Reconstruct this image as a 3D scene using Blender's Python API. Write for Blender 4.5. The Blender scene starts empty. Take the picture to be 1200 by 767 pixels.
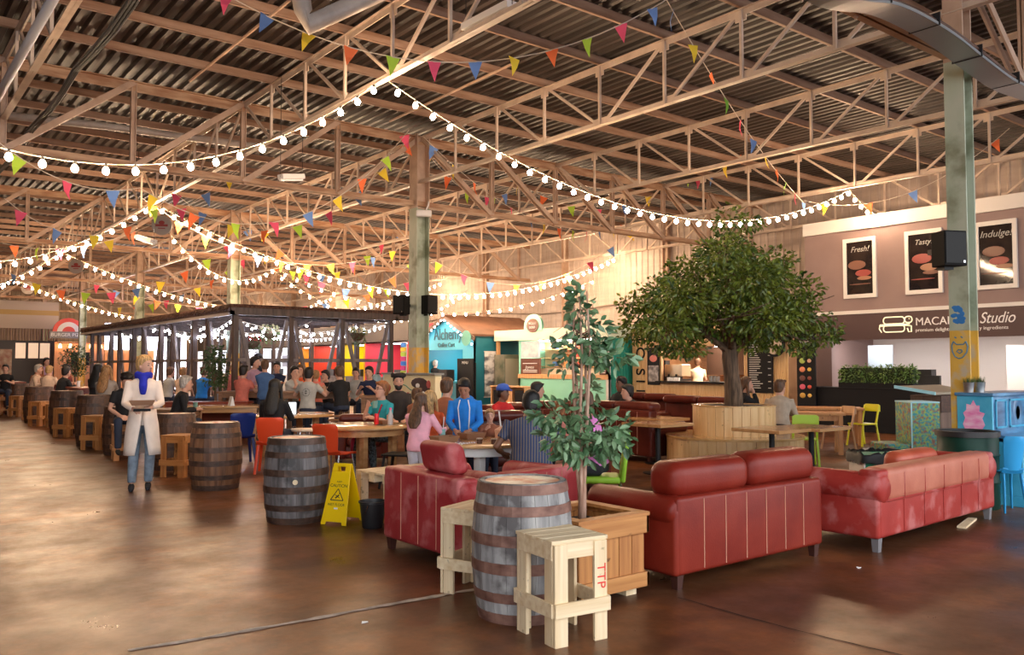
import bpy, math, random
from mathutils import Vector, Matrix
PI = math.pi
C = bpy.context.scene.collection
rnd = random.Random(7)
# ---------------------------------------------------------------- camera frame
CAMZ, FOC, PITCH = 1.6, 990.0, math.atan(44.5 / 990.0)
FW = Vector((0.6157, 0.788, 0)); RT = Vector((0.788, -0.6157, 0))
def G(px, d, z=0.0):
    """point at forward distance d under picture column px"""
    u = (px - 600.0) / FOC * d
    p = RT * u + FW * d
    return Vector((p.x, p.y, z))
def F(px, py, z=0.0):
    """point of the level z seen at a picture point"""
    v = (383.5 - py) / FOC
    dz = v * math.cos(PITCH) + math.sin(PITCH)
    df = math.cos(PITCH) - v * math.sin(PITCH)
    t = (z - CAMZ) / dz
    u = (px - 600.0) / FOC * t
    p = RT * u + FW * (df * t)
    return Vector((p.x, p.y, z))
def pix(p):
    p = Vector(p); q = p - Vector((0, 0, CAMZ))
    u = q.dot(RT); f = q.dot(FW)
    yc = q.z * math.cos(PITCH) - f * math.sin(PITCH); d = f * math.cos(PITCH) + q.z * math.sin(PITCH)
    if d < .1: return (-9999, -9999)
    return (600 + FOC * u / d, 383.5 - FOC * yc / d)
def seen(pts, m=30):
    q = [pix(p) for p in pts]
    q = [a for a in q if a[0] > -9000]
    if not q: return False
    return max(a[0] for a in q) > -m and min(a[0] for a in q) < 1200 + m and max(a[1] for a in q) > -m and min(a[1] for a in q) < 767 + m
# ---------------------------------------------------------------- materials
MT = {}
def mat(name, col=(.5, .5, .5), rough=.55, metal=0, var=0.0, scale=(6, 6, 6), bump=0.0, col2=None, det=4, emit=None, est=0, lo=.35, hi=.65, coat=0, spec=.5, col3=None, s3=3, p3=(.5, .64), bscale=None, alpha=None, trans=0):
    if name in MT: return MT[name]
    m = bpy.data.materials.new(name); m.use_nodes = True; MT[name] = m
    nt = m.node_tree; N = nt.nodes; L = nt.links; b = N['Principled BSDF']
    b.inputs['Base Color'].default_value = (*col, 1); b.inputs['Roughness'].default_value = rough
    b.inputs['Metallic'].default_value = metal; b.inputs['Specular IOR Level'].default_value = spec
    if coat: b.inputs['Coat Weight'].default_value = coat; b.inputs['Coat Roughness'].default_value = .15
    if trans: b.inputs['Transmission Weight'].default_value = trans
    if alpha is not None: b.inputs['Alpha'].default_value = alpha
    if emit: b.inputs['Emission Color'].default_value = (*emit, 1); b.inputs['Emission Strength'].default_value = est
    if var or col2 or bump:
        tc = N.new('ShaderNodeTexCoord'); mp = N.new('ShaderNodeMapping'); mp.inputs['Scale'].default_value = scale
        L.new(tc.outputs['Object'], mp.inputs['Vector'])
        no = N.new('ShaderNodeTexNoise'); no.inputs['Scale'].default_value = 1; no.inputs['Detail'].default_value = det
        L.new(mp.outputs['Vector'], no.inputs['Vector'])
        if var or col2:
            r = N.new('ShaderNodeValToRGB'); r.color_ramp.elements[0].position = lo; r.color_ramp.elements[1].position = hi
            c2 = col2 or tuple(min(1, c * (1 + var)) for c in col); c1 = col if col2 else tuple(c * (1 - var) for c in col)
            r.color_ramp.elements[0].color = (*c1, 1); r.color_ramp.elements[1].color = (*c2, 1)
            L.new(no.outputs['Fac'], r.inputs['Fac']); out = r.outputs['Color']
            if col3:
                n3 = N.new('ShaderNodeTexNoise'); n3.inputs['Scale'].default_value = s3; n3.inputs['Detail'].default_value = 5
                L.new(tc.outputs['Object'], n3.inputs['Vector'])
                r3 = N.new('ShaderNodeValToRGB'); r3.color_ramp.elements[0].position = p3[0]; r3.color_ramp.elements[1].position = p3[1]
                L.new(n3.outputs['Fac'], r3.inputs['Fac'])
                mx = N.new('ShaderNodeMix'); mx.data_type = 'RGBA'; L.new(r3.outputs['Color'], mx.inputs['Factor'])
                L.new(out, mx.inputs['A']); mx.inputs['B'].default_value = (*col3, 1); out = mx.outputs['Result']
            L.new(out, b.inputs['Base Color'])
        if bump:
            bp = N.new('ShaderNodeBump'); bp.inputs['Strength'].default_value = bump; bp.inputs['Distance'].default_value = .01
            src = no
            if bscale:
                src = N.new('ShaderNodeTexNoise'); src.inputs['Scale'].default_value = bscale; L.new(tc.outputs['Object'], src.inputs['Vector'])
            L.new(src.outputs['Fac'], bp.inputs['Height']); L.new(bp.outputs['Normal'], b.inputs['Normal'])
    return m
def wood(name, c1=0, c2=0, rough=.5, axis='Z', sc=30, coat=0, knots=False, bump=.15):
    if name in MT: return MT[name]
    s = {'X': (1.2, sc, sc), 'Y': (sc, 1.2, sc), 'Z': (sc, sc, 1.2)}[axis]
    return mat(name, c1, rough, col2=c2, scale=s, bump=bump, det=6, lo=.3, hi=.7, coat=coat, col3=tuple(c * .5 for c in c1) if knots else None, s3=13, p3=(.66, .74))
# ---------------------------------------------------------------- mesh builder
class MB:
    def __init__(s): s.v = []; s.f = []; s.m = []; s.M = Matrix.Identity(4); s.mi = 0
    def add(s, vs, fs):
        o = len(s.v); s.v += [tuple(s.M @ Vector(p)) for p in vs]
        for f in fs: s.f.append([i + o for i in f]); s.m.append(s.mi)
        return s
    def at(s, loc=(0, 0, 0), rz=0, rx=0, ry=0, sc=1):
        s.M = Matrix.Translation(loc) @ Matrix.Rotation(rz, 4, 'Z') @ Matrix.Rotation(ry, 4, 'Y') @ Matrix.Rotation(rx, 4, 'X') @ Matrix.Scale(sc, 4); return s
    def mt(s, i): s.mi = i; return s
    def box(s, a, b):
        x0, y0, z0 = a; x1, y1, z1 = b
        return s.add([(x0, y0, z0), (x1, y0, z0), (x1, y1, z0), (x0, y1, z0), (x0, y0, z1), (x1, y0, z1), (x1, y1, z1), (x0, y1, z1)],
                     [(0, 3, 2, 1), (4, 5, 6, 7), (0, 1, 5, 4), (1, 2, 6, 5), (2, 3, 7, 6), (3, 0, 4, 7)])
    def cb(s, c, d): return s.box([c[i] - d[i] / 2 for i in range(3)], [c[i] + d[i] / 2 for i in range(3)])
    def bar(s, p, q, w, h=None, up=(0, 0, 1)):
        p = Vector(p); q = Vector(q); h = h or w; d = (q - p).normalized(); up = Vector(up)
        if abs(d.dot(up)) > .99: up = Vector((1, 0, 0))
        x = d.cross(up).normalized() * w / 2; y = d.cross(x).normalized() * h / 2
        vs = [p - x - y, p + x - y, p + x + y, p - x + y, q - x - y, q + x - y, q + x + y, q - x + y]
        return s.add(vs, [(0, 1, 2, 3), (7, 6, 5, 4), (0, 4, 5, 1), (1, 5, 6, 2), (2, 6, 7, 3), (3, 7, 4, 0)])
    def tube(s, pts, r, n=8, caps=True, rr=None):
        """round tube along points; r number or list; rr list of (rx,ry) with fixed frame"""
        P = [Vector(p) for p in pts]; k = len(P); rs = r if isinstance(r, (list, tuple)) else [r] * k
        vs = []; prev = None
        for i, p in enumerate(P):
            d = (P[min(i + 1, k - 1)] - P[max(i - 1, 0)]); d = d.normalized() if d.length > 1e-9 else Vector((0, 0, 1))
            if prev is None:
                a = Vector((0, 0, 1)) if abs(d.z) < .9 else Vector((1, 0, 0)); x = d.cross(a).normalized()
            else: x = (prev - d * prev.dot(d)).normalized()
            prev = x; y = d.cross(x)
            for j in range(n):
                t = 2 * PI * j / n; vs.append(p + (x * math.cos(t) + y * math.sin(t)) * rs[i])
        fs = [(i * n + j, i * n + (j + 1) % n, (i + 1) * n + (j + 1) % n, (i + 1) * n + j) for i in range(k - 1) for j in range(n)]
        if caps: fs += [tuple(range(n))[::-1], tuple((k - 1) * n + j for j in range(n))]
        return s.add(vs, fs)
    def cyl(s, p, q, r, n=16, r2=None): return s.tube([p, q], [r, r if r2 is None else r2], n)
    def lathe(s, prof, n=24, c=(0, 0), sy=1.0):
        vs = []; k = len(prof)
        for r, z in prof:
            for j in range(n):
                t = 2 * PI * j / n; vs.append((c[0] + r * math.cos(t), c[1] + sy * r * math.sin(t), z))
        fs = [(i * n + j, i * n + (j + 1) % n, (i + 1) * n + (j + 1) % n, (i + 1) * n + j) for i in range(k - 1) for j in range(n)]
        fs += [tuple(range(n))[::-1], tuple((k - 1) * n + j for j in range(n))]
        return s.add(vs, fs)
    def prism(s, poly, a, b, axis='Y'):
        """2-D outline extruded from a to b along an axis; outline coords are the other two axes in order"""
        def w(p, t): return {'X': (t, p[0], p[1]), 'Y': (p[0], t, p[1]), 'Z': (p[0], p[1], t)}[axis]
        n = len(poly); vs = [w(p, a) for p in poly] + [w(p, b) for p in poly]
        return s.add(vs, [tuple(range(n))[::-1], tuple(range(n, 2 * n))] + [(i, (i + 1) % n, n + (i + 1) % n, n + i) for i in range(n)])
    def ball(s, c, r, n=10, m=7):
        r = r if isinstance(r, (tuple, list)) else (r, r, r); vs = []
        for i in range(m + 1):
            ph = PI * (i + .0) / m
            for j in range(n):
                t = 2 * PI * j / n; vs.append((c[0] + r[0] * math.sin(ph) * math.cos(t), c[1] + r[1] * math.sin(ph) * math.sin(t), c[2] - r[2] * math.cos(ph)))
        return s.add(vs, [(i * n + j, i * n + (j + 1) % n, (i + 1) * n + (j + 1) % n, (i + 1) * n + j) for i in range(m) for j in range(n)])
    def rbox(s, a, b, r=.04, k=3, pw=None):
        """box with rounded edges (superellipsoid-like shell from a subdivided cube)"""
        c = [(a[i] + b[i]) / 2 for i in range(3)]; h = [(b[i] - a[i]) / 2 for i in range(3)]; r = min(r, *[x * .98 for x in h])
        def cs(hh):
            o = [-hh]; o += [-hh + r * (1 - math.cos(PI / 2 * i / k)) if 0 else -hh + r * i / k for i in range(1, k + 1)]
            return o + [-x for x in o[::-1]]
        g = [cs(x) for x in h]; n = 2 * (k + 1); idx = {}; vs = []; fs = []
        def V(i, j, l):
            if (i, j, l) in idx: return idx[(i, j, l)]
            p = Vector((g[0][i], g[1][j], g[2][l]))
            q = Vector([max(-h[t] + r, min(h[t] - r, p[t])) for t in range(3)]); d = p - q
            if d.length > 1e-9: p = q + d.normalized() * r
            vs.append((c[0] + p.x, c[1] + p.y, c[2] + p.z)); idx[(i, j, l)] = len(vs) - 1; return len(vs) - 1
        for i in range(n - 1):
            for j in range(n - 1):
                fs += [(V(i, j, 0), V(i, j + 1, 0), V(i + 1, j + 1, 0), V(i + 1, j, 0)), (V(i, j, n - 1), V(i + 1, j, n - 1), V(i + 1, j + 1, n - 1), V(i, j + 1, n - 1)),
                       (V(i, 0, j), V(i + 1, 0, j), V(i + 1, 0, j + 1), V(i, 0, j + 1)), (V(i, n - 1, j), V(i, n - 1, j + 1), V(i + 1, n - 1, j + 1), V(i + 1, n - 1, j)),
                       (V(0, i, j), V(0, i, j + 1), V(0, i + 1, j + 1), V(0, i + 1, j)), (V(n - 1, i, j), V(n - 1, i + 1, j), V(n - 1, i + 1, j + 1), V(n - 1, i, j + 1))]
        return s.add(vs, fs)
    def build(s, name, mats, parent=None, smooth=False, bevel=0, kind=None, label=None):
        me = bpy.data.meshes.new(name); me.from_pydata(s.v, [], s.f)
        mats = mats if isinstance(mats, (list, tuple)) else [mats]
        for m in mats: me.materials.append(m)
        if len(mats) > 1: me.polygons.foreach_set('material_index', s.m)
        if smooth: me.polygons.foreach_set('use_smooth', [True] * len(me.polygons))
        me.validate(); me.update()
        o = bpy.data.objects.new(name, me); C.objects.link(o)
        if parent: o.parent = parent
        if bevel:
            b = o.modifiers.new('Bevel', 'BEVEL'); b.width = bevel; b.segments = 2; b.limit_method = 'ANGLE'
        if smooth == 'auto':
            me.polygons.foreach_set('use_smooth', [True] * len(me.polygons))
            me.update()
            try: me.set_sharp_from_angle(angle=math.radians(40))
            except Exception: pass
        if kind: o['kind'] = kind
        if label: o['label'] = label
        return o
def thing(name, label, cat, loc=(0, 0, 0), rz=0, group=None):
    o = bpy.data.objects.new(name, None); C.objects.link(o); o.empty_display_size = .1
    o.location = loc; o.rotation_euler = (0, 0, rz); tag(o, label, cat, group); return o
def tag(o, label, cat, group=None):
    o['label'] = label; o['category'] = cat
    if group: o['group'] = group
    return o
def struct(o): o['kind'] = 'structure'; return o
def dup(root, loc=None, rz=None, label=None, group=None):
    def cp(o, par):
        c = o.copy(); C.objects.link(c); c.parent = par
        for ch in [x for x in KIDS.get(o.name, [])]: cp(ch, c)
        return c
    KIDS.clear()
    for x in C.objects:
        if x.parent: KIDS.setdefault(x.parent.name, []).append(x)
    r = cp(root, None)
    if loc is not None: r.location = loc
    if rz is not None: r.rotation_euler = (0, 0, rz)
    if label: r['label'] = label
    if group: r['group'] = group
    return r
KIDS = {}
def swap(root, part, m):
    """give the named parts of a copied thing another material, on their own mesh data"""
    for x in C.objects:
        if x.parent == root and x.name.split('.')[0] == part:
            x.data = x.data.copy(); x.data.materials.clear(); x.data.materials.append(m)
def text(s, size, loc, rot, m, parent=None, name='lettering', ext=.004, align='CENTER', sx=1, font=None, shear=0, bold=0):
    cu = bpy.data.curves.new(name, 'FONT'); cu.body = s; cu.size = size; cu.extrude = ext; cu.align_x = align; cu.align_y = 'CENTER'; cu.shear = shear; cu.offset = bold
    o = bpy.data.objects.new(name, cu); C.objects.link(o); bpy.context.view_layer.update()
    dg = bpy.context.evaluated_depsgraph_get(); me = bpy.data.meshes.new_from_object(o.evaluated_get(dg)); C.objects.unlink(o); bpy.data.objects.remove(o)
    me.transform(Matrix.Diagonal((sx, 1, 1, 1))); me.materials.clear(); me.materials.append(m)
    q = bpy.data.objects.new(name, me); C.objects.link(q); q.location = loc; q.rotation_euler = rot
    if parent: q.parent = parent
    return q
# ================================================================ camera, world, exposure
cam = bpy.data.cameras.new('camera'); cam.sensor_width = 36; cam.lens = FOC / 1200 * 36; cam.clip_end = 300
co = bpy.data.objects.new('camera', cam); C.objects.link(co); co.location = (0, 0, CAMZ)
co.rotation_euler = (PI / 2 + PITCH, 0, -math.atan2(FW.x, FW.y)); sc = bpy.context.scene; sc.camera = co
sc.view_settings.view_transform = 'Standard'; sc.view_settings.look = 'None'; sc.view_settings.gamma = 1; sc.view_settings.use_curve_mapping = False
sc.view_settings.exposure = 0.9
try:
    sc.cycles.use_denoising = True; sc.cycles.max_bounces = 6; sc.cycles.diffuse_bounces = 3; sc.cycles.glossy_bounces = 3; sc.cycles.transmission_bounces = 4
    sc.cycles.sample_clamp_indirect = 4; sc.cycles.caustics_reflective = False; sc.cycles.caustics_refractive = False
except Exception: pass
w = bpy.data.worlds.new('sky'); sc.world = w; w.use_nodes = True
w.node_tree.nodes['Background'].inputs['Color'].default_value = (.93, .96, 1, 1); w.node_tree.nodes['Background'].inputs['Strength'].default_value = 1.9
# ================================================================ floor
def floor_mat():
    m = bpy.data.materials.new('polished_brown_concrete'); m.use_nodes = True; nt = m.node_tree; N = nt.nodes; L = nt.links; b = N['Principled BSDF']
    tc = N.new('ShaderNodeTexCoord')
    def noise(s, d, rgh=.55):
        n = N.new('ShaderNodeTexNoise'); n.inputs['Scale'].default_value = s; n.inputs['Detail'].default_value = d; n.inputs['Roughness'].default_value = rgh
        L.new(tc.outputs['Object'], n.inputs['Vector']); return n
    b.inputs['Specular Tint'].default_value = (1, .74, .52, 1); a = noise(.55, 9, .72); r = N.new('ShaderNodeValToRGB'); e = r.color_ramp.elements
    e[0].position = .33; e[0].color = (.03, .014, .009, 1); e[1].position = .68; e[1].color = (.34, .115, .036, 1)
    x = e.new(.5); x.color = (.105, .037, .015, 1)
    L.new(a.outputs['Fac'], r.inputs['Fac'])
    c = noise(5, 8, .7); r2 = N.new('ShaderNodeValToRGB'); r2.color_ramp.elements[0].position = .4; r2.color_ramp.elements[1].position = .9
    L.new(c.outputs['Fac'], r2.inputs['Fac'])
    mx = N.new('ShaderNodeMix'); mx.data_type = 'RGBA'; L.new(r2.outputs['Color'], mx.inputs['Factor']); L.new(r.outputs['Color'], mx.inputs['A']); mx.inputs['B'].default_value = (.14, .06, .03, 1)
    # pale worn specks
    s = noise(38, 3); r3 = N.new('ShaderNodeValToRGB'); r3.color_ramp.elements[0].position = .79; r3.color_ramp.elements[1].position = .81; L.new(s.outputs['Fac'], r3.inputs['Fac'])
    m2 = N.new('ShaderNodeMix'); m2.data_type = 'RGBA'; L.new(r3.outputs['Color'], m2.inputs['Factor']); L.new(mx.outputs['Result'], m2.inputs['A']); m2.inputs['B'].default_value = (.3, .22, .17, 1)
    L.new(m2.outputs['Result'], b.inputs['Base Color'])
    g = noise(1.3, 7, .7); mr = N.new('ShaderNodeMapRange'); mr.inputs['From Min'].default_value = .3; mr.inputs['From Max'].default_value = .7; mr.inputs['To Min'].default_value = .25; mr.inputs['To Max'].default_value = .5
    L.new(g.outputs['Fac'], mr.inputs['Value']); L.new(mr.outputs['Result'], b.inputs['Roughness'])
    bp = N.new('ShaderNodeBump'); bp.inputs['Strength'].default_value = .05; bp.inputs['Distance'].default_value = .005; L.new(c.outputs['Fac'], bp.inputs['Height']); L.new(bp.outputs['Normal'], b.inputs['Normal'])
    return m
mb = MB(); mb.box((-30, -14, -.2), (34, 76, 0)); struct(mb.build('floor', floor_mat()))
# repaired joints in the slab: a pale filled crack and thin dark saw cuts
def crack(pts, wd, m, nm, lab):
    mb = MB(); P = []
    for i in range(len(pts) - 1):
        a = Vector(pts[i]); b = Vector(pts[i + 1]); n = max(2, int((b - a).length / .08))
        for j in range(n): P.append(a.lerp(b, j / n))
    P.append(Vector(pts[-1])); vs = []
    for i, p in enumerate(P):
        d = (P[min(i + 1, len(P) - 1)] - P[max(i - 1, 0)]).normalized(); nn = Vector((-d.y, d.x, 0)); o = nn * rnd.uniform(-.006, .006); ww = wd * rnd.uniform(.5, 1.3)
        vs += [p + o - nn * ww, p + o + nn * ww]
    mb.add([(v.x, v.y, .0035) for v in vs] + [(v.x, v.y, -.01) for v in vs], [(2 * i, 2 * i + 2, 2 * i + 3, 2 * i + 1) for i in range(len(P) - 1)])
    return struct(mb.build(nm, m))
pale = mat('pale_joint_filler', (.5, .42, .36), .9, var=.3, scale=(9, 9, 9)); dark = mat('dark_saw_cut', (.035, .022, .016), .7)
crack([F(150, 762), F(330, 732), F(440, 711), F(560, 690)], .03, pale, 'floor_joint', '')
crack([F(795, 700), F(850, 716), F(920, 735), F(1070, 771)], .006, dark, 'floor_joint', '')
crack([F(1000, 640), F(1110, 641)], .004, dark, 'floor_joint', '')
# ================================================================ roof sheet
ROOFZ = 7.16; XW = 24.0; YF = 72.0; Y0 = -3.0
def roof():
    mb = MB(); vs = []; fs = []; x = -18.0; i = 0
    while x < XW:
        for dx, dz in ((0, 0), (.08, 0), (.11, .07), (.19, .07)): vs += [(x + dx, Y0, ROOFZ + dz), (x + dx, YF, ROOFZ + dz)]
        x += .22
    fs = [(2 * k, 2 * k + 1, 2 * k + 3, 2 * k + 2) for k in range(len(vs) // 2 - 1)]
    n = len(vs); vs += [(a, b, c + .05) for a, b, c in vs[:]]
    fs += [(2 * k + n, 2 * k + 2 + n, 2 * k + 3 + n, 2 * k + 1 + n) for k in range(n // 2 - 1)]
    mb.add(vs, fs)
    m = mat('corrugated_roof_sheet', (.02, .014, .012), .5, col2=(.085, .062, .054), scale=(9, .35, 9), det=4, lo=.35, hi=.7)
    return struct(mb.build('ceiling', m))
roof()
# ================================================================ walls
wallm = mat('cream_wall_cladding', (.42, .335, .28), .6, var=.1, scale=(2, .6, 5)); rust = mat('rusty_steel', (.32, .16, .085), .65, col2=(.5, .32, .2), scale=(1.5, 1.5, 8), lo=.4, hi=.6)
trm0 = mat('pale_cream_truss_paint', (.5, .38, .3), .45, col2=(.68, .55, .44), scale=(3, 3, 3), lo=.3, hi=.7); steel = mat('cream_painted_steel', (.38, .25, .175), .5, col2=(.55, .38, .28), scale=(3, 3, 3), lo=.3, hi=.7)
def clad(name, p, q, z0, z1, m, th=.12, rib=.3, nrm=1):
    """ribbed cladding between two ground points"""
    p = Vector((p[0], p[1], 0)); q = Vector((q[0], q[1], 0)); d = (q - p); L_ = d.length; d.normalize(); n = Vector((-d.y, d.x, 0)) * nrm; mb = MB(); vs = []; x = 0
    while x < L_:
        for a, o in ((0, 0), (.04, .025), (.08, .025), (.12, 0)):
            if x + a > L_: break
            b = p + d * (x + a) + n * o; vs += [(b.x, b.y, z0), (b.x, b.y, z1)]
        x += rib
    b = p + d * L_; vs += [(b.x, b.y, z0), (b.x, b.y, z1)]
    b = p - n * th; c = q - n * th; k = len(vs) // 2
    vs += [(c.x, c.y, z0), (c.x, c.y, z1), (b.x, b.y, z0), (b.x, b.y, z1)]; k = len(vs) // 2
    mb.add(vs, [(2 * i, 2 * ((i + 1) % k), 2 * ((i + 1) % k) + 1, 2 * i + 1) for i in range(k)])
    return struct(mb.build(name, m))
clad('wall_right', (XW, Y0), (XW, YF), 0, ROOFZ + .06, wallm, nrm=1)
clad('wall_far', (XW, YF), (-20, YF), 0, ROOFZ + .06, mat('tan_wall_cladding', (.42, .3, .2), .6, var=.15, scale=(.8, 3, 3)), nrm=1)
clad('wall_left', (-18, YF), (-18, Y0), 0, ROOFZ + .06, wallm, nrm=1)
# pipes clipped to the right wall
for z, nm in ((3.9, 'conduit'),):
    mb = MB(); P = [(XW - .12, 20 + i * 2.2, z + .12 * math.sin(i * 1.3) + .05 * i / 3) for i in range(12)]; mb.tube(P, .035, 6)
    tag(mb.build('wall_conduit', mat('grey_conduit', (.2, .15, .12), .5)), 'thin dark service pipe running along the cream right-hand wall', 'pipe')
wi = 0
for a in (21.2, 26.9, 32.6, 43.2, 49.0, 55.0, 61.0):
    mb = MB(); h = .13
    for y0, y1, x0, x1 in ((-h, -h + .02, -.2, 0), (h - .02, h, -.2, 0), (-h, h, -.11, -.09)): mb.box((XW + x0, a + y0, 0), (XW + x1, a + y1, 7.1))
    wi += 1
    struct(mb.build('trim_%d' % wi, steel))
# ================================================================ columns
CY = [4.7, 17.0, 29.3, 41.6, 53.9, 66.2]; CX = 10.5; PAN = 2.13
cg = mat('green_column_paint', (.33, .4, .28), .6, col2=(.5, .52, .42), scale=(2, 2, 1.2), lo=.3, hi=.7, col3=(.2, .22, .14), s3=2)
cyel = mat('ochre_column_paint', (.62, .36, .05), .5, col2=(.75, .46, .08), scale=(3, 3, 2), col3=(.5, .42, .3), s3=5)
def column(i, y, lab):
    q_ = G(1130, 10.2) if i == 0 else Vector((CX, y, 0)); t = thing('steel_column', lab, 'column', tuple(q_)); w = .118 if i == 0 else .175; th = .022
    def seg(z0, z1, m, nm):
        mb = MB(); mb.box((-w, -w, z0), (-w + th, w, z1)); mb.box((w - th, -w, z0), (w, w, z1)); mb.box((-w + th, -.012, z0), (w - th, .012, z1)); return mb.build(nm, m, t, bevel=.003)
    split = 2.02
    seg(0, split, cyel, 'painted_base'); seg(split, 5.3, cg, 'column_shaft'); seg(5.3, 7.05, steel, 'column_head')
    mb = MB(); mb.box((-w - .07, -w - .07, 0), (w + .07, w + .07, .03)); mb.build('base_plate', rust, t); return t
cl = ['tall steel column beside the blue painted piano, green above and ochre below', 'green and ochre steel column standing beside the blue gabled coffee kiosk', 'steel column rising behind the near corner of the dark timber pergola', 'steel column rising behind the middle of the timber pergola', 'distant steel column near the far end of the timber pergola', 'most distant steel column under the far end of the roof']
cols = [column(i, y, cl[i]) for i, y in enumerate(CY)]
# ================================================================ main girders (along X) and light trusses (along Y)
ZT, ZB, ZL = 7.0, 5.36, 5.9
bays = ['nearest the camera', 'second from the camera', 'third from the camera', 'fourth from the camera', 'fifth from the camera', 'farthest from the camera']
N1 = list(range(-10, 7))
def girder(i, y):
    t = thing('roof_girder', 'deep rusty girder crossing the hall over the column row ' + bays[i], 'girder', (CX, y, 0))
    x0, x1 = -10 * PAN, 13.4
    for nm, z, m, h in (('top_chord', ZT, rust, .17), ('bottom_chord', ZB, rust, .12)):
        mb = MB(); mb.box((x0, -.1, z - .01), (x1, -.015, z + .01)); mb.box((x0, .015, z - .01), (x1, .1, z + .01)); mb.box((x0, -.03, z - (h if z > 6 else 0)), (x1, -.015, z + (0 if z > 6 else h))); mb.box((x0, .015, z - (h if z > 6 else 0)), (x1, .03, z + (0 if z > 6 else h)))
        mb.build(nm, m, t)
    for k in N1:
        x = k * PAN
        if k == 0 or not seen([(CX + x, y, ZT), (CX + x, y, ZB)]): continue
        mb = MB(); mb.box((x - .05, -.05, ZB), (x - .035, .05, ZT)); mb.box((x + .035, -.05, ZB), (x + .05, .05, ZT)); mb.box((x - .05, -.008, ZB), (x + .05, .008, ZT)); mb.build('vertical', steel, t)
    for k in N1[:-1]:
        xa, xb = k * PAN, (k + 1) * PAN
        if not seen([(CX + xa, y, ZT), (CX + xb, y, ZB)]): continue
        p, q = ((xa, 0, ZB), (xb, 0, ZT)) if k < 0 else ((xa, 0, ZT), (xb, 0, ZB))
        if k in (-6, -8, -10): continue
        mb = MB()
        for o in (-.055, .055): mb.bar((p[0], o, p[2]), (q[0], o, q[2]), .03, .11)
        mb.build('diagonal', steel, t)
for i, y in enumerate(CY): girder(i, y)
def make_truss():
    t = thing('roof_truss', 'x', 'truss', (0, 0, 0)); S = 12.3; n = 8; p = S / n
    mb = MB(); mb.box((-.055, 0, ZT - .012), (.055, S, ZT)); mb.box((-.008, 0, ZT - .1), (.008, S, ZT)); mb.build('top_chord', trm0, t)
    mb = MB(); mb.box((-.055, 0, ZL), (.055, S, ZL + .012)); mb.box((-.008, 0, ZL), (.008, S, ZL + .09)); mb.build('bottom_chord', trm0, t)
    for k in range(1, n):
        mb = MB(); mb.bar((-.02, k * p, ZL + .02), (-.02, k * p, ZT - .02), .045, .045); mb.cb((0, k * p + .02, ZT - .1), (.02, .2, .17)); mb.build('vertical', trm0, t)
    for k in range(n):
        a, b = ((k * p, ZT - .06), ((k + 1) * p, ZL + .06)) if k < n / 2 else (((k + 1) * p, ZT - .06), (k * p, ZL + .06))
        s = .1 if k < n / 2 else -.1
        mb = MB(); mb.bar((.015, a[0] + s, a[1]), (.015, b[0] - s, b[1]), .04, .05); mb.cb((.012, b[0] - s * .9, b[1] + .01), (.02, .2, .15)); mb.build('diagonal', trm0, t)
    return t
tr0 = make_truss(); first = True; lows = ['', 'first', 'second', 'third', 'fourth', 'fifth', 'sixth', 'seventh', 'eighth', 'ninth']
for i in range(-1, 6):
    ya = CY[0] + 12.3 * i
    for j, k in enumerate((6, 4, 2, 0, -2, -4, -6, -8, -10)):
        x = CX + k * PAN
        if i == 5: continue
        if i == -1 and k > -3: pass
        if not seen([(x, ya + 12.3 * f / 6, z) for f in range(7) for z in (ZL, ZT)], 5): continue
        bay = 'before the first column row' if i == -1 else 'bay ' + bays[i]
        lab = 'cream lattice roof truss, %s from the right wall, %s' % (lows[j + 1], bay)
        if first: tr0.location = (x, ya, 0); tr0['label'] = lab; tr0['group'] = 'light lattice trusses'; first = False
        else: dup(tr0, (x, ya, 0), 0, lab, 'light lattice trusses')
# purlins
pu = None; k = 0; nn = 0
y = CY[0] - 3 * 12.3 / 8
while y < YF - 1:
    if (round((y - CY[0]) / (12.3 / 8)) % 8) != 0:
        nn += 1; lab = 'cream steel roof purlin crossing under the corrugated sheet, number %d counted from the camera' % nn
        lab = 'cream steel purlin running crosswise under the corrugated roof sheet'
        if pu is None:
            mb = MB(); mb.box((-17.9, -.03, ZT + .01), (XW, .03, ZT + .022)); mb.box((-17.9, -.03, ZT + .01), (XW, -.02, ROOFZ - .002)); mb.box((-17.9, -.03, ROOFZ - .012), (XW, .03, ROOFZ - .002))
            pu = tag(mb.build('roof_purlin', mat('tan_rusty_purlin', (.26, .14, .085), .6, col2=(.42, .27, .19), scale=(1, 8, 8), lo=.35, hi=.65)), lab, 'purlin', 'roof purlins'); pu.location = (0, y, 0)
        else: dup(pu, (0, y, 0))
    y += 12.3 / 8
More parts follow.
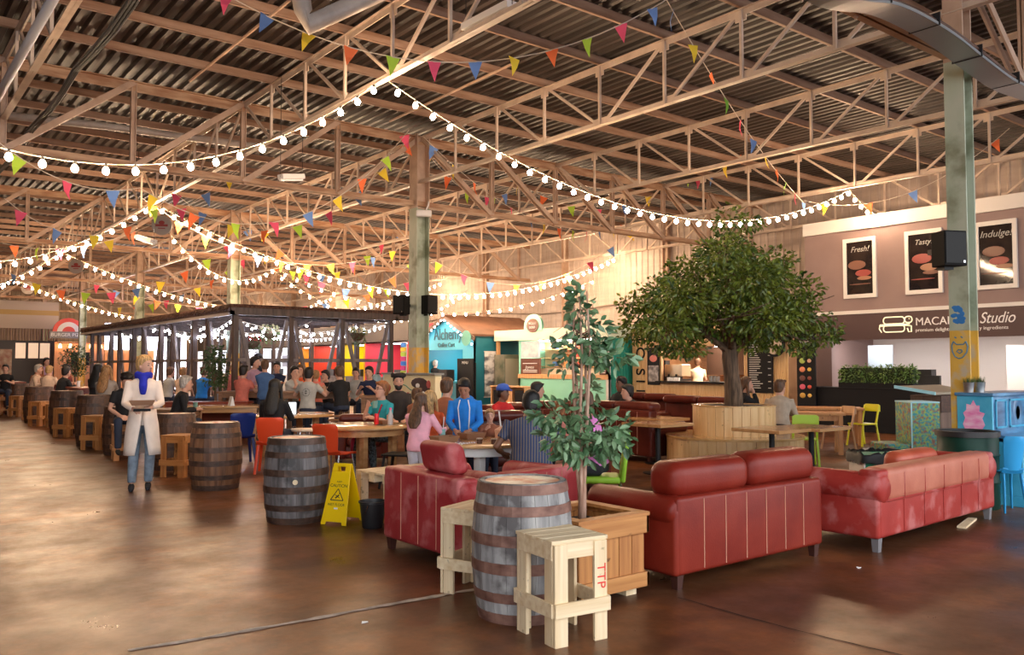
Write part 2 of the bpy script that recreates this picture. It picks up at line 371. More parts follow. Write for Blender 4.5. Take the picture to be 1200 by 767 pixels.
# ================================================================ festoon lights
bulbm = mat('glowing_bulb', (1, .9, .7), .3, emit=(1, .69, .43), est=190); ledm = mat('glowing_led', (1, 1, 1), .3, emit=(.75, .8, 1), est=45)
capm = mat('black_lamp_holder', (.03, .03, .03), .5); wirem = mat('pale_cable', (.35, .28, .2), .5)
def bulb_mesh():
    mb = MB(); mb.lathe([(.004, -.115), (.022, -.108), (.034, -.09), (.036, -.072), (.028, -.05), (.016, -.034)], 8)
    return mb
_b = None
def festoon(name, pts, sp, lab, group, sag=None, sc_=1.0, off=.5, bm=None):
    """pts: list of 3-D points, consecutive ones joined by hanging curves (sag list)"""
    global _b
    t = thing(name, lab, 'string lights', (0, 0, 0), 0, group); P = []
    for i in range(len(pts) - 1):
        a, b = Vector(pts[i]), Vector(pts[i + 1]); s = sag[i]
        for j in range(24):
            f = j / 24; p = a.lerp(b, f); p.z -= 4 * s * f * (1 - f); P.append(p)
    P.append(Vector(pts[-1])); t.location = P[0]; P = [p - t.location for p in P]
    mb = MB(); mb.tube(P, .009, 4); mb.build('cable', wirem, t)
    acc = off * sp
    if _b is None:
        me = bulb_mesh().build('bulb', bm or bulbm, t); _b = {'m': me.data}; C.objects.unlink(me); bpy.data.objects.remove(me)
        q = MB(); q.cyl((0, 0, -.04), (0, 0, .005), .016, 6); me = q.build('lamp_holder', capm, t); _b['c'] = me.data; C.objects.unlink(me); bpy.data.objects.remove(me)
        _b['l'] = _b['m'].copy(); _b['l'].materials.clear(); _b['l'].materials.append(ledm)
    n = 0
    for i in range(len(P) - 1):
        d = (P[i + 1] - P[i]); L_ = d.length
        while acc < L_:
            p = P[i] + d * (acc / L_); acc += sp
            w = t.location + p
            if not seen([w], 8): continue
            o = bpy.data.objects.new('bulb', _b['l'] if bm is ledm else _b['m']); C.objects.link(o); o.parent = t; o.location = p; o.scale = (sc_,) * 3; n += 1
            if w.length < 26: h = bpy.data.objects.new('lamp_holder', _b['c']); C.objects.link(h); h.parent = o
        acc -= L_
    return t
AX = CX - 2 * PAN; HZ = 5.86
nmz = ['nearest the camera', 'second from the camera', 'third from the camera', 'fourth from the camera', 'fifth and most distant']
for k in range(5):
    a = 11.0 + 12.3 * k; sp = .34
    s2 = 1.3 if k == 0 else 1.9
    if k == 0: R = [(AX, a, HZ), (19.0, a, HZ), (22.6, a + .2, 5.8)]; S = [1.35, .45]
    else: R = [(AX, a, HZ), (23.3, a, 5.8)]; S = [1.9]
    festoon('string_lights', R, sp, 'string of warm bulbs crossing to the right wall, ' + nmz[k], 'festoon light strings', S, 1.15 if k < 1 else 1.4)
    festoon('string_lights', [(AX - .12, a, HZ), (AX - 4 * PAN, a, HZ)], sp, 'string of warm bulbs hanging towards the left side, ' + nmz[k], 'festoon light strings', [1.85], 1.15 if k < 1 else 1.4)
festoon('string_lights', [(AX + .3, 23.9, 5.5), (11.6, 28.6, 5.0), (23.1, 33, 5.2)], .5, 'string of warm bulbs running past the second column towards the back wall', 'festoon light strings', [.9, 1.6], 1.2)
festoon('string_lights', [(11.6, 28.0, 4.9), (23.1, 24.2, 5.0)], .45, 'string of warm bulbs dipping low behind the green column', 'festoon light strings', [1.4], 1.1)
# ================================================================ bunting
PEN = {'lime': (.5, .75, .06), 'pink': (.85, .1, .2), 'blue': (.16, .3, .65), 'yellow': (.95, .7, .05), 'orange': (.95, .2, .06), 'green': (.25, .6, .06)}
pmat = {k: mat(k + '_pennant_cloth', v, .8) for k, v in PEN.items()}; cordm = mat('white_bunting_cord', (.7, .62, .52), .8); order = ['lime', 'pink', 'blue', 'yellow', 'orange']
pen = {}
for k in pmat:
    for vv in range(3):
        mb = MB(); h = .27; w_ = .1; c = (.035, -.03, .02)[vv]
        mb.add([(-w_, 0, 0), (w_, 0, 0), (.5 * w_, c, -h * .5), (-.5 * w_, c, -h * .5), (0, c * .3, -h), (-w_, .003, 0), (w_, .003, 0), (.5 * w_, c + .003, -h * .5), (-.5 * w_, c + .003, -h * .5), (0, c * .3 + .003, -h)],
               [(0, 3, 2, 1), (3, 4, 2), (5, 6, 7, 8), (8, 7, 9), (0, 1, 6, 5), (0, 5, 8, 3), (3, 8, 9, 4), (1, 2, 7, 6), (2, 4, 9, 7)])
        o = mb.build('pennant', pmat[k]); pen[(k, vv)] = o.data; C.objects.unlink(o); bpy.data.objects.remove(o)
def bunting(pts, sag, sp, lab, sc_=1.0, seed=1, off=.5, cols=order):
    R = random.Random(seed); t = thing('bunting', lab, 'bunting', (0, 0, 0), 0, 'bunting lines'); P = []
    for i in range(len(pts) - 1):
        a, b = Vector(pts[i]), Vector(pts[i + 1])
        for j in range(16):
            f = j / 16; p = a.lerp(b, f); p.z -= 4 * sag[i] * f * (1 - f); P.append(p)
    P.append(Vector(pts[-1])); t.location = P[0]; P = [p - t.location for p in P]
    mb = MB(); mb.tube(P, .008, 4); mb.build('cord', cordm, t); acc = off * sp; n = seed
    for i in range(len(P) - 1):
        d = P[i + 1] - P[i]; L_ = d.length
        while acc < L_:
            p = P[i] + d * (acc / L_); acc += sp; n += 1
            if not seen([t.location + p], 12): continue
            o = bpy.data.objects.new('pennant', pen[(cols[n % len(cols)], R.randrange(3))]); C.objects.link(o); o.parent = t; o.location = p; o.scale = (sc_,) * 3
            o.rotation_euler = (R.uniform(-.3, .3), R.uniform(-.25, .25) - math.atan2(d.z, math.hypot(d.x, d.y)) * .5, math.atan2(d.y, d.x) + R.uniform(-.5, .5))
        acc -= L_
    return t
def W(px, py, d):
    v = (383.5 - py) / FOC; f = d; return G(px, d, CAMZ + d * math.tan(PITCH + math.atan(v)))
bunting([W(235, -20, 11), W(800, -10, 12.5)], [1.08], .58, 'bunting line sagging across the top of the hall nearest the camera', 1.0, 0)
bunting([W(780, -8, 12.5), W(945, 238, 21)], [.25], .95, 'bunting line dropping from the roof towards the top of the big tree', 1.1, 3, cols=['yellow', 'orange', 'green', 'pink', 'blue'])
bunting([W(945, 235, 21), W(1190, 150, 19)], [.7], 1.0, 'bunting line in front of the wall above the macaron cafe', 1.1, 2, cols=['yellow', 'orange', 'blue'])
bunting([W(-10, 165, 13), W(160, 220, 15), W(478, 152, 19)], [.3, 1.3], .8, 'bunting line swooping from the left edge up to the green column top', 1.2, 4)
bunting([W(495, 160, 19), W(735, 262, 28)], [1.0], .85, 'bunting line falling from the green column towards the right wall', 1.2, 1)
bunting([W(490, 165, 20), W(610, 215, 24), W(800, 205, 26), W(920, 105, 20)], [.8, .9, .8], .9, 'bunting line looping between trusses right of the green column', 1.2, 2)
bunting([W(0, 232, 17), W(200, 225, 20), W(480, 160, 19.5)], [.9, 1.5], .8, 'second bunting line sweeping up to the green column from the left', 1.2, 0)
bunting([W(0, 285, 22), W(280, 195, 20)], [.8], .75, 'bunting line above the second string of bulbs on the left', 1.2, 3)
bunting([W(160, 230, 22), W(480, 285, 28)], [1.2], .8, 'bunting line hanging between the left trusses and the green column', 1.3, 2)
bunting([W(0, 315, 30), W(300, 260, 30), W(490, 300, 32)], [1.6, 1.8], .9, 'bunting line zigzagging in front of the far pergola roof', 1.6, 1)
bunting([W(100, 330, 36), W(480, 330, 36)], [1.2], .9, 'bunting line low over the timber pergola roof', 1.5, 0)
bunting([W(500, 300, 30), W(740, 270, 32)], [1.5], 1.0, 'bunting line drooping against the cream back wall', 1.5, 4)
bunting([W(130, 360, 42), W(300, 290, 40), W(470, 260, 36)], [.8, 1.8], .9, 'bunting line among the far trusses on the left', 1.7, 2)
# ================================================================ furniture makers
oldwood = mat('weathered_oak_staves', (.17, .165, .17), .7, col2=(.42, .41, .4), scale=(16, 16, 1.3), bump=.5, det=7, lo=.34, hi=.66, col3=(.1, .09, .09), s3=5)
brnwood = mat('brown_oak_staves', (.085, .032, .014), .5, col2=(.26, .12, .055), scale=(14, 14, 1.1), bump=.4, det=7, lo=.34, hi=.66)
drkwood = mat('dark_oak_staves', (.05, .022, .012), .5, col2=(.14, .062, .03), scale=(14, 14, 1.1), bump=.4, det=7)
hoopr = mat('rusted_hoop_iron', (.13, .055, .04), .6, col2=(.3, .16, .12), scale=(9, 9, 14), bump=.2, lo=.3, hi=.7, metal=.2)
hoopd = mat('dark_hoop_iron', (.05, .03, .022), .5, col2=(.12, .065, .045), scale=(9, 9, 14), bump=.2, metal=.3)
lidw = mat('pale_barrel_head', (.8, .66, .5), .5, col2=(.9, .8, .66), scale=(3, 40, 3), col3=(.6, .2, .1), s3=4)
pine = wood('pale_pallet_pine', (.72, .52, .29), (.9, .74, .5), .6, 'Z', 25, knots=True); pineh = wood('pale_pallet_pine_flat', (.72, .52, .29), (.92, .76, .52), .6, 'X', 25, knots=True)
orng = wood('orange_stained_pine', (.36, .13, .035), (.58, .26, .08), .5, 'Z', 22, knots=True); orngh = wood('orange_stained_pine_flat', (.38, .14, .035), (.6, .28, .09), .5, 'X', 22, knots=True)
tabw = wood('varnished_table_top', (.42, .2, .075), (.62, .35, .15), .22, 'X', 14, coat=.4)
clad_p = wood('knotty_pine_boards', (.7, .42, .18), (.85, .6, .31), .45, 'Z', 12, knots=True); clad_t = wood('varnished_pine_bench_top', (.6, .32, .11), (.76, .5, .22), .2, 'X', 10, coat=.5)
black = mat('black_metal', (.012, .012, .013), .45, spec=.3); blackp = mat('black_plastic', (.018, .018, .02), .45); chrome = mat('chrome', (.7, .7, .7), .2, metal=1)
def make_barrel(wd=oldwood, hp=hoopr, lid=lidw, bung=False, lod=False, lab='', group=None):
    t = thing('barrel', lab, 'barrel', group=group); H = .86; n = 22; K = 12
    def R(z): f = (z / H - .5) * 2; return .33 - .045 * f * f
    mb = MB()
    for j in range(n):
        a0 = 2 * PI * j / n; a1 = 2 * PI * (j + 1) / n; g = .006; vs = []
        for i in range(K + 1):
            z = H * i / K
            for a, o in ((a0, -.006), (a0 + g, 0), (a1 - g, 0), (a1, -.006)):
                r = R(z) + o; vs.append((r * math.cos(a), r * math.sin(a), z))
        mb.add(vs, [(4 * i + k, 4 * i + k + 1, 4 * i + k + 5, 4 * i + k + 4) for i in range(K) for k in range(3)])
    vs = [(rr * math.cos(2 * PI * j / n), rr * math.sin(2 * PI * j / n), z) for rr, z in ((R(H) - .006, H), (R(H) - .035, H), (R(H) - .04, H - .018)) for j in range(n)]
    mb.add(vs, [(i * n + j, i * n + (j + 1) % n, (i + 1) * n + (j + 1) % n, (i + 1) * n + j) for i in range(2) for j in range(n)])
    mb.build('staves', wd, t)
    for f0, f1 in ((.0, .075), (.155, .225), (.36, .44), (.56, .64), (.775, .845), (.925, .995)):
        mb = MB(); z0, z1 = f0 * H, f1 * H; N = 32
        vs = [((R(z) + o) * math.cos(2 * PI * j / N), (R(z) + o) * math.sin(2 * PI * j / N), z) for z, o in ((z0, -.004), (z0, .005), (z1, .005), (z1, -.004)) for j in range(N)]
        mb.add(vs, [(i * N + j, i * N + (j + 1) % N, (i + 1) * N + (j + 1) % N, (i + 1) * N + j) for i in range(3) for j in range(N)])
        for k in range(3): a = .4 + k * .03; mb.ball(((R(z0) + .006) * math.cos(a), (R(z0) + .006) * math.sin(a), (z0 + z1) / 2), .006, 6, 4)
        mb.build('hoop', hp, t)
    mb = MB(); mb.lathe([(.0, H - .03), (R(H) - .036, H - .03), (R(H) - .036, H - .008), (.0, H - .006)], 28); mb.build('lid', lid, t)
    if bung:
        mb = MB(); a = math.radians(bung); x, y = .332 * math.cos(a), .332 * math.sin(a); mb.cyl((x * .97, y * .97, .43), (x * 1.02, y * 1.02, .43), .026, 12); mb.build('bung', pine, t)
    return t
def make_stool(m=pine, mh=pineh, mark=False, lab='', group=None, H=.6, S=.185):
    t = thing('pallet_stool', lab, 'stool', group=group); b = .045
    mb = MB()
    for i in range(4):
        y0 = -S - .015 + i * (2 * S + .03) / 4; mb.box((-S - .015, y0 + .002, H - .022), (S + .015, y0 + (2 * S + .03) / 4 - .002, H))
    mb.build('seat', mh, t, bevel=.003)
    mb = MB()
    for s in (-1, 1): mb.box((-S, s * S - .011, H - .11), (S, s * S + .011, H - .022)); mb.box((s * S - .011, -S, H - .11), (s * S + .011, S, H - .022))
    mb.build('apron', mh, t, bevel=.002)
    for sx in (-1, 1):
        for sy in (-1, 1):
            mb = MB(); x, y = sx * (S - .045), sy * (S + .012); mb.box((x - .045, y - .011, 0), (x + .045, y + .011, H - .025)); mb.box((sx * (S - .01) - .011, sy * (S - .045) - .04, 0), (sx * (S - .01) + .011, sy * (S - .045) + .04, H - .03)); mb.build('leg', m, t, bevel=.002)
    mb = MB()
    for s in (-1, 1): mb.box((-S - .01, s * (S + .034) - .011, .17), (S + .01, s * (S + .034) + .011, .25)); mb.box((s * (S + .012) - .011, -S - .02, .17), (s * (S + .012) + .011, S + .02, .25))
    mb.build('stretcher', mh, t, bevel=.002)
    if mark:
        rd = mat('red_stencil_ink', (.75, .05, .04), .7)
        text('TTP', .085, (S - .045, -S - .0245, .37), (PI / 2, PI / 2, 0), rd, t, 'stencil_marking', .0008)
    return t
# leather
def leather(name, c, c2, rough=.38, c3=None, sc_=(3, 3, 3)): return mat(name, c, rough, spec=.25, col2=c2, scale=sc_, bump=.12, bscale=70, lo=.3, hi=.7, col3=c3, s3=4)
oxblood = leather('oxblood_leather', (.17, .013, .007), (.25, .028, .015)); wornred = leather('worn_red_leather', (.34, .025, .03), (.48, .06, .065), .42, (.58, .17, .17)); browned = leather('dark_brown_leather', (.075, .014, .01), (.14, .028, .018), .3)
stitch = mat('pale_stitching', (.62, .3, .2), .7); footm = mat('dark_wood_foot', (.06, .02, .015), .35); footg = mat('grey_worn_foot', (.2, .19, .2), .45)
terr = leather('faded_terracotta_leather', (.42, .12, .075), (.56, .2, .13), .42)
def roll(mb, x, y0, y1, z, r, n=16, out=1):
    """horizontal arm roll along Y with rounded ends"""
    pr = [(0, y0), (r * .7, y0 + .004), (r * .93, y0 + .025), (r, y0 + .06), (r, y1 - .06), (r * .93, y1 - .025), (r * .7, y1 - .004), (0, y1)]
    vs = [(x + rr * math.cos(2 * PI * j / n), yy, z + rr * math.sin(2 * PI * j / n)) for rr, yy in pr for j in range(n)]
    mb.add(vs, [(i * n + j, (i + 1) * n + j, (i + 1) * n + (j + 1) % n, i * n + (j + 1) % n) for i in range(len(pr) - 1) for j in range(n)])
def make_sofa(name, W_, lab, lea=oxblood, hb=.67, arm=.6, cush=.9, D=.9, foot=footm, nseam=7, ncush=2, group=None, armw=.2, upper=None, legh=.1, cat='sofa', cm=None, split=None):
    """faces +Y, back at y=0, centred on x"""
    t = thing(name, lab, cat, group=group); h = W_ / 2; z0 = legh
    mb = MB(); mb.rbox((-h + .02, 0, z0), (h - .02, .2, hb), .035)
    if upper: mb.build('back_panel', lea, t, True)
    else: mb.build('back_panel', lea, t, True)
    if upper:
        mb = MB(); mb.rbox((-h + armw * .62, -.012, split), (h - armw * .62, .23, hb + .01), .06); mb.build('upper_back', upper, t, True)
    mb = MB(); mb.rbox((-h + .03, .15, z0), (h - .03, D - .03, .3), .03); mb.build('base', lea, t, True)
    for s in (-1, 1):
        mb = MB(); x0, x1 = (-h, -h + armw) if s < 0 else (h - armw, h)
        mb.rbox((x0, .008, z0 - .005), (x1, D, arm - .04), .035); rr = armw * .56; roll(mb, (x0 + x1) / 2 + s * .02, .015 if upper is None else -.02, D + .02, arm - rr * .6, rr); mb.build('arm', lea, t, True)
        for yy in (.06, D - .1):
            mb = MB(); x = s * (h - .07); mb.add([(x + a * k, yy + b * k, z) for z, k in ((z0 + .01, .035), (0, .025)) for a, b in ((-1, -1), (1, -1), (1, 1), (-1, 1))], [(0, 3, 2, 1), (4, 5, 6, 7), (0, 1, 5, 4), (1, 2, 6, 5), (2, 3, 7, 6), (3, 0, 4, 7)]); mb.build('foot', foot, t)
    cw = (W_ - 2 * armw) / ncush
    for i in range(ncush):
        a = -h + armw + i * cw; mb = MB(); mb.rbox((a + .005, .22, .29), (a + cw - .005, D + .015, .44), .06); mb.build('seat_cushion', lea, t, True)
    if cush:
        cw = (W_ - .06) / ncush
        for i in range(ncush):
            a = -h + .03 + i * cw; mb = MB(); mb.rbox((a + .005, .03, hb - .03), (a + cw - .005, .33, cush), .1, 4)
            if i % 2: mb.v = [(x, y, z + .03 * math.sin((x - a) / cw * PI)) for x, y, z in mb.v]
            mb.build('back_cushion', cm or lea, t, True)
    mb = MB(); step = (W_ - .1) / nseam
    for i in range(1, nseam):
        x = -h + .05 + i * step; yb = -.014 if upper else -.002
        if upper: mb.tube([(x, -.003, z0 + .03), (x, -.003, split), (x, -.0135, split + .03), (x, -.0135, hb - .04)], .0035, 5)
        else: mb.tube([(x, yb, z0 + .03), (x, yb, hb - .03)], .0035, 5)
    if upper: mb.tube([(-h + .15, -.013, split + .01), (h - .15, -.013, split + .01)], .003, 5)
    mb.build('stitching', stitch if not upper else lea, t)
    return t
def make_round_table(r, lab, top=tabw, skirt=None, legm=None, h=.75, group=None, leg='four'):
    t = thing('round_table', lab, 'table', group=group)
    mb = MB(); mb.lathe([(0, h - .035), (r - .01, h - .035), (r, h - .028), (r, h - .006), (r - .008, h), (0, h)], 40); mb.build('tabletop', top, t, 'auto')
    if skirt:
        mb = MB(); N = 32; q = r * .86
        vs = [(q * rr * math.cos(2 * PI * j / N), q * rr * math.sin(2 * PI * j / N), z) for rr, z in ((1, h - .035), (1, h - .13), (.97, h - .13), (.97, h - .035)) for j in range(N)]
        mb.add(vs, [(i * N + j, (i + 1) * N + j, (i + 1) * N + (j + 1) % N, i * N + (j + 1) % N) for i in range(3) for j in range(N)]); mb.build('apron', skirt, t, 'auto')
    q = r * .62
    for a in (45, 135, 225, 315):
        a = math.radians(a); mb = MB(); x, y = q * math.cos(a), q * math.sin(a)
        if leg == 'four': mb.box((x - .045, y - .045, 0), (x + .045, y + .045, h - .035))
        else: mb.cyl((x * .5, y * .5, h - .035), (x * 1.15, y * 1.15, 0), .02, 8)
        mb.build('leg', legm or skirt or top, t, bevel=.006 if leg == 'four' else 0)
    return t
def make_long_table(w, d, lab, top=tabw, legm=None, h=.75, group=None, th=.045):
    t = thing('dining_table', lab, 'table', group=group); mb = MB(); n = 4
    for i in range(n): mb.box((-w / 2, -d / 2 + i * d / n + .001, h - th), (w / 2, -d / 2 + (i + 1) * d / n - .001, h))
    mb.build('tabletop', top, t, bevel=.004)
    mb = MB()
    for s in (-1, 1): mb.box((-w / 2 + .08, s * (d / 2 - .07) - .012, h - th - .1), (w / 2 - .08, s * (d / 2 - .07) + .012, h - th)); mb.box((s * (w / 2 - .08) - .012, -d / 2 + .08, h - th - .1), (s * (w / 2 - .08) + .012, d / 2 - .08, h - th))
    mb.build('apron', legm or top, t)
    for sx in (-1, 1):
        for sy in (-1, 1):
            mb = MB(); x, y = sx * (w / 2 - .08), sy * (d / 2 - .08); mb.box((x - .04, y - .04, 0), (x + .04, y + .04, h - th)); mb.build('leg', legm or top, t, bevel=.004)
    return t
def make_pedestal_table(s, lab, h=.75, group=None):
    t = thing('cafe_table', lab, 'table', group=group); mb = MB(); mb.box((-s, -s, h - .045), (s, s, h)); mb.build('tabletop', tabw, t, bevel=.006)
    mb = MB(); mb.cyl((0, 0, .02), (0, 0, h - .05), .038, 14); mb.box((-s * .6, -.03, h - .06), (s * .6, .03, h - .045)); mb.box((-.03, -s * .6, h - .06), (.03, s * .6, h - .045)); mb.build('post', black, t, 'auto')
    mb = MB(); mb.lathe([(0, 0), (.22, 0), (.225, .012), (.06, .03), (0, .035)], 28); mb.build('base_disc', black, t, 'auto'); return t
def make_shell_chair(m, lab, legm=None, group=None, thin=False):
    """moulded plastic chair facing +Y"""
    t = thing('plastic_chair', lab, 'chair', group=group); sz = .44
    # seat + back as one curved sheet with thickness
    pr = [(.2, sz - .02), (.19, sz), (.1, sz - .008), (-.05, sz - .015), (-.16, sz - .005), (-.2, sz + .04), (-.22, sz + .12), (-.24, sz + .24), (-.265, sz + .36)]
    nx = 8
    def sheet(rows, wf, cv, nm):
        mb = MB(); vs = []
        for i, (y, z) in enumerate(rows):
            wv = wf(i / (len(rows) - 1))
            for j in range(nx + 1):
                u = j / nx * 2 - 1; vs.append((u * wv, y + cv * u * u, z + (.012 * u * u if cv < .03 else 0)))
        k = len(vs); vs += [(x, y - (.012 if cv > .02 else 0), z - (0 if cv > .02 else .014)) for x, y, z in vs[:]]; n = nx + 1; R_ = len(rows)
        fs = [(i * n + j, i * n + j + 1, (i + 1) * n + j + 1, (i + 1) * n + j) for i in range(R_ - 1) for j in range(nx)]; fs += [tuple(k + q for q in f[::-1]) for f in fs[:]]
        bd = [j for j in range(n)] + [i * n + nx for i in range(1, R_)] + [(R_ - 1) * n + j for j in range(nx - 1, -1, -1)] + [i * n for i in range(R_ - 2, 0, -1)]
        fs += [(bd[i], bd[(i + 1) % len(bd)], k + bd[(i + 1) % len(bd)], k + bd[i]) for i in range(len(bd))]
        mb.add(vs, fs); return mb.build(nm, m, t, 'auto')
    sheet(pr[:6], lambda f: .2 + .01 * math.sin(f * PI), .0, 'seat')
    bk = [(-.2, sz + .02), (-.212, sz + .08), (-.226, sz + .16), (-.24, sz + .24), (-.256, sz + .32), (-.268, sz + .37), (-.272, sz + .395)]
    sheet(bk, lambda f: .155 + .045 * math.sin(min(1, f * 1.25) * PI / 2) - (.05 if f > .97 else 0), .035, 'backrest')
    for sx in (-1, 1):
        for y0, y1 in ((.14, .2), (-.16, -.24)):
            mb = MB(); mb.tube([(sx * .17, y0, sz - .02), (sx * (.185 if not thin else .19), (y0 + y1) / 2, .25), (sx * .21, y1, 0)], [.028, .024, .02] if not thin else .011, 8); mb.build('leg', legm or m, t, 'auto')
    return t
def make_frame_chair(m, lab, group=None, cat='chair'):
    """slim four-legged chair with an open back rail, facing +Y"""
    t = thing('cafe_chair', lab, cat, group=group); sz = .45
    mb = MB(); mb.rbox((-.2, -.2, sz - .03), (.2, .2, sz), .014, 2); mb.build('seat', m, t, 'auto')
    for sx in (-1, 1):
        mb = MB(); mb.bar((sx * .17, .16, sz - .02), (sx * .2, .22, 0), .038, .03); mb.build('leg', m, t, bevel=.004)
        mb = MB(); mb.bar((sx * .18, -.26, .8), (sx * .18, -.17, sz - .01), .035, .03); mb.bar((sx * .18, -.17, sz), (sx * .2, -.25, 0), .035, .03); mb.build('leg', m, t, bevel=.004)
    mb = MB(); vs = []
    mb.prism([(-.2, .68), (.2, .68), (.2, .8), (.16, .825), (-.16, .825), (-.2, .8)], -.275, -.25, 'Y'); mb.build('backrest', m, t, bevel=.005)
    return t
def make_green_chair(m, lab):
    """upholstered chair: tall shaped back, box seat, chrome legs, facing +Y"""
    t = thing('upholstered_chair', lab, 'chair'); sz = .46
    mb = MB(); mb.rbox((-.22, -.2, sz - .07), (.22, .22, sz), .03); mb.build('seat', m, t, True)
    mb = MB(); mb.rbox((-.21, -.25, sz - .06), (.21, -.2, .92), .024); mb.v = [(x * (1 + .06 * (z - .46)), y - .18 * max(0, z - .5) ** 1.3, z) for x, y, z in mb.v]; mb.build('backrest', m, t, True)
    for sx in (-1, 1):
        for y in (-.2, .18): mb = MB(); mb.cyl((sx * .19, y, sz - .06), (sx * .2, y * 1.1, 0), .012, 8); mb.build('leg', chrome, t, True)
    return t
def leaf_cloud(mb, blobs, n, size, R, up=.2, shell=.55, asp=.45, fold=.25):
    """leaves scattered over blobs (centre, radii)"""
    wts = [b[1][0] * b[1][1] + b[1][0] * b[1][2] for b in blobs]; vs = []; fs = []
    for _ in range(n):
        b = R.choices(blobs, wts)[0]; d = Vector((R.gauss(0, 1), R.gauss(0, 1), R.gauss(0, 1))).normalized(); r = shell + (1 - shell) * R.random() ** .6
        p = Vector(b[0]) + Vector((d.x * b[1][0] * r, d.y * b[1][1] * r, d.z * b[1][2] * r))
        t = (d + Vector((R.uniform(-1, 1), R.uniform(-1, 1), R.uniform(-1.2, .3)))).normalized(); s = size * R.uniform(.65, 1.2)
        nn = t.cross(Vector((R.uniform(-1, 1), R.uniform(-1, 1), R.uniform(-1, 1)))).normalized(); q = nn.cross(t)
        o = len(vs); w_ = s * asp
        vs += [p, p + t * s * .35 + nn * w_ * .5 + q * w_ * fold, p + t * s * .7 + nn * w_ * .4 + q * w_ * fold * .8, p + t * s, p + t * s * .7 - nn * w_ * .4 + q * w_ * fold * .8, p + t * s * .35 - nn * w_ * .5 + q * w_ * fold]
        fs += [(o, o + 1, o + 2, o + 3), (o, o + 3, o + 4, o + 5)]
    mb.add(vs, fs); return mb
def leafmat(name, c1=0, c2=0, rough=.4):
    if name in MT: return MT[name]
    m = mat(name, c1, rough, col2=c2, scale=(5, 5, 5), det=3, lo=.35, hi=.65); b = m.node_tree.nodes['Principled BSDF']; b.inputs['Subsurface Weight'].default_value = 0; return m
# ================================================================ foreground barrels and stools
def put(t, loc, rz=0, lab=None):
    t.location = (loc[0], loc[1], loc[2] if len(loc) > 2 else 0); t.rotation_euler = (0, 0, rz)
    if lab: t['label'] = lab
    return t
b1 = put(make_barrel(lab='large grey weathered barrel in front of the planter between two pallet stools', group=None), G(612, 5.56), .3)
b2 = put(make_barrel(mat('charcoal_oak_staves', (.055, .048, .046), .6, col2=(.22, .2, .2), scale=(15, 15, 1.2), bump=.45, det=7, lo=.34, hi=.66, col3=(.05, .045, .045), s3=5), hoopd, lidw, bung=-150, lab='charcoal grey barrel with a pale bung beside the yellow wet floor sign'), G(349, 8.85), .6)
b3 = put(make_barrel(brnwood, hoopd, lidw, lab='reddish brown barrel standing between the woman in a white coat and the charcoal barrel'), G(255, 11.15), .2)
b4 = put(make_barrel(drkwood, hoopd, lidw, lab='dark brown barrel directly behind the woman in the long white coat'), G(207, 13.2), .1)
s1 = put(make_stool(mark=True, lab='pale pallet wood stool with red stencilled letters in front of the grey barrel'), G(657, 5.12), math.radians(-7))
s2 = put(make_stool(pine, pineh, lab='pale pallet wood stool tucked behind the grey barrel beside the red armchair'), G(562, 6.1), math.radians(22))
s3 = put(make_stool(orng, orngh, lab='orange brown pallet stool between the woman in white and the reddish brown barrel'), G(214, 12.35), math.radians(-52))
# the row of barrels down the left aisle, each with a stool in front
row = [((114, 17.1), 'nearest'), ((80, 20.1), 'second'), ((47, 23.8), 'third'), ((22, 28), 'fourth'), ((2, 32.5), 'fifth')]
for (px, d), o in row:
    dup(b4, G(px, d), rnd.uniform(0, 3), 'dark brown barrel in the left aisle row, %s left of the woman in white' % o, 'dark barrels along the aisle').scale = (1.16, 1.16, 1.17)
dup(b4, G(145, 15.4), 1.2, 'dark brown barrel mostly hidden just left behind the woman in white')
for (px, d), o in zip([(117, 16.3), (82, 19.1), (50, 22.6), (25, 26.7), (5, 31.0)], ['nearest', 'second', 'third', 'fourth', 'farthest']):
    dup(s3, G(px, d), math.radians(-52 + rnd.uniform(-8, 8)), 'orange brown pallet stool in the left aisle row, %s left of the woman' % o, 'orange stools along the aisle').scale = (1.08, 1.08, 1.08)
# ================================================================ planter with the ficus
def planter():
    t = thing('wooden_planter', 'square orange brown plank planter box holding the ficus beside the grey barrel', 'planter'); S = .31; H = .56
    mb = MB(); n = 5
    for k in range(4):
        mb.at(rz=k * PI / 2)
        for i in range(n):
            x = -S + i * 2 * S / n; mb.box((x + .003, -S, .07), (x + 2 * S / n - .003, -S + .022, H - .05))
    mb.at(); mb.build('side_boards', orng, t, bevel=.002)
    mb = MB()
    for k in range(4):
        mb.at(rz=k * PI / 2); mb.box((-S - .025, -S - .025, H - .13), (S + .025, -S, H - .01)); mb.prism([(-S - .03, -S - .03), (S + .03, -S - .03), (S - .06, -S + .06), (-S + .06, -S + .06)], H - .01, H + .015, 'Z')
    mb.at(); mb.build('top_rim', orngh, t, bevel=.003)
    mb = MB()
    for k in range(4): mb.at(rz=k * PI / 2); mb.box((-S - .025, -S - .025, .06), (S + .025, -S, .16))
    mb.at(); mb.build('bottom_rail', orngh, t, bevel=.003)
    mb = MB(); mb.box((-S + .02, -S + .02, .3), (S - .02, S - .02, H - .09)); mb.build('soil', mat('dark_soil', (.05, .035, .025), .95, var=.5, scale=(30, 30, 30), bump=1), t)
    for sx in (-1, 1):
        for sy in (-1, 1): mb = MB(); mb.box((sx * .22 - .05, sy * .22 - .05, 0), (sx * .22 + .05, sy * .22 + .05, .07)); mb.build('foot', pine, t)
    return t
pl = put(planter(), (4.12, 4.47, 0), 0)
fic_l = leafmat('ficus_leaf', (.05, .13, .055), (.22, .36, .18), .35); bark = mat('pale_brown_bark', (.4, .22, .15), .8, col2=(.6, .4, .3), scale=(30, 30, 5), bump=.6)
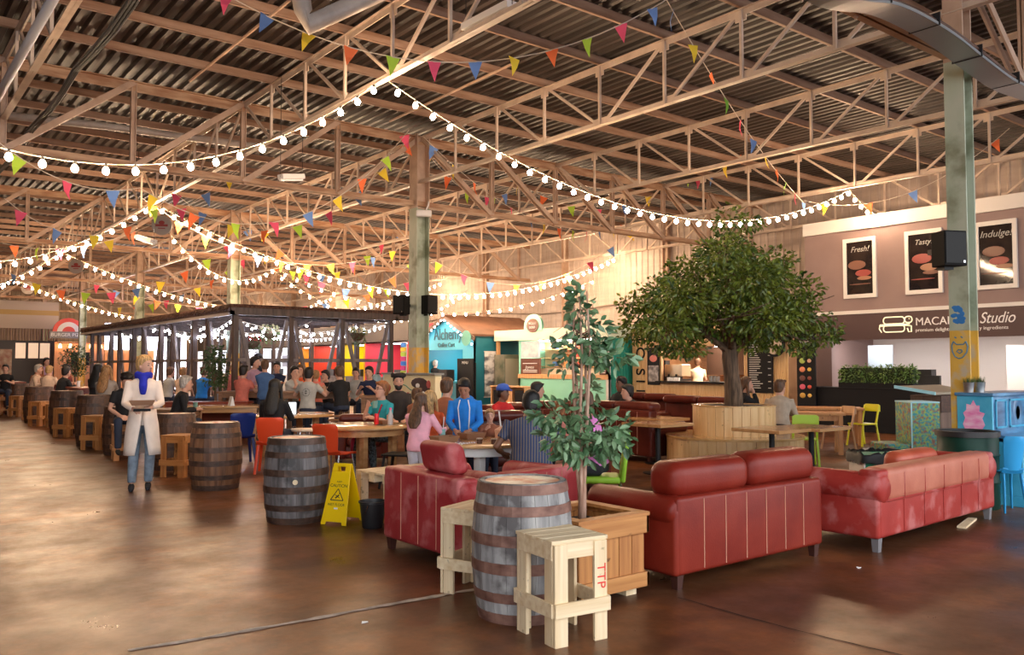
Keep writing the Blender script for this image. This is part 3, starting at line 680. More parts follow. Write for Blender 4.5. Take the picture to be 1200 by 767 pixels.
def ficus():
    base = Vector((4.14, 4.49, .44)); t = thing('potted_ficus', 'tall slender ficus with pale canes growing from the orange brown planter', 'tree', base)
    mb = MB(); mb.tube([(0, 0, 0), (.01, 0, .3), (-.015, .01, .6), (0, 0, .86)], [.034, .03, .026, .02], 8)
    R = random.Random(3)
    for i in range(5):
        a = i * 1.256; mb.tube([(0, 0, .1), (.028 * math.cos(a), .028 * math.sin(a), .4), (.05 * math.cos(a), .05 * math.sin(a), .85), (.07 * math.cos(a + .3), .07 * math.sin(a + .3), 1.3), (.05 * math.cos(a), .05 * math.sin(a), 1.6 + .05 * i)], [.014, .014, .012, .01, .005], 6)
    for i in range(16):
        z = R.choice([R.uniform(.5, .95), R.uniform(1.2, 1.7)]); a = R.uniform(0, 6.28); l = R.uniform(.1, .24)
        mb.tube([(0, 0, z), (l * .5 * math.cos(a), l * .5 * math.sin(a), z + .04), (l * math.cos(a), l * math.sin(a), z - .03)], [.006, .004, .002], 4)
    mb.tube([(0, 0, .68), (0, 0, .7)], .036, 8)
    mb.build('trunk', bark, t, True)
    mb = MB(); bl = [((-.1, .1, .86), (.24, .2, .13)), ((.12, -.1, .74), (.24, .22, .17)), ((0, 0, .62), (.22, .2, .13)), ((-.13, .05, .7), (.2, .2, .12)), ((.2, -.1, .62), (.16, .15, .1)),
                      ((.02, 0, 1.36), (.24, .22, .11)), ((.08, -.02, 1.5), (.17, .16, .12)), ((0, 0, 1.68), (.11, .1, .14)), ((.17, -.12, 1.3), (.2, .16, .08)), ((-.02, 0, 1.8), (.06, .06, .06)), ((-.1, .1, 1.22), (.1, .1, .05)), ((0.05, 0, 1.05), (.1, .1, .12))]
    leaf_cloud(mb, bl, 900, .088, random.Random(5), shell=.3, asp=.55); mb.build('foliage', fic_l, t, label='glossy pointed green leaves'); t.scale = (.95, .95, .94)
ficus()
# ================================================================ leather seating
W1 = 1.86
so1 = make_sofa('leather_sofa', W1, 'dark red leather sofa with two back cushions, right of the wooden planter', hb=.66, arm=.62, cush=.9)
c = F(800, 692); so1.location = (c.x + W1 / 2 - .06, c.y, 0)
W2 = 2.55
so2 = make_sofa('leather_sofa', W2, 'faded terracotta and red leather sofa with rolled arms in front of the blue piano', lea=leather('scuffed_red_leather', (.3, .025, .02), (.42, .05, .04), .42, (.5, .15, .14)), hb=.7, arm=.62, cush=0, foot=footg, nseam=6, ncush=3, armw=.24, upper=terr, split=.42, legh=.12)
c = F(1024, 646); so2.location = (c.x + W2 / 2 - .06, c.y - .03, 0); so2.rotation_euler = (0, 0, math.radians(2.5))
ac = make_sofa('leather_armchair', 1.2, 'worn red leather armchair seen from behind next to the black bucket', lea=wornred, hb=.72, arm=.66, cush=0, ncush=1, nseam=4, armw=.2, cat='armchair', D=.85)
a0 = F(461, 643); a1 = F(546, 668); dd = (a1 - a0); print('armchair', a0, a1, dd.length)
ac.location = (3.72, 6.02, 0); ac.rotation_euler = (0, 0, -PI / 2)
mb = MB(); mb.rbox((-.25, -.08, 0), (.25, .1, .26), .07, 4); mb.v = [(x * (1 - .15 * z), y - .25 * z, z) for x, y, z in mb.v]
cu = tag(mb.build('back_cushion', wornred, None, True), 'loose red leather cushion standing on top of the worn red armchair', 'cushion'); cu.location = (a0.x + .13, a0.y - .62, .715); cu.rotation_euler = (0, 0, -PI / 2)
ac2 = make_sofa('leather_armchair', 1.0, 'worn red leather armchair half hidden behind the grey barrel and the planter', lea=wornred, hb=.66, arm=.6, cush=0, ncush=1, nseam=4, armw=.2, cat='armchair', D=.85)
p = G(640, 7.75); ac2.location = (p.x, p.y, 0); ac2.rotation_euler = (0, 0, math.radians(10))
# pallet coffee table behind the armchair
def pallet_table(w, d, h, lab):
    t = thing('pallet_coffee_table', lab, 'table'); mb = MB(); n = 5
    for i in range(n): mb.box((-w / 2, -d / 2 + i * d / n + .004, h - .02), (w / 2, -d / 2 + (i + 1) * d / n - .004, h))
    mb.build('tabletop', pineh, t); mb = MB()
    for s in (-1, 0, 1): mb.box((-w / 2, s * (d / 2 - .05) - .05, h - .1), (w / 2, s * (d / 2 - .05) + .05, h - .02))
    mb.build('rails', pineh, t)
    for sx in (-1, 1):
        for sy in (-1, 1): mb = MB(); mb.box((sx * (w / 2 - .05) - .045, sy * (d / 2 - .05) - .045, 0), (sx * (w / 2 - .05) + .045, sy * (d / 2 - .05) + .045, h - .1)); mb.build('leg', pine, t)
    return t
put(pallet_table(.9, .6, .5, 'low pale pallet coffee table behind the worn red armchair'), G(478, 9.1), math.radians(5))
# wet floor sign
ysign = mat('yellow_sign_plastic', (.95, .62, .0), .4); ink = mat('black_sign_print', (.02, .02, .02), .6)
def wet_sign():
    t = thing('wet_floor_sign', 'yellow folding wet floor caution sign standing beside the charcoal barrel', 'sign'); H = .62
    for s, nm in ((-1, 'front_panel'), (1, 'rear_panel')):
        mb = MB(); P = [(-.15, 0), (-.1, 0), (-.09, .03), (.09, .03), (.1, 0), (.15, 0), (.1, H), (-.1, H)]; hole = [(-.045, H - .085), (.045, H - .085), (.045, H - .035), (-.045, H - .035)]
        th = .014; outer = P; vs = [];
        # panel as strips around a hand hole
        q = lambda a, b: mb.box((a[0], -th, a[1]), (b[0], 0, b[1]))
        mb.prism([(-.15, 0), (-.1, 0), (-.09, .03), (.09, .03), (.1, 0), (.15, 0), (.15 - .05 * (H - .085) / H, H - .085), (-.15 + .05 * (H - .085) / H, H - .085)], -th, 0, 'Y')
        e = .15 - .05 * (H - .085) / H
        mb.prism([(-e, H - .085), (-.045, H - .085), (-.045, H - .035), (-.104, H - .035)], -th, 0, 'Y'); mb.prism([(.045, H - .085), (e, H - .085), (.104, H - .035), (.045, H - .035)], -th, 0, 'Y'); mb.prism([(-.104, H - .035), (.104, H - .035), (.1, H), (-.1, H)], -th, 0, 'Y')
        o = mb.build(nm, ysign, t, bevel=.003); o.location = (0, s * .17, 0); o.rotation_euler = (s * math.asin(.16 / H), 0, 0 if s < 0 else 0)
        if s > 0: o.location = (0, .17 + .0, 0)
        if s < 0:
            r = (PI / 2, 0, 0); text('ALERT', .022, (0, -th - .001, .43), r, ink, o, 'lettering', .0006); text('CAUTION', .045, (0, -th - .001, .39), r, ink, o, 'lettering', .0006); text('WET FLOOR', .036, (0, -th - .001, .2), r, ink, o, 'lettering', .0006)
            mb = MB()
            for a, b in (((-.075, .245), (.075, .245)), ((.075, .245), (0, .36)), ((0, .36), (-.075, .245))): mb.bar((a[0], -th - .001, a[1]), (b[0], -th - .001, b[1]), .009, .0016, up=(0, 1, 0))
            mb.bar((-.02, -th - .001, .265), (.02, -th - .001, .3), .014, .0016, up=(0, 1, 0)); mb.bar((-.03, -th - .001, .3), (.03, -th - .001, .268), .006, .0016, up=(0, 1, 0)); mb.ball((.024, -th - .001, .315), (.009, .001, .009), 8, 4); mb.build('warning_triangle', ink, o)
            mb = MB(); mb.box((-.02, -th - .001, .155), (.025, -th, .172)); mb.build('sticker', mat('white_sticker', (.8, .8, .8), .5), o)
    return t
put(wet_sign(), G(404, 8.72), math.radians(-60))
def bucket():
    t = thing('bucket', 'black plastic bucket on the floor beside the yellow wet floor sign', 'bucket'); mb = MB()
    mb.lathe([(0, 0), (.095, 0), (.1, .008), (.128, .24), (.14, .245), (.14, .262), (.128, .262), (.122, .24), (.095, .02), (0, .02)], 28); mb.build('pail', blackp, t, 'auto')
    mb = MB(); mb.tube([(.14 * math.cos(a), .02 + .05 * math.sin(a), .235 - .13 * math.sin(a)) for a in [PI * i / 12 for i in range(13)]], .004, 5); mb.build('handle', chrome, t); return t
put(bucket(), G(438, 8.45), .9)

mb = MB(); mb.rbox((-.42, -.1, 0), (.42, .1, .33), .08, 4); q_ = tag(mb.build('back_cushion', mat('rust_red_leather', (.4, .06, .025), .4, col2=(.5, .1, .05), scale=(4, 4, 4)), None, True), 'loose rust red cushion standing on the seat of the faded sofa', 'cushion'); q_.location = (so2.location.x + .1, so2.location.y + .38, .445); q_.rotation_euler = (.12, 0, .04)
# ================================================================ helpers for vertical faces
def onX(X, px, z=0): r = (px - 600) / FOC; d = X / (r * RT.x + FW.x); return Vector((X, d * FW.y + r * d * RT.y, z))
def onY(Y, px, z=0): r = (px - 600) / FOC; d = Y / (r * RT.y + FW.y); return Vector((d * FW.x + r * d * RT.x, Y, z))
RX = (PI / 2, 0, -PI / 2); RY = (PI / 2, 0, 0)
white = mat('white_paint', (.78, .74, .7), .5); plum = mat('taupe_render', (.25, .17, .16), .6, col2=(.29, .2, .185), scale=(1, 1, 1)); dplum = mat('dark_plum_fascia', (.085, .045, .045), .5)
blk = mat('matt_black_panel', (.008, .008, .01), .6, spec=.2); cream = mat('cream_gold_neon', (.85, .74, .45), .4, emit=(1, .85, .5), est=.6); wht = mat('white_lettering', (.9, .88, .86), .4)
lampm = mat('panel_lamp', (1, 1, 1), .4, emit=(1, .93, .88), est=11); warm = mat('warm_lamp', (1, .9, .7), .4, emit=(1, .7, .4), est=30)
# ================================================================ macaron cafe building
X0 = 20.5
def cafe():
    y1 = onX(X0, 945).y; y0 = -2.5; t = thing('cafe_building', 'taupe cafe building on the right with three framed posters and a white counter hall', 'building', (X0, y0, 0)); L_ = y1 - y0
    mb = MB(); mb.box((0, 0, 2.26), (.15, L_, 5.42)); mb.box((0, L_ - .75, 0), (.15, L_, 2.26)); mb.box((.15, L_ - .15, 0), (3.3, L_, 5.42)); mb.build('wall', plum, t)
    mb = MB(); mb.box((-.03, 0, 2.26), (0, L_, 2.93)); mb.build('sign_band', dplum, t)
    mb = MB(); mb.box((-.06, 0, 5.12), (.0, L_ + .02, 5.45)); mb.build('white_coping', white, t); mb = MB(); mb.box((-.05, 0, 2.93), (0, L_ + .02, 3.02)); mb.build('white_stripe', white, t)
    mb = MB(); mb.box((.15, 0, 2.5), (3.3, L_, 2.56)); mb.box((3.2, 0, 0), (3.3, L_, 2.5)); mb.box((.15, 0, 0), (3.2, .1, 2.5)); mb.box((1.9, L_ - 5.2, 0), (2.0, L_ - 4.3, 2.1)); mb.build('inner_wall', mat('white_interior_wall', (.82, .76, .72), .6), t)
    for i in range(6): mb = MB(); mb.box((.8, 1.2 + i * 2.5, 2.46), (1.4, 2.4 + i * 2.5, 2.5)); mb.build('ceiling_panel_light', lampm, t)
    # neon macaron turtle
    def path(pts, r=.014, close=True):
        P = [(-.05, y, z) for y, z in pts]; P = P + [P[0]] if close else P; mb.tube(P, r, 6)
    mb = MB(); oy = onX(X0, 1051).y - y0; oz = 2.62
    def rr(w, h, cy, cz, n=5):
        o = []; r = min(w, h) * .9
        for sx, sz, a0 in ((1, 1, 0), (-1, 1, 90), (-1, -1, 180), (1, -1, 270)):
            for k in range(n + 1): a = math.radians(a0 + 90 * k / n); o.append((oy - (cy + sx * (w - r) + r * math.cos(a)), oz + cz + sz * (h - r) + r * math.sin(a)))
        return o
    path(rr(.27, .085, -.04, .1)); path(rr(.27, .085, -.04, -.1)); path([(oy + .4, oz + .0), (oy - .36, oz + .0)], close=False); path([(oy + .4, oz - .03), (oy - .3, oz - .03)], close=False)
    path(rr(.09, .075, .33, .11)); path([(oy - .22, oz - .02), (oy - .4, oz - .05), (oy - .4, oz - .19), (oy - .33, oz - .19), (oy - .3, oz - .1)], close=False); path([(oy + .4, oz + .0), (oy + .42, oz - .1), (oy + .36, oz - .19)], close=False); mb.ball((-.05, oy - .35, oz + .13), .012, 6, 4)
    mb.build('turtle_logo', cream, t, True)
    yl = onX(X0, 1074).y - y0
    text('MACARON', .27, (-.035, yl, 2.66), RX, wht, t, 'main_lettering', .01, 'LEFT'); text('premium delights', .115, (-.035, yl, 2.46), RX, wht, t, 'small_lettering', .004, 'LEFT', sx=1.05)
    ys = onX(X0, 1149).y - y0
    text('Studio', .36, (-.035, ys, 2.68), RX, wht, t, 'script_lettering', .006, 'LEFT', shear=.35, sx=.82); text('y ingredients', .115, (-.035, ys - .0, 2.46), RX, wht, t, 'small_lettering', .004, 'LEFT', sx=1.05)
    # posters
    pd = mat('dark_poster_print', (.012, .01, .012), .07, col2=(.03, .02, .018), scale=(2, 3, 3), spec=.5); pc = [mat('macaron_rose_print', (.32, .06, .05), .4), mat('macaron_tan_print', (.35, .17, .1), .4), mat('macaron_brown_print', (.2, .09, .06), .4)]
    grey = mat('chalk_grey_lettering', (.45, .45, .42), .6)
    for (yc, s, sc) in ((11.6, 'Fresh!', .2), (9.95, 'Tasty!', .18), (8.3, 'Indulge!', .22)):
        b = yc - y0; o = MB(); o.box((-.03, b - .36, 3.44), (-.005, b + .36, 4.8)); po = o.build('poster', pd, t)
        o = MB()
        for a in ((-.45, -.36, 3.34, 4.9), (.36, .45, 3.34, 4.9), (-.36, .36, 3.34, 3.44), (-.36, .36, 4.8, 4.9)): o.box((-.06, b + a[0], a[2]), (0, b + a[1], a[3]))
        o.build('frame', white, po); text(s, sc, (-.032, b, 4.6), RX, grey, po, 'lettering', .002, shear=.3)
        rr_ = random.Random(int(yc * 10))
        for j, (dy, dz, w, h) in enumerate(((.05, 4.2, .25, .12), (-.1, 3.98, .22, .09), (-.14, 3.85, .2, .05), (.05, 3.7, .3, .015))):
            o = MB(); o.ball((-.031, b + dy + rr_.uniform(-.05, .05), dz), (.004, w, h), 18, 8); o.build('macaron_picture', pc[(j + int(yc)) % 3], po, True)
    return t
cafe()
# inside fittings of the cafe
def item(name, mb, m, lab, cat, group=None, smooth=False, loc=None):
    o = mb.build(name, m, None, smooth); tag(o, lab, cat, group)
    if loc: o.location = loc
    return o
p0 = onX(19.25, 1120); p1 = onX(19.25, 940)
mb = MB(); mb.box((0, 0, 0), (.7, p1.y - p0.y, 1.03)); mb.box((-.02, -.02, 1.03), (.72, p1.y - p0.y + .02, 1.06)); c_ = item('black_counter', mb, blk, 'long matt black counter wall below the leafy hedge at the macaron cafe', 'counter', loc=(19.25, p0.y, 0))
hl = leafmat('hedge_leaf', (.05, .13, .02), (.2, .3, .06)); ph0 = onX(19.5, 1073); ph1 = onX(19.5, 986); L_ = ph1.y - ph0.y
t = thing('hedge_planter', 'leafy artificial hedge standing on the black counter wall of the macaron cafe', 'plant', (19.5, ph0.y, 1.06)); mb = MB(); mb.box((-.16, 0, 0), (.16, L_, .12)); mb.build('trough', blk, t)
mb = MB(); leaf_cloud(mb, [((0, L_ * (i + .5) / 7, .3), (.2, L_ / 11, .26)) for i in range(7)], 2600, .075, random.Random(9), shell=.35); mb.build('foliage', hl, t)
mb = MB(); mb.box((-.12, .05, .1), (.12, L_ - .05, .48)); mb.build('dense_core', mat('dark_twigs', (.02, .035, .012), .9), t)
yb = onX(20.9, 1033)
t = thing('display_screen', 'pale blue white screen panel above the hedge inside the macaron cafe', 'screen', (22.2, onX(22.2, 1032).y, 1.2)); mb = MB(); mb.box((-.04, -.35, .3), (0, .35, .95)); mb.build('panel', mat('pale_screen', (.42, .5, .58), .2), t); mb = MB(); mb.box((0, -.04, -1.2), (.06, .04, .9)); mb.build('stand', chrome, t)
t = thing('till_screen', 'black till monitor standing on the counter inside the macaron cafe', 'till', (21.2, onX(21.2, 1092).y, 0)); mb = MB(); mb.box((-.3, -.9, 0), (.3, .5, 1.02)); mb.build('counter_block', white, t); mb = MB(); mb.box((-.05, -.2, 1.06), (.03, .2, 1.35)); mb.box((-.03, -.04, 1.02), (.03, .04, 1.1)); mb.build('monitor', blackp, t); mb = MB(); mb.box((.05, .05, 1.02), (.3, .4, 1.5)); mb.build('coffee_grinder', blackp, t)
t = thing('display_counter', 'white glass-fronted display counter lit inside the macaron cafe beside the piano', 'counter', (20.95, 5.2, 0)); mb = MB(); mb.box((-.3, -2.6, 0), (.35, 2.2, 1.0)); mb.build('body', white, t); mb = MB(); mb.box((-.28, -2.6, 1.0), (.3, 2.2, 1.32)); mb.build('lit_case', mat('lit_display_case', (.9, .88, .85), .3, emit=(1, .95, .9), est=.5), t)
cols_ = [(.8, .4, .45), (.85, .8, .7), (.6, .2, .15), (.3, .5, .25), (.8, .7, .3), (.75, .75, .8)]
for sh in range(3):
    t = thing('wall_shelf', ['lowest', 'middle', 'topmost'][sh] + ' grey shelf on the back wall of the macaron cafe', 'shelf', (23.2, 6.6, 1.35 + .38 * sh)); mb = MB(); mb.box((0, -2.6, -.03), (.45, 1.9, 0)); mb.build('board', mat('grey_shelf', (.45, .45, .46), .4), t)
    for q in (-2.55, -.4, 1.85): mb = MB(); mb.box((.38, q - .02, -.4), (.42, q + .02, .0)); mb.build('bracket', mat('grey_shelf', 0), t)
R = random.Random(4); k = 0
for sh in range(3):
    for q in range(9):
        y = 4.4 + q * .45 + R.uniform(-.06, .06); z = 1.35 + .38 * sh; m = mat('pack_%d' % (k % 6), cols_[k % 6], .5); mb = MB(); h = R.uniform(.1, .24); w_ = R.uniform(.06, .13); k += 1
        if q % 3 == 0: mb.lathe([(0, 0), (w_ * .7, 0), (w_ * .7, h * .7), (w_ * .4, h * .9), (w_ * .4, h), (0, h)], 10); nm = 'jar'
        else: mb.rbox((-w_, -w_, 0), (w_, w_, h), .01, 1); nm = 'gift_box'
        item(nm, mb, m, 'small coloured packet on the back shelves of the macaron cafe' if nm == 'gift_box' else 'small round jar on the back shelves of the macaron cafe', 'box' if nm == 'gift_box' else 'jar', 'packets on the cafe shelves' if nm == 'gift_box' else 'jars on the cafe shelves', loc=(23.36, y, z))
k = 0
for q in range(8):
    mb = MB(); mb.rbox((-.12, -.16, 0), (.12, .16, .1 + .05 * (q % 3)), .01, 1); item('cake_box', mb, mat('pastel_box_%d' % (q % 3), [(.85, .6, .62), (.75, .72, .85), (.85, .82, .7)][q % 3], .5), 'pastel cake box on top of the lit display counter in the macaron cafe', 'box', 'cake boxes on the display counter', loc=(20.95, 3.4 + q * .45, 1.321))
# vertical macaron menu
pm_ = onX(19.15, 944); t = thing('menu_banner', 'tall black banner with colourful macaron pictures beside the pine clad kiosk', 'banner', (19.15, pm_.y, 0)); mb = MB(); mb.box((0, -.26, .45), (.05, .26, 2.45)); mb.build('board', blk, t); mb = MB(); mb.box((0, -.2, 0), (.03, -.17, .45)); mb.box((0, .17, 0), (.03, .2, .45)); mb.box((-.1, -.22, 0), (.15, .22, .02)); mb.build('stand', black, t)
mc = [(.45, .6, .12), (.75, .45, .3), (.75, .25, .12), (.8, .5, .08), (.15, .05, .04), (.25, .06, .04), (.75, .12, .2), (.7, .1, .06), (.6, .35, .06), (.7, .45, .1)]
for i in range(5):
    for j in (0, 1):
        mb = MB(); mb.ball((-.005, .1 - .2 * j, 1.72 - i * .22), (.008, .085 if j == 0 else .06, .07 if j == 0 else .05), 12, 6); mb.build('macaron_picture', mat('macaron_%d_%d' % (i, j), mc[i * 2 + j], .5), t, True)
text('MACARONS', .07, (-.004, 0, 2.2), RX, wht, t, 'lettering', .002)
# ================================================================ pine clad coffee kiosk
def slats(mb, x, y0, y1, z0, z1, st=.062, w=.042, dep=.03):
    y = y0
    while y < y1 - w: mb.box((x - dep, y, z0), (x, y + w, z1)); y += st
KX = 19.7; ka = onX(X0, 945).y + .03; kb = onX(KX, 741).y
def pine_kiosk():
    t = thing('timber_kiosk', 'pine slat coffee kiosk with an open counter hatch behind the big tree', 'kiosk', (KX, ka, 0)); L_ = kb - ka
    h0 = onX(KX, 872).y - ka; h1 = onX(KX, 776).y - ka; Hh = 2.75
    mb = MB(); mb.box((0, 0, 0), (.06, L_, 1.08)); mb.box((0, 0, 2.15), (.06, L_, Hh)); mb.box((0, 0, 1.08), (.06, h0, 2.15)); mb.box((0, h1, 1.08), (.06, L_, 2.15)); mb.box((.06, 0, 0), (3.2, .06, Hh)); mb.box((.06, L_ - .06, 0), (3.2, L_, Hh)); mb.build('wall', wood('dark_gap_pine', (.4, .2, .09), (.5, .27, .13), .6, 'Z', 10), t)
    mb = MB(); slats(mb, 0, 0, L_, 0, 1.06); slats(mb, 0, 0, L_, 2.17, Hh); slats(mb, 0, 0, h0, 1.06, 2.17); slats(mb, 0, h1, L_, 1.06, 2.17); mb.build('front_slats', clad_p, t)
    mb = MB(); mb.box((.06, .06, 2.55), (3.2, L_, 2.6)); mb.box((3.1, .06, 0), (3.2, L_, 2.55)); mb.build('inner_wall', mat('tan_brick_lining', (.55, .36, .22), .6, var=.12, scale=(2, 6, 16)), t)
    mb = MB(); mb.box((-.22, h0 - .1, 1.08), (.25, h1 + .1, 1.13)); mb.build('counter', blk, t)
    mb = MB(); mb.box((.9, h0 + .3, 2.5), (1.6, h1 - .3, 2.54)); mb.build('added_fill_light', mat('added_fill_glow', (1, 1, 1), .4, emit=(1, .82, .64), est=22), t)  # added warm fill light, brightens the kiosk interior
    mb = MB(); mb.box((2.0, h1 - 1.1, 1.3), (2.9, h1 - .1, 2.5)); mb.build('dark_shelf_unit', mat('dark_stained_shelf', (.05, .025, .015), .5), t)
    for q in (onX(19.9, 807), onX(19.9, 829)):
        mb = MB(); mb.ball((.6, q.y - ka, 2.2), .06, 10, 7); mb.build('pendant_bulb', mat('pendant_glow', (1, 1, 1), .4, emit=(.95, .85, 1), est=25), t); mb = MB(); mb.cyl((.6, q.y - ka, 2.26), (.6, q.y - ka, 2.6), .01, 5); mb.build('pendant_cord', blackp, t)
    for s, px, in (('O', 0),): pass
    yl = onX(KX, 751).y - ka
    for ch, z in (('I', 2.42), ('O', 1.98), ('S', 1.4), ('I', 1.1), ('I', .8)):
        text(ch, .5 if ch != 'I' else .4, (-.04, yl, z), (PI, 0, 0), blk, t, 'wall_letter', .01) if False else None
        o = text(ch, .52, (0, 0, 0), (0, 0, 0), blk, t, 'wall_letter', .012); o.matrix_local = Matrix.Translation((-.045, yl, z)) @ Matrix.Rotation(-PI / 2, 4, 'Z') @ Matrix.Rotation(PI / 2, 4, 'X') @ Matrix.Rotation(-PI / 2, 4, 'Z')
    return t, h0, h1
tk, h0, h1 = pine_kiosk()
def board(X, pxc, z0, z1, w, lab, lines, name='menu_board', m=blk, title=None):
    y = onX(X, pxc).y; t = thing(name, lab, 'sign', (X, y, 0)); mb = MB(); mb.box((-.03, -w / 2, z0), (0, w / 2, z1)); mb.build('panel', m, t)
    R = random.Random(int(pxc)); mb = MB(); n = lines
    for i in range(n):
        z = z1 - .12 - (z1 - z0 - .2) * i / n; a = -w / 2 + .06; y1 = w / 2 - .06
        L_ = (w - .12) * R.uniform(.35, .65); mb.box((-.034, y1 - L_, z - .012), (-.03, y1, z + .008))
        if i % 3 == 0: mb.box((-.034, a, z - .012), (-.03, a + .09, z + .008))
    mb.build('chalk_text_lines', mat('chalk_white', (.6, .6, .58), .7), t); 
    if title: text(title, .1, (-.034, 0, z1 - .08), RX, wht, t, 'lettering', .002)
    return t
board(KX - .04, 891, .85, 2.35, .82, 'large black chalk menu board on the pine slat kiosk right of the tree trunk', 22)
y = onX(KX - .04, 766).y; t = thing('wall_poster', 'pair of dark posters with a pink picture on the pine kiosk left of its hatch', 'poster', (KX - .04, y, 0)); mb = MB(); mb.box((-.02, -.25, 1.0), (0, .25, 2.15)); mb.build('frame', blk, t)
mb = MB(); mb.box((-.025, -.21, 1.1), (-.02, .21, 1.6)); mb.build('grey_picture', mat('grey_photo_print', (.12, .11, .11), .4, col2=(.5, .45, .42), scale=(8, 8, 8)), t); mb = MB(); mb.ball((-.022, 0, 1.82), (.006, .16, .11), 14, 6); mb.build('pink_picture', mat('pink_print', (.75, .2, .16), .4), t)
t = thing('round_hanging_sign', 'round black hanging sign under the tree beside the chalk menu board', 'sign', tuple(onX(19.3, 908, 2.13))); mb = MB(); mb.lathe([(0, -.03), (.3, -.03), (.3, .03), (0, .03)], 24); o = mb.build('disc', blk, t, 'auto'); o.rotation_euler = (0, PI / 2, 0); mb = MB(); mb.lathe([(.22, .03), (.24, .035), (.22, .04)], 24); o = mb.build('ring', mat('tan_ring', (.5, .4, .3), .5), t); o.rotation_euler = (0, -PI / 2, 0); mb = MB(); mb.box((0, -.3, .1), (.38, .3, .16)); mb.build('bracket', blk, t)
def coffee_machine(p, lab):
    t = thing('coffee_machine', lab, 'coffee machine', p); mb = MB(); mb.rbox((-.22, -.35, .12), (.22, .35, .5), .03, 2); mb.build('body', mat('brushed_gold_body', (.6, .5, .35), .3, metal=.6), t); mb = MB(); mb.box((-.25, -.35, 0), (.22, .35, .06)); mb.box((-.2, -.33, .06), (-.15, .33, .12)); mb.build('drip_tray', blackp, t)
    for k in (-1, 1): mb = MB(); mb.cyl((-.24, k * .15, .12), (-.24, k * .15, .2), .03, 8); mb.bar((-.24, k * .15, .14), (-.4, k * .15, .12), .02); mb.build('group_head', black, t)
    mb = MB(); mb.box((-.1, .4, 0), (.1, .55, .62)); mb.build('grinder', blackp, t); return t
q = onX(KX + .3, 790); coffee_machine((KX + .45, q.y, 1.135), 'gold coffee machine on the hatch counter of the pine kiosk')
for i in range(5): mb = MB(); mb.lathe([(0, 0), (.035, 0), (.045, .11), (0, .11)], 10); item('paper_cup', mb, wht, 'white cup beside the coffee machine in the pine kiosk hatch', 'cup', 'cups in the pine kiosk hatch', loc=(KX - .1, onX(KX - .1, 783 + 3 * i).y, 1.132))
for i in range(3): mb = MB(); mb.lathe([(0, 0), (.06, 0), (.065, .14), (.05, .17), (0, .17)], 12); item('glass_jar', mb, mat('steel_jar', (.4, .38, .36), .25, metal=.6), 'grey jar on the right of the pine kiosk counter', 'jar', 'jars on the pine kiosk counter', loc=(KX + .0, onX(KX, 833 + 4 * i).y, 1.132))
tealm = mat('teal_ribbed_panel', (.03, .32, .24), .5)
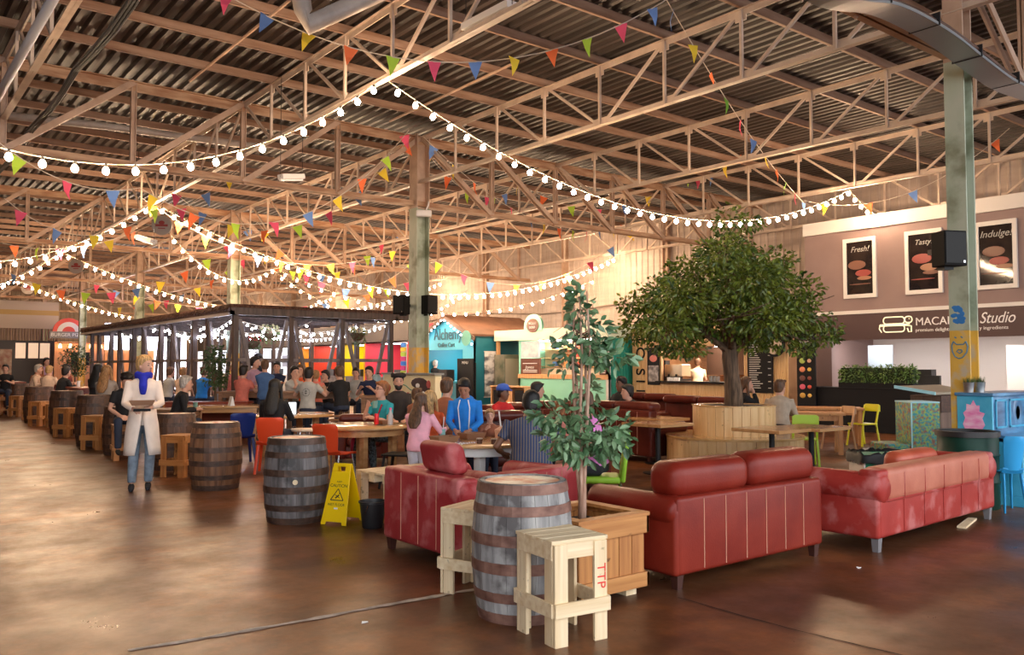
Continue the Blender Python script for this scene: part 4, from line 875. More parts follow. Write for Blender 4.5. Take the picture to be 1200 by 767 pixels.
# ================================================================ mint doughnut kiosk
SX = 18.9; sa, sb = onX(SX, 713).y, onX(SX, 582).y
mint = mat('mint_paint', (.32, .78, .6), .5); mintl = mat('pale_mint_fascia', (.8, .9, .7), .5); lorng = wood('light_orange_timber', (.65, .32, .12), (.8, .48, .24), .5, 'Z', 20); brn = mat('chocolate_board', (.14, .045, .025), .4)
def slats_y(mb, y, x0, x1, z0, z1):
    x = x0
    while x < x1 - .06: mb.box((x, y - .015, z0), (x + .06, y, z1)); x += .12
def mint_kiosk():
    L_ = sb - sa; t = thing('doughnut_kiosk', 'mint green and white food kiosk with an arched sign, seen through the ficus', 'kiosk', (SX, sa, 0)); D = 1.25
    bw = onX(SX, 608).y - sa
    mb = MB(); mb.box((-.08, -.05, 2.5), (0, L_ + .05, 2.88)); mb.box((0, L_ - .03, 2.5), (D, L_ + .05, 2.88)); mb.box((0, -.05, 2.5), (D, .03, 2.88)); mb.build('fascia', mintl, t)
    mb = MB(); mb.box((0, 0, 2.5), (D, L_, 2.56)); mb.build('canopy', white, t)
    for y in (0, L_ - .1): 
        mb = MB(); mb.box((-.02, y, 0), (.1, y + .1, 2.5)); mb.build('post', lorng if y else white, t)
    mb = MB(); mb.box((0, 0, .0), (.08, bw, 1.15)); mb.box((0, bw - .08, .0), (D, bw, 2.5)); mb.build('counter_front', mint, t); mb = MB(); mb.box((.1, -.06, 0), (D, .0, 2.5)); slats_y(mb, -.06, .12, D, 0, 2.5); mb.build('teal_ribbed_side', tealm, t)
    mb = MB(); mb.box((-.05, 0, 1.15), (.12, bw, 1.3)); mb.build('counter_edge', lorng, t); mb = MB(); mb.box((D - .08, 0, 0), (D, bw, 2.5)); mb.build('back_wall', mat('peach_backing', (.75, .5, .3), .6), t)
    for a, b in ((onX(SX, 632.5).y, onX(SX, 611).y), (onX(SX, 713).y, onX(SX, 703).y)):
        mb = MB(); mb.box((-.02, a - sa, 1.3), (.06, b - sa, 1.85)); o = mb.build('menu_panel', brn, t); mb = MB(); mb.box((-.025, a - sa + .05, 1.87), (.05, b - sa - .02, 2.45)); mb.build('print_panel', mat('blue_grey_print', (.45, .55, .62), .4, col2=(.75, .8, .82), scale=(3, 3, 5)), o)
        for z in (1.36, 1.42, 1.66): mb = MB(); mb.box((-.03, a - sa + .12, z), (-.02, b - sa - .12, z + .025)); mb.build('price_line', wht, o)
    yy = (onX(SX, 611).y + onX(SX, 632).y) / 2 - sa; text('Joyness', .16, (-.03, yy, 1.54), RX, wht, t, 'panel_lettering', .003, shear=.3)
    # arch
    ym = onX(SX, 627).y - sa; mb = MB(); pts = []
    for k in range(17): a = PI * k / 16; pts.append((ym + .5 * math.cos(a), 2.88 + .1 + .42 * math.sin(a)))
    mb.prism([(ym + .5, 2.8)] + pts + [(ym - .5, 2.8)], -.1, -.02, 'X'); mb.build('arch_sign', mint, t); mb = MB(); mb.lathe([(0, -.01), (.24, -.01), (.24, .01), (0, .01)], 24, sy=1.35); o = mb.build('oval_badge', brn, t, 'auto'); o.matrix_local = Matrix.Translation((-.11, ym, 3.0)) @ Matrix.Rotation(PI / 2, 4, 'Y') @ Matrix.Rotation(PI / 2, 4, 'Z') @ Matrix.Rotation(PI / 2, 4, 'Z')
    text('WOOD', .12, (-.13, ym, 3.07), RX, wht, t, 'badge_lettering', .003); text('DOGS', .12, (-.13, ym, 2.93), RX, wht, t, 'badge_lettering', .003)
    for z in (1.55, 1.85, 2.15): mb = MB(); mb.box((D - .4, .2, z), (D - .08, bw - .2, z + .03)); mb.build('shelf', lorng, t)
    mb = MB(); mb.box((.6, .3, 2.46), (1.0, bw - .4, 2.5)); mb.build('ceiling_light', lampm, t)
    mb = MB(); mb.box((.3, .5, 0), (.7, bw - .8, 1.5)); mb.build('glass_cabinet', mat('pale_cabinet', (.7, .6, .45), .3), t)
    return t, bw
mint_kiosk(); R = random.Random(11)
for z in (1.58, 1.88, 2.18):
    for q in range(6):
        mb = MB(); h = R.uniform(.1, .2); mb.rbox((-.07, -.1, 0), (.07, .1, h), .015, 1); item('food_tub', mb, mat('tub_%d' % (q % 4), [(.7, .3, .1), (.1, .25, .6), (.8, .7, .5), (.55, .08, .05)][q % 4], .5), 'small tub on the back shelves of the mint kiosk', 'tub', 'tubs in the mint kiosk', loc=(SX + 1.0, sa + .7 + q * .6, z + .001))
# counter beside it with crates
t = thing('side_counter', 'low orange counter with dark cubbies at the left end of the mint kiosk', 'counter', tuple(onX(17.9, 600))); mb = MB(); mb.box((-.25, -.95, .86), (.25, .95, .9)); mb.box((-.2, -.95, 0), (.25, -.9, .86)); mb.box((-.2, .9, 0), (.25, .95, .86)); mb.box((.2, -.9, 0), (.25, .9, .86)); mb.build('frame', lorng, t)
for y in (-.85, -.25, .35): mb = MB(); mb.box((-.2, y, .1), (.15, y + .45, .75)); mb.build('cubby', blk if y != -.25 else lorng, t)
# ================================================================ blue gabled coffee kiosk
bx = 18.0; ba, bb = onX(bx, 556).y, onX(bx, 497).y
sky_b = mat('bright_blue_paint', (.09, .5, .7), .5); dteal = mat('dark_teal_paint', (.01, .16, .22), .5); rbrown = mat('brown_roof_felt', (.1, .045, .025), .75, col2=(.16, .075, .042), scale=(2, 2, 2))
def blue_kiosk():
    L_ = bb - ba; t = thing('coffee_kiosk', 'bright blue gabled coffee kiosk with a brown roof and gothic lettering', 'kiosk', (bx, ba, 0)); E, P, D = 2.72, 3.47, 3.4; m = L_ / 2
    mb = MB(); mb.prism([(0, 2.2), (L_, 2.2), (L_, E), (m, P - .03), (0, E)], 0, .06, 'X'); mb.box((0, L_ - .12, 0), (.06, L_, 2.2)); mb.box((0, 0, 0), (.06, .75, 2.2)); mb.build('gable_front', sky_b, t)
    mb = MB(); mb.box((0, -.0, 0), (D, .06, E)); mb.build('side_wall', dteal, t); mb = MB(); mb.box((0, L_ - .06, 0), (D, L_, E)); mb.build('side_wall', dteal, t); mb = MB(); mb.box((D - .06, .06, 0), (D, L_ - .06, E)); mb.box((.06, .06, 0), (D - .06, .1, 2.2)); mb.build('back_wall', sky_b, t)
    ov = .3; mb = MB()
    for s in (-1, 1):
        y1 = -.1 if s < 0 else L_ + ov; ze = E - abs(y1 if s < 0 else ov) * (P - E) / m
        mb.add([(-.2, m, P), (D + .1, m, P), (D + .1, y1, ze), (-.2, y1, ze), (-.2, m, P + .07), (D + .1, m, P + .07), (D + .1, y1, ze + .07), (-.2, y1, ze + .07)], [(0, 1, 2, 3), (4, 7, 6, 5), (0, 4, 5, 1), (1, 5, 6, 2), (2, 6, 7, 3), (3, 7, 4, 0)])
    mb.build('roof', rbrown, t)
    mb = MB()
    for s in (-1, 1):
        y1 = -ov if s < 0 else L_ + ov; ze = E - ov * (P - E) / m; mb.bar((-.21, m, P - .03), (-.21, y1, ze - .03), .16, .03, up=(1, 0, 0))
    mb.build('bargeboard', mat('brown_bargeboard', (.16, .09, .06), .6), t)
    for s in (-1, 1):
        for k in range(9):
            f = (k + .5) / 9; mb = MB(); mb.ball((-.26, m + s * f * (m + ov), P - .1 - f * (P - E + .3)), .035, 8, 5); mb.build('gable_bulb', mat('white_gable_bulb', (1, 1, 1), .4, emit=(.9, .95, 1), est=12), t)
    text('Alchemy', .62, (-.03, m, 2.78), RX, mat('dark_teal_lettering', (.03, .12, .18), .5), t, 'gothic_lettering', .01, sx=.9); text('Coffee Cart', .24, (-.03, m + .1, 2.38), RX, mat('dark_teal_lettering', 0), t, 'small_lettering', .01)
    mb = MB(); mb.box((-.05, .9, .95), (.5, L_ - .12, 1.02)); mb.box((.0, .75, 0), (.06, L_ - .12, .95)); mb.build('counter', mat('blue_counter', (.06, .3, .42), .5), t)
    mb = MB(); mb.lathe([(0, -.02), (.28, -.02), (.28, .02), (0, .02)], 24); o = mb.build('round_badge', mat('sea_green_badge', (.1, .36, .3), .5), t, 'auto'); o.location = (-.3, .1, 2.6); o.rotation_euler = (0, PI / 2, 0)
    mb = MB(); mb.box((.8, .6, 2.5), (2.0, 2.8, 2.54)); mb.build('ceiling_light', lampm, t)
    for y, m_, z0, z1 in ((1.9, wht, 1.5, 1.9), (1.2, wht, 1.2, 1.9)): mb = MB(); mb.box((D - .1, y, z0), (D - .07, y + .3, z1)); mb.build('notice', m_, t)
    return t
blue_kiosk()
t = thing('chalkboard_sign', 'tall black chalkboard standing at the right corner of the blue gabled kiosk', 'sign', tuple(onX(17.5, 545))); mb = MB(); mb.box((0, -.5, .1), (.05, .5, 1.85)); mb.build('board', blk, t); mb = MB(); mb.box((.1, -.5, 0), (.14, -.44, 1.7)); mb.box((.1, .44, 0), (.14, .5, 1.7)); mb.build('legs', black, t); text('MENU', .14, (-.006, 0, 1.7), RX, mat('chalk_white', 0), t, 'lettering', .002)
t = thing('serving_trolley', 'black machine and blue crate on a shelf at the front of the blue kiosk', 'trolley', tuple(onX(17.3, 523))); mb = MB(); mb.box((-.25, -.4, .95), (.25, .4, 1.02)); mb.build('shelf', sky_b, t); mb = MB(); mb.box((-.15, -.25, 1.02), (.2, .3, 1.45)); mb.build('machine', blackp, t)
mb = MB()
for a in (-.22, .22):
    for b in (-.37, .37): mb.box((a - .02, b - .02, 0), (a + .02, b + .02, .95))
mb.build('legs', black, t)
# pictures on the teal side wall
pw = onY(ba, 575); t = thing('wall_picture', 'tall grey mountain picture leaning on the dark teal side wall', 'picture', (onY(ba, 576).x, ba - .03, .45)); mb = MB(); mb.box((-.35, -.03, 0), (.35, 0, 1.65)); mb.build('panel', mat('mountain_print', (.12, .13, .15), .4, col2=(.75, .75, .74), scale=(1.5, 1, 3), lo=.42, hi=.55), t); mb = MB(); mb.box((-.38, -.02, -.03), (.38, 0, 0)); mb.box((-.38, -.02, 1.65), (.38, 0, 1.68)); mb.build('frame', white, t)
pw = onY(ba, 594); t = thing('drinks_fridge', 'tall glass fronted drinks cooler beside the mountain picture', 'fridge', (onY(ba - .45, 593).x, ba - .5, 0)); mb = MB(); mb.rbox((-.36, -.3, 0), (.36, .3, 2.0), .02, 2); mb.build('cabinet', mat('grey_green_cooler', (.3, .27, .2), .3, col2=(.1, .12, .08), scale=(2, 2, 2)), t); mb = MB(); mb.box((-.3, -.32, .15), (.3, -.3, 1.85)); mb.build('door', mat('cooler_door', (.42, .36, .28), .2), t)
# ================================================================ round tree bench and the big tree
TD = 13.8; tb = G(859, TD)
t = thing('tree_bench', 'two-tier round pine clad tree bench in front of the kiosks', 'bench', tuple(tb))
def drum(mb, r, z0, z1, n=40, g=.004):
    for j in range(n):
        a0, a1 = 2 * PI * j / n, 2 * PI * (j + 1) / n; e = g / r
        mb.add([((r - o) * math.cos(a), (r - o) * math.sin(a), z) for z in (z0, z1) for a, o in ((a0 + e, 0), (a1 - e, 0), (a1, .02), (a0, .02))], [(0, 1, 5, 4), (1, 2, 6, 5), (3, 0, 4, 7), (4, 5, 6, 7)])
    mb.cyl((0, 0, z0), (0, 0, z1 - .01), r - .015, 32)
def ring(mb, r0, r1, z0, z1, n=48):
    vs = [(r * math.cos(2 * PI * j / n), r * math.sin(2 * PI * j / n), z) for r, z in ((r0, z0), (r1, z0), (r1, z1), (r0, z1)) for j in range(n)]
    mb.add(vs, [(i * n + j, i * n + (j + 1) % n, ((i + 1) % 4) * n + (j + 1) % n, ((i + 1) % 4) * n + j) for i in range(4) for j in range(n)])
mb = MB(); drum(mb, 1.08, 0, .45, 46); mb.build('lower_drum', clad_p, t); mb = MB(); ring(mb, .6, 1.1, .45, .485); mb.build('bench_top', clad_t, t, 'auto')
mb = MB(); drum(mb, .655, .485, .95, 30); mb.build('upper_drum', clad_p, t); mb = MB(); ring(mb, .5, .67, .95, .965); mb.build('rim', clad_t, t); mb = MB(); mb.cyl((0, 0, .9), (0, 0, .955), .5, 24); mb.build('soil', mat('dark_soil', 0), t)
tbark = mat('dark_tree_bark', (.06, .035, .02), .85, col2=(.2, .12, .07), scale=(25, 25, 3), bump=1); tl = leafmat('fig_tree_leaf', (.025, .065, .008), (.22, .27, .028), .4)
t = thing('big_tree', 'big leafy indoor tree growing from the round pine bench', 'tree', (tb.x, tb.y, .955))
def off(px, py, d=TD):
    p = W(px, py, d); return Vector((p.x - tb.x, p.y - tb.y, p.z - .955))
mb = MB(); mb.tube([(0, 0, -.1), (0, 0, .2), off(857, 440), off(855, 418), off(856, 400)], [.16, .145, .125, .13, .12], 12)
top = off(856, 402)
R = random.Random(2); tips = []
for px, py, dd in ((800, 385, 0), (770, 395, -.5), (905, 385, .2), (935, 395, -.3), (850, 330, .5), (870, 310, -.4), (820, 340, -.6), (895, 340, .6), (760, 360, .4), (950, 360, .2), (850, 275, 0), (860, 370, -1.2), (840, 370, 1.2)):
    e = off(px, py, TD + dd); m1 = top.lerp(e, .45) + Vector((0, 0, .18)); mb.tube([top + Vector((0, 0, -.15)), m1, e], [.065, .04, .015], 7)
    for _ in range(3): f = e + Vector((R.uniform(-.4, .4), R.uniform(-.4, .4), R.uniform(-.1, .3))); mb.tube([m1.lerp(e, .5), f], [.02, .006], 5)
mb.build('trunk', tbark, t, True)
bl = []
def B_(px, py, rx, ry, dd=0, rd=None): o = off(px, py, TD + dd); s = TD / FOC; bl.append((o, (rx * s, rx * s if rd is None else rd, ry * s)))
for a in ((858, 262, 22, 24), (880, 262, 18, 10), (850, 292, 38, 20), (805, 314, 28, 14), (900, 307, 36, 18), (850, 330, 75, 26), (780, 345, 40, 24), (925, 340, 42, 24), (762, 372, 38, 22), (745, 390, 24, 14), (790, 395, 35, 15), (800, 410, 32, 10), (770, 405, 18, 9), (835, 385, 45, 14), (880, 390, 40, 13), (935, 375, 42, 18), (955, 395, 30, 12), (915, 400, 28, 12), (880, 405, 20, 8), (940, 410, 18, 7), (968, 385, 20, 9), (845, 355, 60, 22), (905, 360, 55, 20), (740, 355, 20, 12), (800, 365, 50, 20)): B_(*a)
for dd in (-.9, .9):
    for a in ((800, 350, 45, 25), (880, 330, 50, 28), (900, 375, 45, 18), (780, 385, 35, 15), (850, 300, 35, 20)): B_(*a, dd)
mb = MB(); leaf_cloud(mb, bl, 15500, .09, random.Random(8), shell=.25, asp=.5); mb.build('foliage', tl, t, label='dense small green leaves')
# ================================================================ cafe tables round the tree
def pt(px, py, ang, lab):
    d = .85 * FOC / (py - 428); q = make_pedestal_table(.38, lab); return put(q, G(px, d), ang)
pt(770, 494.5, math.radians(2), 'square cafe table on a black post, left of the tree bench, the nearer one'); q = make_pedestal_table(.36, 'square wooden cafe table on a black post left of the tree bench, behind its twin'); put(q, G(771, 13.9), 0)
q = make_pedestal_table(.38, 'square wooden cafe table overlapping the right front of the tree bench'); put(q, G(903, 11.55), math.radians(0)); q = make_pedestal_table(.38, 'square wooden cafe table right beside the tree bench table, farther right'); put(q, G(949, 11.9), math.radians(0))
# long plank tables and chairs at the right
put(make_long_table(1.7, .7, 'rough plank table beside the yellow chair near the black counter', top=orngh, legm=orng), G(957, 17.4), math.radians(-52)); put(make_long_table(1.2, .7, 'brown wooden table in front of the rough plank table right of the tree bench', top=orngh, legm=orng), G(946, 15.6), math.radians(-52))
yel = mat('yellow_plastic', (.75, .72, .02), .4); lime = mat('lime_plastic', (.42, .62, .03), .4); beech = wood('pale_beech', (.55, .3, .14), (.7, .42, .22), .4, 'Z', 20); redp = mat('orange_red_plastic', (.78, .075, .02), .35); bluep = mat('dark_blue_plastic', (.01, .03, .2), .35)
put(make_frame_chair(yel, 'slim yellow plastic chair by the black counter'), G(1009, 17.0), math.radians(75)); put(make_frame_chair(beech, 'beech wood cafe chair right of the tree bench'), G(980, 16.2), math.radians(70)); put(make_frame_chair(lime, 'lime green chair behind the man in the beige jumper'), G(930, 16.6), math.radians(170))
put(make_frame_chair(lime, 'low lime chair partly hidden behind the right cafe table'), G(940, 13.6), math.radians(-50))
# ================================================================ brown leather lounge
for (px, d, a, w_, hb, lab) in ((762, 18.6, 100, 1.5, .88, 'dark brown leather sofa under the vertical kiosk letters'), (826, 16.6, 95, 1.7, .88, 'dark brown leather sofa in front of the pine kiosk hatch'), (716, 14.6, -90, 1.8, .86, 'large dark leather sofa seen from behind, left of the cafe tables'), (573, 11.9, 160, .95, .86, 'dark brown leather armchair right of the boy in blue'), (598, 15.0, 20, 1.3, .8, 'dark red leather sofa behind the boy in the cap'), (652, 14.9, -60, 1.3, .85, 'dark leather sofa behind the ficus leaves'), (655, 11.6, 150, 1.0, .8, 'dark leather armchair mostly hidden behind the ficus'), (429, 14.6, 150, .95, .66, 'dark red leather armchair behind the woman in the teal tee')):
    s_ = make_sofa('leather_sofa', w_, lab, lea=browned, hb=hb, arm=.62, cush=hb + .12, ncush=2 if w_ > 1.2 else 1, cat='sofa' if w_ > 1.2 else 'armchair'); put(s_, G(px, d), math.radians(a))
# ================================================================ round tables
tabp = wood('honey_table_top', (.5, .27, .1), (.7, .42, .19), .2, 'X', 12, coat=.5)
put(make_round_table(.6, 'round wooden table with a white apron beside the girl in pink', tabp, mat('white_painted_wood', (.75, .75, .74), .5)), G(562, 9.6), math.radians(10))
put(make_round_table(.7, 'round honey wood table in front of the woman in teal', tabp, tabw, tabw), G(425, 12.15), math.radians(20))
put(make_round_table(.78, 'round honey wood table with a laptop in front of the woman in black', tabp, legm=tabw), G(340, 14.9), math.radians(0))
put(make_long_table(1.6, .8, 'wooden table with a folded menu behind the reddish brown barrel', top=tabp, legm=tabw), G(262, 18.2), math.radians(-30))
t = thing('round_stool', 'round pale topped stool between the laptop table and the charcoal barrel', 'stool', tuple(G(357, 13.6))); mb = MB(); mb.lathe([(0, .55), (.2, .55), (.215, .565), (.21, .59), (0, .6)], 24); mb.build('seat', lidw, t, 'auto')
for a in range(4): mb = MB(); c_, s_ = math.cos(a * PI / 2 + .6), math.sin(a * PI / 2 + .6); mb.cyl((.1 * c_, .1 * s_, .55), (.17 * c_, .17 * s_, 0), .014, 8); mb.build('leg', chrome, t)
put(make_shell_chair(redp, 'orange red plastic chair behind the charcoal barrel, its back to the camera'), G(320, 12.75), math.radians(-30))
put(make_shell_chair(redp, 'orange red plastic chair with grey legs behind the yellow wet floor sign', legm=chrome, thin=True), G(394, 11.35), math.radians(-62))
put(make_shell_chair(bluep, 'dark blue plastic chair between the two brown barrels and the laptop table'), G(283, 13.9), math.radians(-10))
put(make_frame_chair(black, 'slim black chair between the round honey table and the girl in pink'), G(470, 11.2), math.radians(40))
lg = mat('lime_green_upholstery', (.33, .62, .04), .45); put(make_green_chair(lg, 'lime green upholstered chair right of the ficus trunk'), G(703, 8.9), math.radians(47)); t = thing('lime_stool', 'lime green upholstered stool under the man in the striped shirt', 'stool', tuple(G(603, 8.8)), math.radians(-38)); mb = MB(); mb.rbox((-.24, -.2, .38), (.24, .2, .46), .03); mb.build('seat', lg, t, True)
for sx in (-1, 1):
    for y in (-.16, .16): mb = MB(); mb.cyl((sx * .2, y, .38), (sx * .21, y * 1.1, 0), .012, 8); mb.build('leg', chrome, t, True)
# ================================================================ things right of the sofas
pno = mat('blue_painted_piano', (.015, .06, .16), .3, col2=(.12, .34, .58), scale=(2, 2, 7), det=8, lo=.3, hi=.7, coat=.4, bump=.3); pnl = mat('light_blue_piano_side', (.04, .36, .6), .35, col2=(.1, .5, .72), scale=(4, 4, 4), coat=.3); pk = mat('pink_brush_paint', (.85, .22, .5), .5, col2=(.95, .6, .75), scale=(5, 5, 14))
def piano():
    pc = G(1159, 9.85); t = thing('upright_piano', 'upright piano painted in swirling blues with a pink splash on its end', 'piano', tuple(pc), math.radians(0)); Wd = 1.5
    mb = MB(); mb.box((.03, 0, .02), (Wd - .03, .38, 1.24)); mb.build('case', pno, t, bevel=.008); mb = MB(); mb.box((0, -.02, 0), (.035, .38, 1.24)); mb.box((0, -.35, .0), (.035, -.02, .12)); mb.box((0, -.33, .12), (.035, -.02, .72)) ; mb.build('end_panel', pnl, t, bevel=.006); mb = MB(); mb.box((Wd - .035, -.35, 0), (Wd, .38, 1.24)); mb.build('end_panel', pno, t)
    mb = MB(); mb.box((-.02, -.04, 1.24), (Wd + .02, .4, 1.28)); mb.build('lid', pno, t, bevel=.008); mb = MB(); mb.box((.035, -.33, .6), (Wd - .035, 0, .66)); mb.box((.035, -.33, .66), (Wd - .035, -.29, .76)); mb.box((.035, -.3, .76), (Wd - .035, 0, .79)); mb.build('key_shelf', pno, t, bevel=.005)
    for a, b in ((.12, .42), (.5, 1.0), (1.08, 1.38)):
        mb = MB(); z0, z1 = .86, 1.2
        for u in ((a, a + .025, z0, z1), (b - .025, b, z0, z1), (a, b, z0, z0 + .025), (a, b, z1 - .025, z1)): mb.box((u[0], -.015, u[2]), (u[1], 0, u[3]))
        mb.build('panel_moulding', pnl, t, bevel=.003)
    mb = MB(); mb.lathe([(.06, 0), (.1, .012), (.14, 0)], 24, sy=1.4); o = mb.build('oval_ornament', pno, t, 'auto'); o.location = (.75, -.002, 1.03); o.rotation_euler = (PI / 2, 0, 0)
    mb = MB(); R = random.Random(6); pts = []
    for k in range(13): a = PI * (1.15 - 1.3 * k / 12); l = (.1 if k % 2 else .155) + R.uniform(-.015, .03); pts.append((.19 + l * math.cos(a) * .8, 1.0 + l * math.sin(a) * 1.2))
    mb.prism([(.12, .68), (.1, .85)] + pts + [(.29, .85), (.27, .68)], -.003, 0, 'X'); mb.build('pink_flame_painting', pk, t)
    return t
piano()
def pot(px, d, lab):
    p = G(px, d); t = thing('grass_pot', lab, 'plant', (p.x, p.y, 1.282)); mb = MB(); mb.lathe([(0, 0), (.048, 0), (.062, .115), (.066, .12), (.058, .12), (.056, .1), (0, .1)], 20); mb.build('zinc_pot', mat('zinc', (.5, .5, .5), .35, metal=.8, var=.2, scale=(9, 9, 9)), t, 'auto')
    mb = MB(); R = random.Random(int(px))
    for _ in range(120): a = R.uniform(0, 6.28); r = R.uniform(0, .05); x, y = r * math.cos(a), r * math.sin(a); l = R.uniform(.06, .1); q = R.uniform(0, 3.14); e = .003; tx, ty = x * 1.6 + R.uniform(-.01, .01), y * 1.6 + R.uniform(-.01, .01); mb.add([(x - e * math.cos(q), y - e * math.sin(q), .09), (x + e * math.cos(q), y + e * math.sin(q), .09), (tx, ty, .1 + l)], [(0, 1, 2)])
    mb.build('grass', mat('pot_grass', (.05, .1, .02), .6), t); return t
pot(1134, 10.05, 'small zinc pot of grass on the blue piano, the left one'); pot(1147, 10.15, 'small zinc pot of grass on the blue piano, the right one')
put(make_shell_chair(mat('sky_blue_plastic', (.03, .36, .75), .4), 'narrow sky blue plastic chair in front of the blue piano'), G(1176, 9.42), math.radians(-48)).scale = (.52, .9, 1)
def oil_drum():
    t = thing('oil_drum', 'big dark green steel drum behind the faded sofa', 'drum'); m = mat('dark_green_drum_paint', (.003, .03, .02), .45, col2=(.006, .045, .03), spec=.22, scale=(4, 4, 4)); mb = MB(); r = .315
    pr = [(r * .98, 0), (r, .01), (r, .28), (r + .012, .295), (r, .31), (r, .58), (r + .012, .595), (r, .61), (r, .83), (r * .95, .83), (r * .95, .5)]; mb.lathe(pr + [(0, .5)], 36); mb.build('shell', m, t, 'auto'); mb = MB(); ring(mb, r * .93, r + .02, .8, .86, 36); mb.build('black_rim', blackp, t, 'auto'); return t
put(oil_drum(), G(1131, 9.7))
def bin_():
    t = thing('recycling_bin', 'green recycling bin with a black liner between the two red sofas', 'bin'); m = mat('green_bin_plastic', (.0, .2, .1), .5); mb = MB(); mb.box((-.27, -.2, 0), (.27, .2, .63)); mb.build('body', m, t, bevel=.01); mb = MB(); mb.box((-.285, -.205, 0), (-.27, .205, .63)); mb.build('white_edge', white, t)
    mb = MB(); R = random.Random(3); N = 48; vs = []
    for i in range(4):
        for j in range(N):
            a = 2 * PI * j / N; c_, s_ = math.cos(a), math.sin(a); k = max(abs(c_) / .3, abs(s_) / .225); x, y = c_ / k, s_ / k; f = (.9, 1.0, 1.03, 1.05)[i]; vs.append((x * f + R.uniform(-.006, .006), y * f + R.uniform(-.006, .006), (.6, .655, .62, .54)[i] + R.uniform(-.02, .02)))
    mb.add(vs, [(i * N + j, i * N + (j + 1) % N, (i + 1) * N + (j + 1) % N, (i + 1) * N + j) for i in range(3) for j in range(N)]); mb.build('bin_liner', mat('black_bin_bag', (.006, .006, .007), .6), t, True)
    mb = MB(); N = 20; mb.tube([(.05 + .06 * math.cos(2 * PI * j / N), -.203, .45 + .06 * math.sin(2 * PI * j / N)) for j in range(0, 17)], .01, 5); mb.build('recycling_mark', wht, t); return t
put(bin_(), G(1031, 9.4), math.radians(-38))
mos = mat('mosaic_painted_blobs', (.1, .38, .42), .5); 
def mosaic():
    m = mat('mosaic_paint', (.05, .32, .36), .5, col2=(.35, .5, .12), scale=(28, 28, 28), det=2, lo=.42, hi=.58, col3=(.35, .14, .1), s3=17); e = mat('pale_blue_edge', (.45, .78, .85), .5); t = thing('mosaic_chair', 'chunky box chair covered in a blue and green mosaic pattern', 'chair')
    mb = MB(); mb.box((-.2, -.25, 0), (.2, .25, 1.08)); mb.build('backrest', m, t, bevel=.01); mb = MB(); mb.box((-.58, -.25, .28), (-.205, .25, .5)); mb.build('seat', m, t, bevel=.02); mb = MB(); mb.box((-.52, -.24, 0), (-.22, .24, .27)); mb.build('base', m, t); mb = MB(); mb.box((-.6, -.255, .25), (-.2, .255, .28)); mb.box((-.215, -.255, 0), (-.195, -.25, 1.08)); mb.box((-.2, -.255, 1.07), (.2, .255, 1.09)); mb.build('edging', e, t); return t
put(mosaic(), G(1073, 12.2), math.radians(-37))
t = thing('old_piano', 'old brown upright piano with a grey beige slanted lid behind the mosaic chair', 'piano', tuple(G(1112, 14.2)), math.radians(0)); mb = MB(); mb.box((-.35, .0, 0), (.75, .5, 1.1)); mb.build('case', mat('bleached_brown_wood', (.12, .075, .06), .5, col2=(.2, .13, .1), scale=(10, 10, 1)), t); mb = MB(); mb.box((-.34, -.01, .82), (.75, .0, 1.1)); mb.build('dark_front', mat('very_dark_wood', (.02, .008, .006), .4, col2=(.08, .03, .02), scale=(9, 9, 20)), t)
mb = MB(); mb.add([(-.6, -.04, 1.12), (.8, -.04, 1.12), (.8, .55, 1.22), (-.75, .55, 1.22), (-.6, -.04, 1.16), (.8, -.04, 1.16), (.8, .55, 1.26), (-.75, .55, 1.26)], [(0, 3, 2, 1), (4, 5, 6, 7), (0, 1, 5, 4), (1, 2, 6, 5), (2, 3, 7, 6), (3, 0, 4, 7)]); mb.build('lid', mat('grey_beige_top', (.36, .3, .22), .5), t); mb = MB(); mb.add([(-.63, -.05, 1.12), (-.6, -.05, 1.12), (-.75, .55, 1.22), (-.79, .55, 1.22), (-.63, -.05, 1.17), (-.6, -.05, 1.17), (-.75, .55, 1.27), (-.79, .55, 1.27)], [(0, 3, 2, 1), (4, 5, 6, 7), (0, 1, 5, 4), (1, 2, 6, 5), (2, 3, 7, 6), (3, 0, 4, 7)]); mb.build('lid_edge', mat('pale_blue_edge', 0), t)
# speakers and fittings on the columns
def speaker(p, rz, lab, s=1):
    t = thing('loudspeaker', lab, 'speaker', p, rz); mb = MB(); mb.prism([(-.15 * s, -.13 * s), (.15 * s, -.13 * s), (.11 * s, .13 * s), (-.11 * s, .13 * s)], -.2 * s, .2 * s, 'Z'); mb.build('cabinet', mat('speaker_black', (.006, .005, .005), .75, spec=.2), t, bevel=.01); mb = MB(); mb.box((-.135 * s, -.14 * s, -.17 * s), (.135 * s, -.13 * s, .18 * s)); mb.build('grille', mat('black_grille', (.005, .005, .005), .7), t)
    mb = MB(); mb.box((.09 * s, -.142 * s, -.165 * s), (.115 * s, -.139 * s, -.14 * s)); mb.build('badge', chrome, t); mb = MB(); mb.box((-.02, .1 * s, -.03), (.02, .3 * s, .03)); mb.box((-.06, -.02, -.235 * s), (.06, .1, -.2 * s)); mb.build('bracket', black, t); return t
q = W(1113, 292, 9.62); speaker(tuple(q), math.radians(-25), 'black loudspeaker on the steel column in front of the cafe posters')
q = W(471, 357, 19.6); speaker(tuple(q), math.radians(-70), 'dark loudspeaker on the left flank of the blue kiosk column', 1.1); q = W(502, 357, 19.9); speaker(tuple(q), math.radians(10), 'dark loudspeaker on the right flank of the blue kiosk column', 1.1)
q = W(496, 250, 19.5); t = thing('emergency_light', 'white emergency light fitting high on the green column', 'light', tuple(q), math.radians(-30)); mb = MB(); mb.rbox((-.18, -.06, -.08), (.18, .06, .08), .04, 2); mb.build('housing', white, t, True); mb = MB(); mb.tube([(.05, .02, .08), (.1, .05, .2), (.12, .1, .3)], .02, 6); mb.build('cable', white, t)
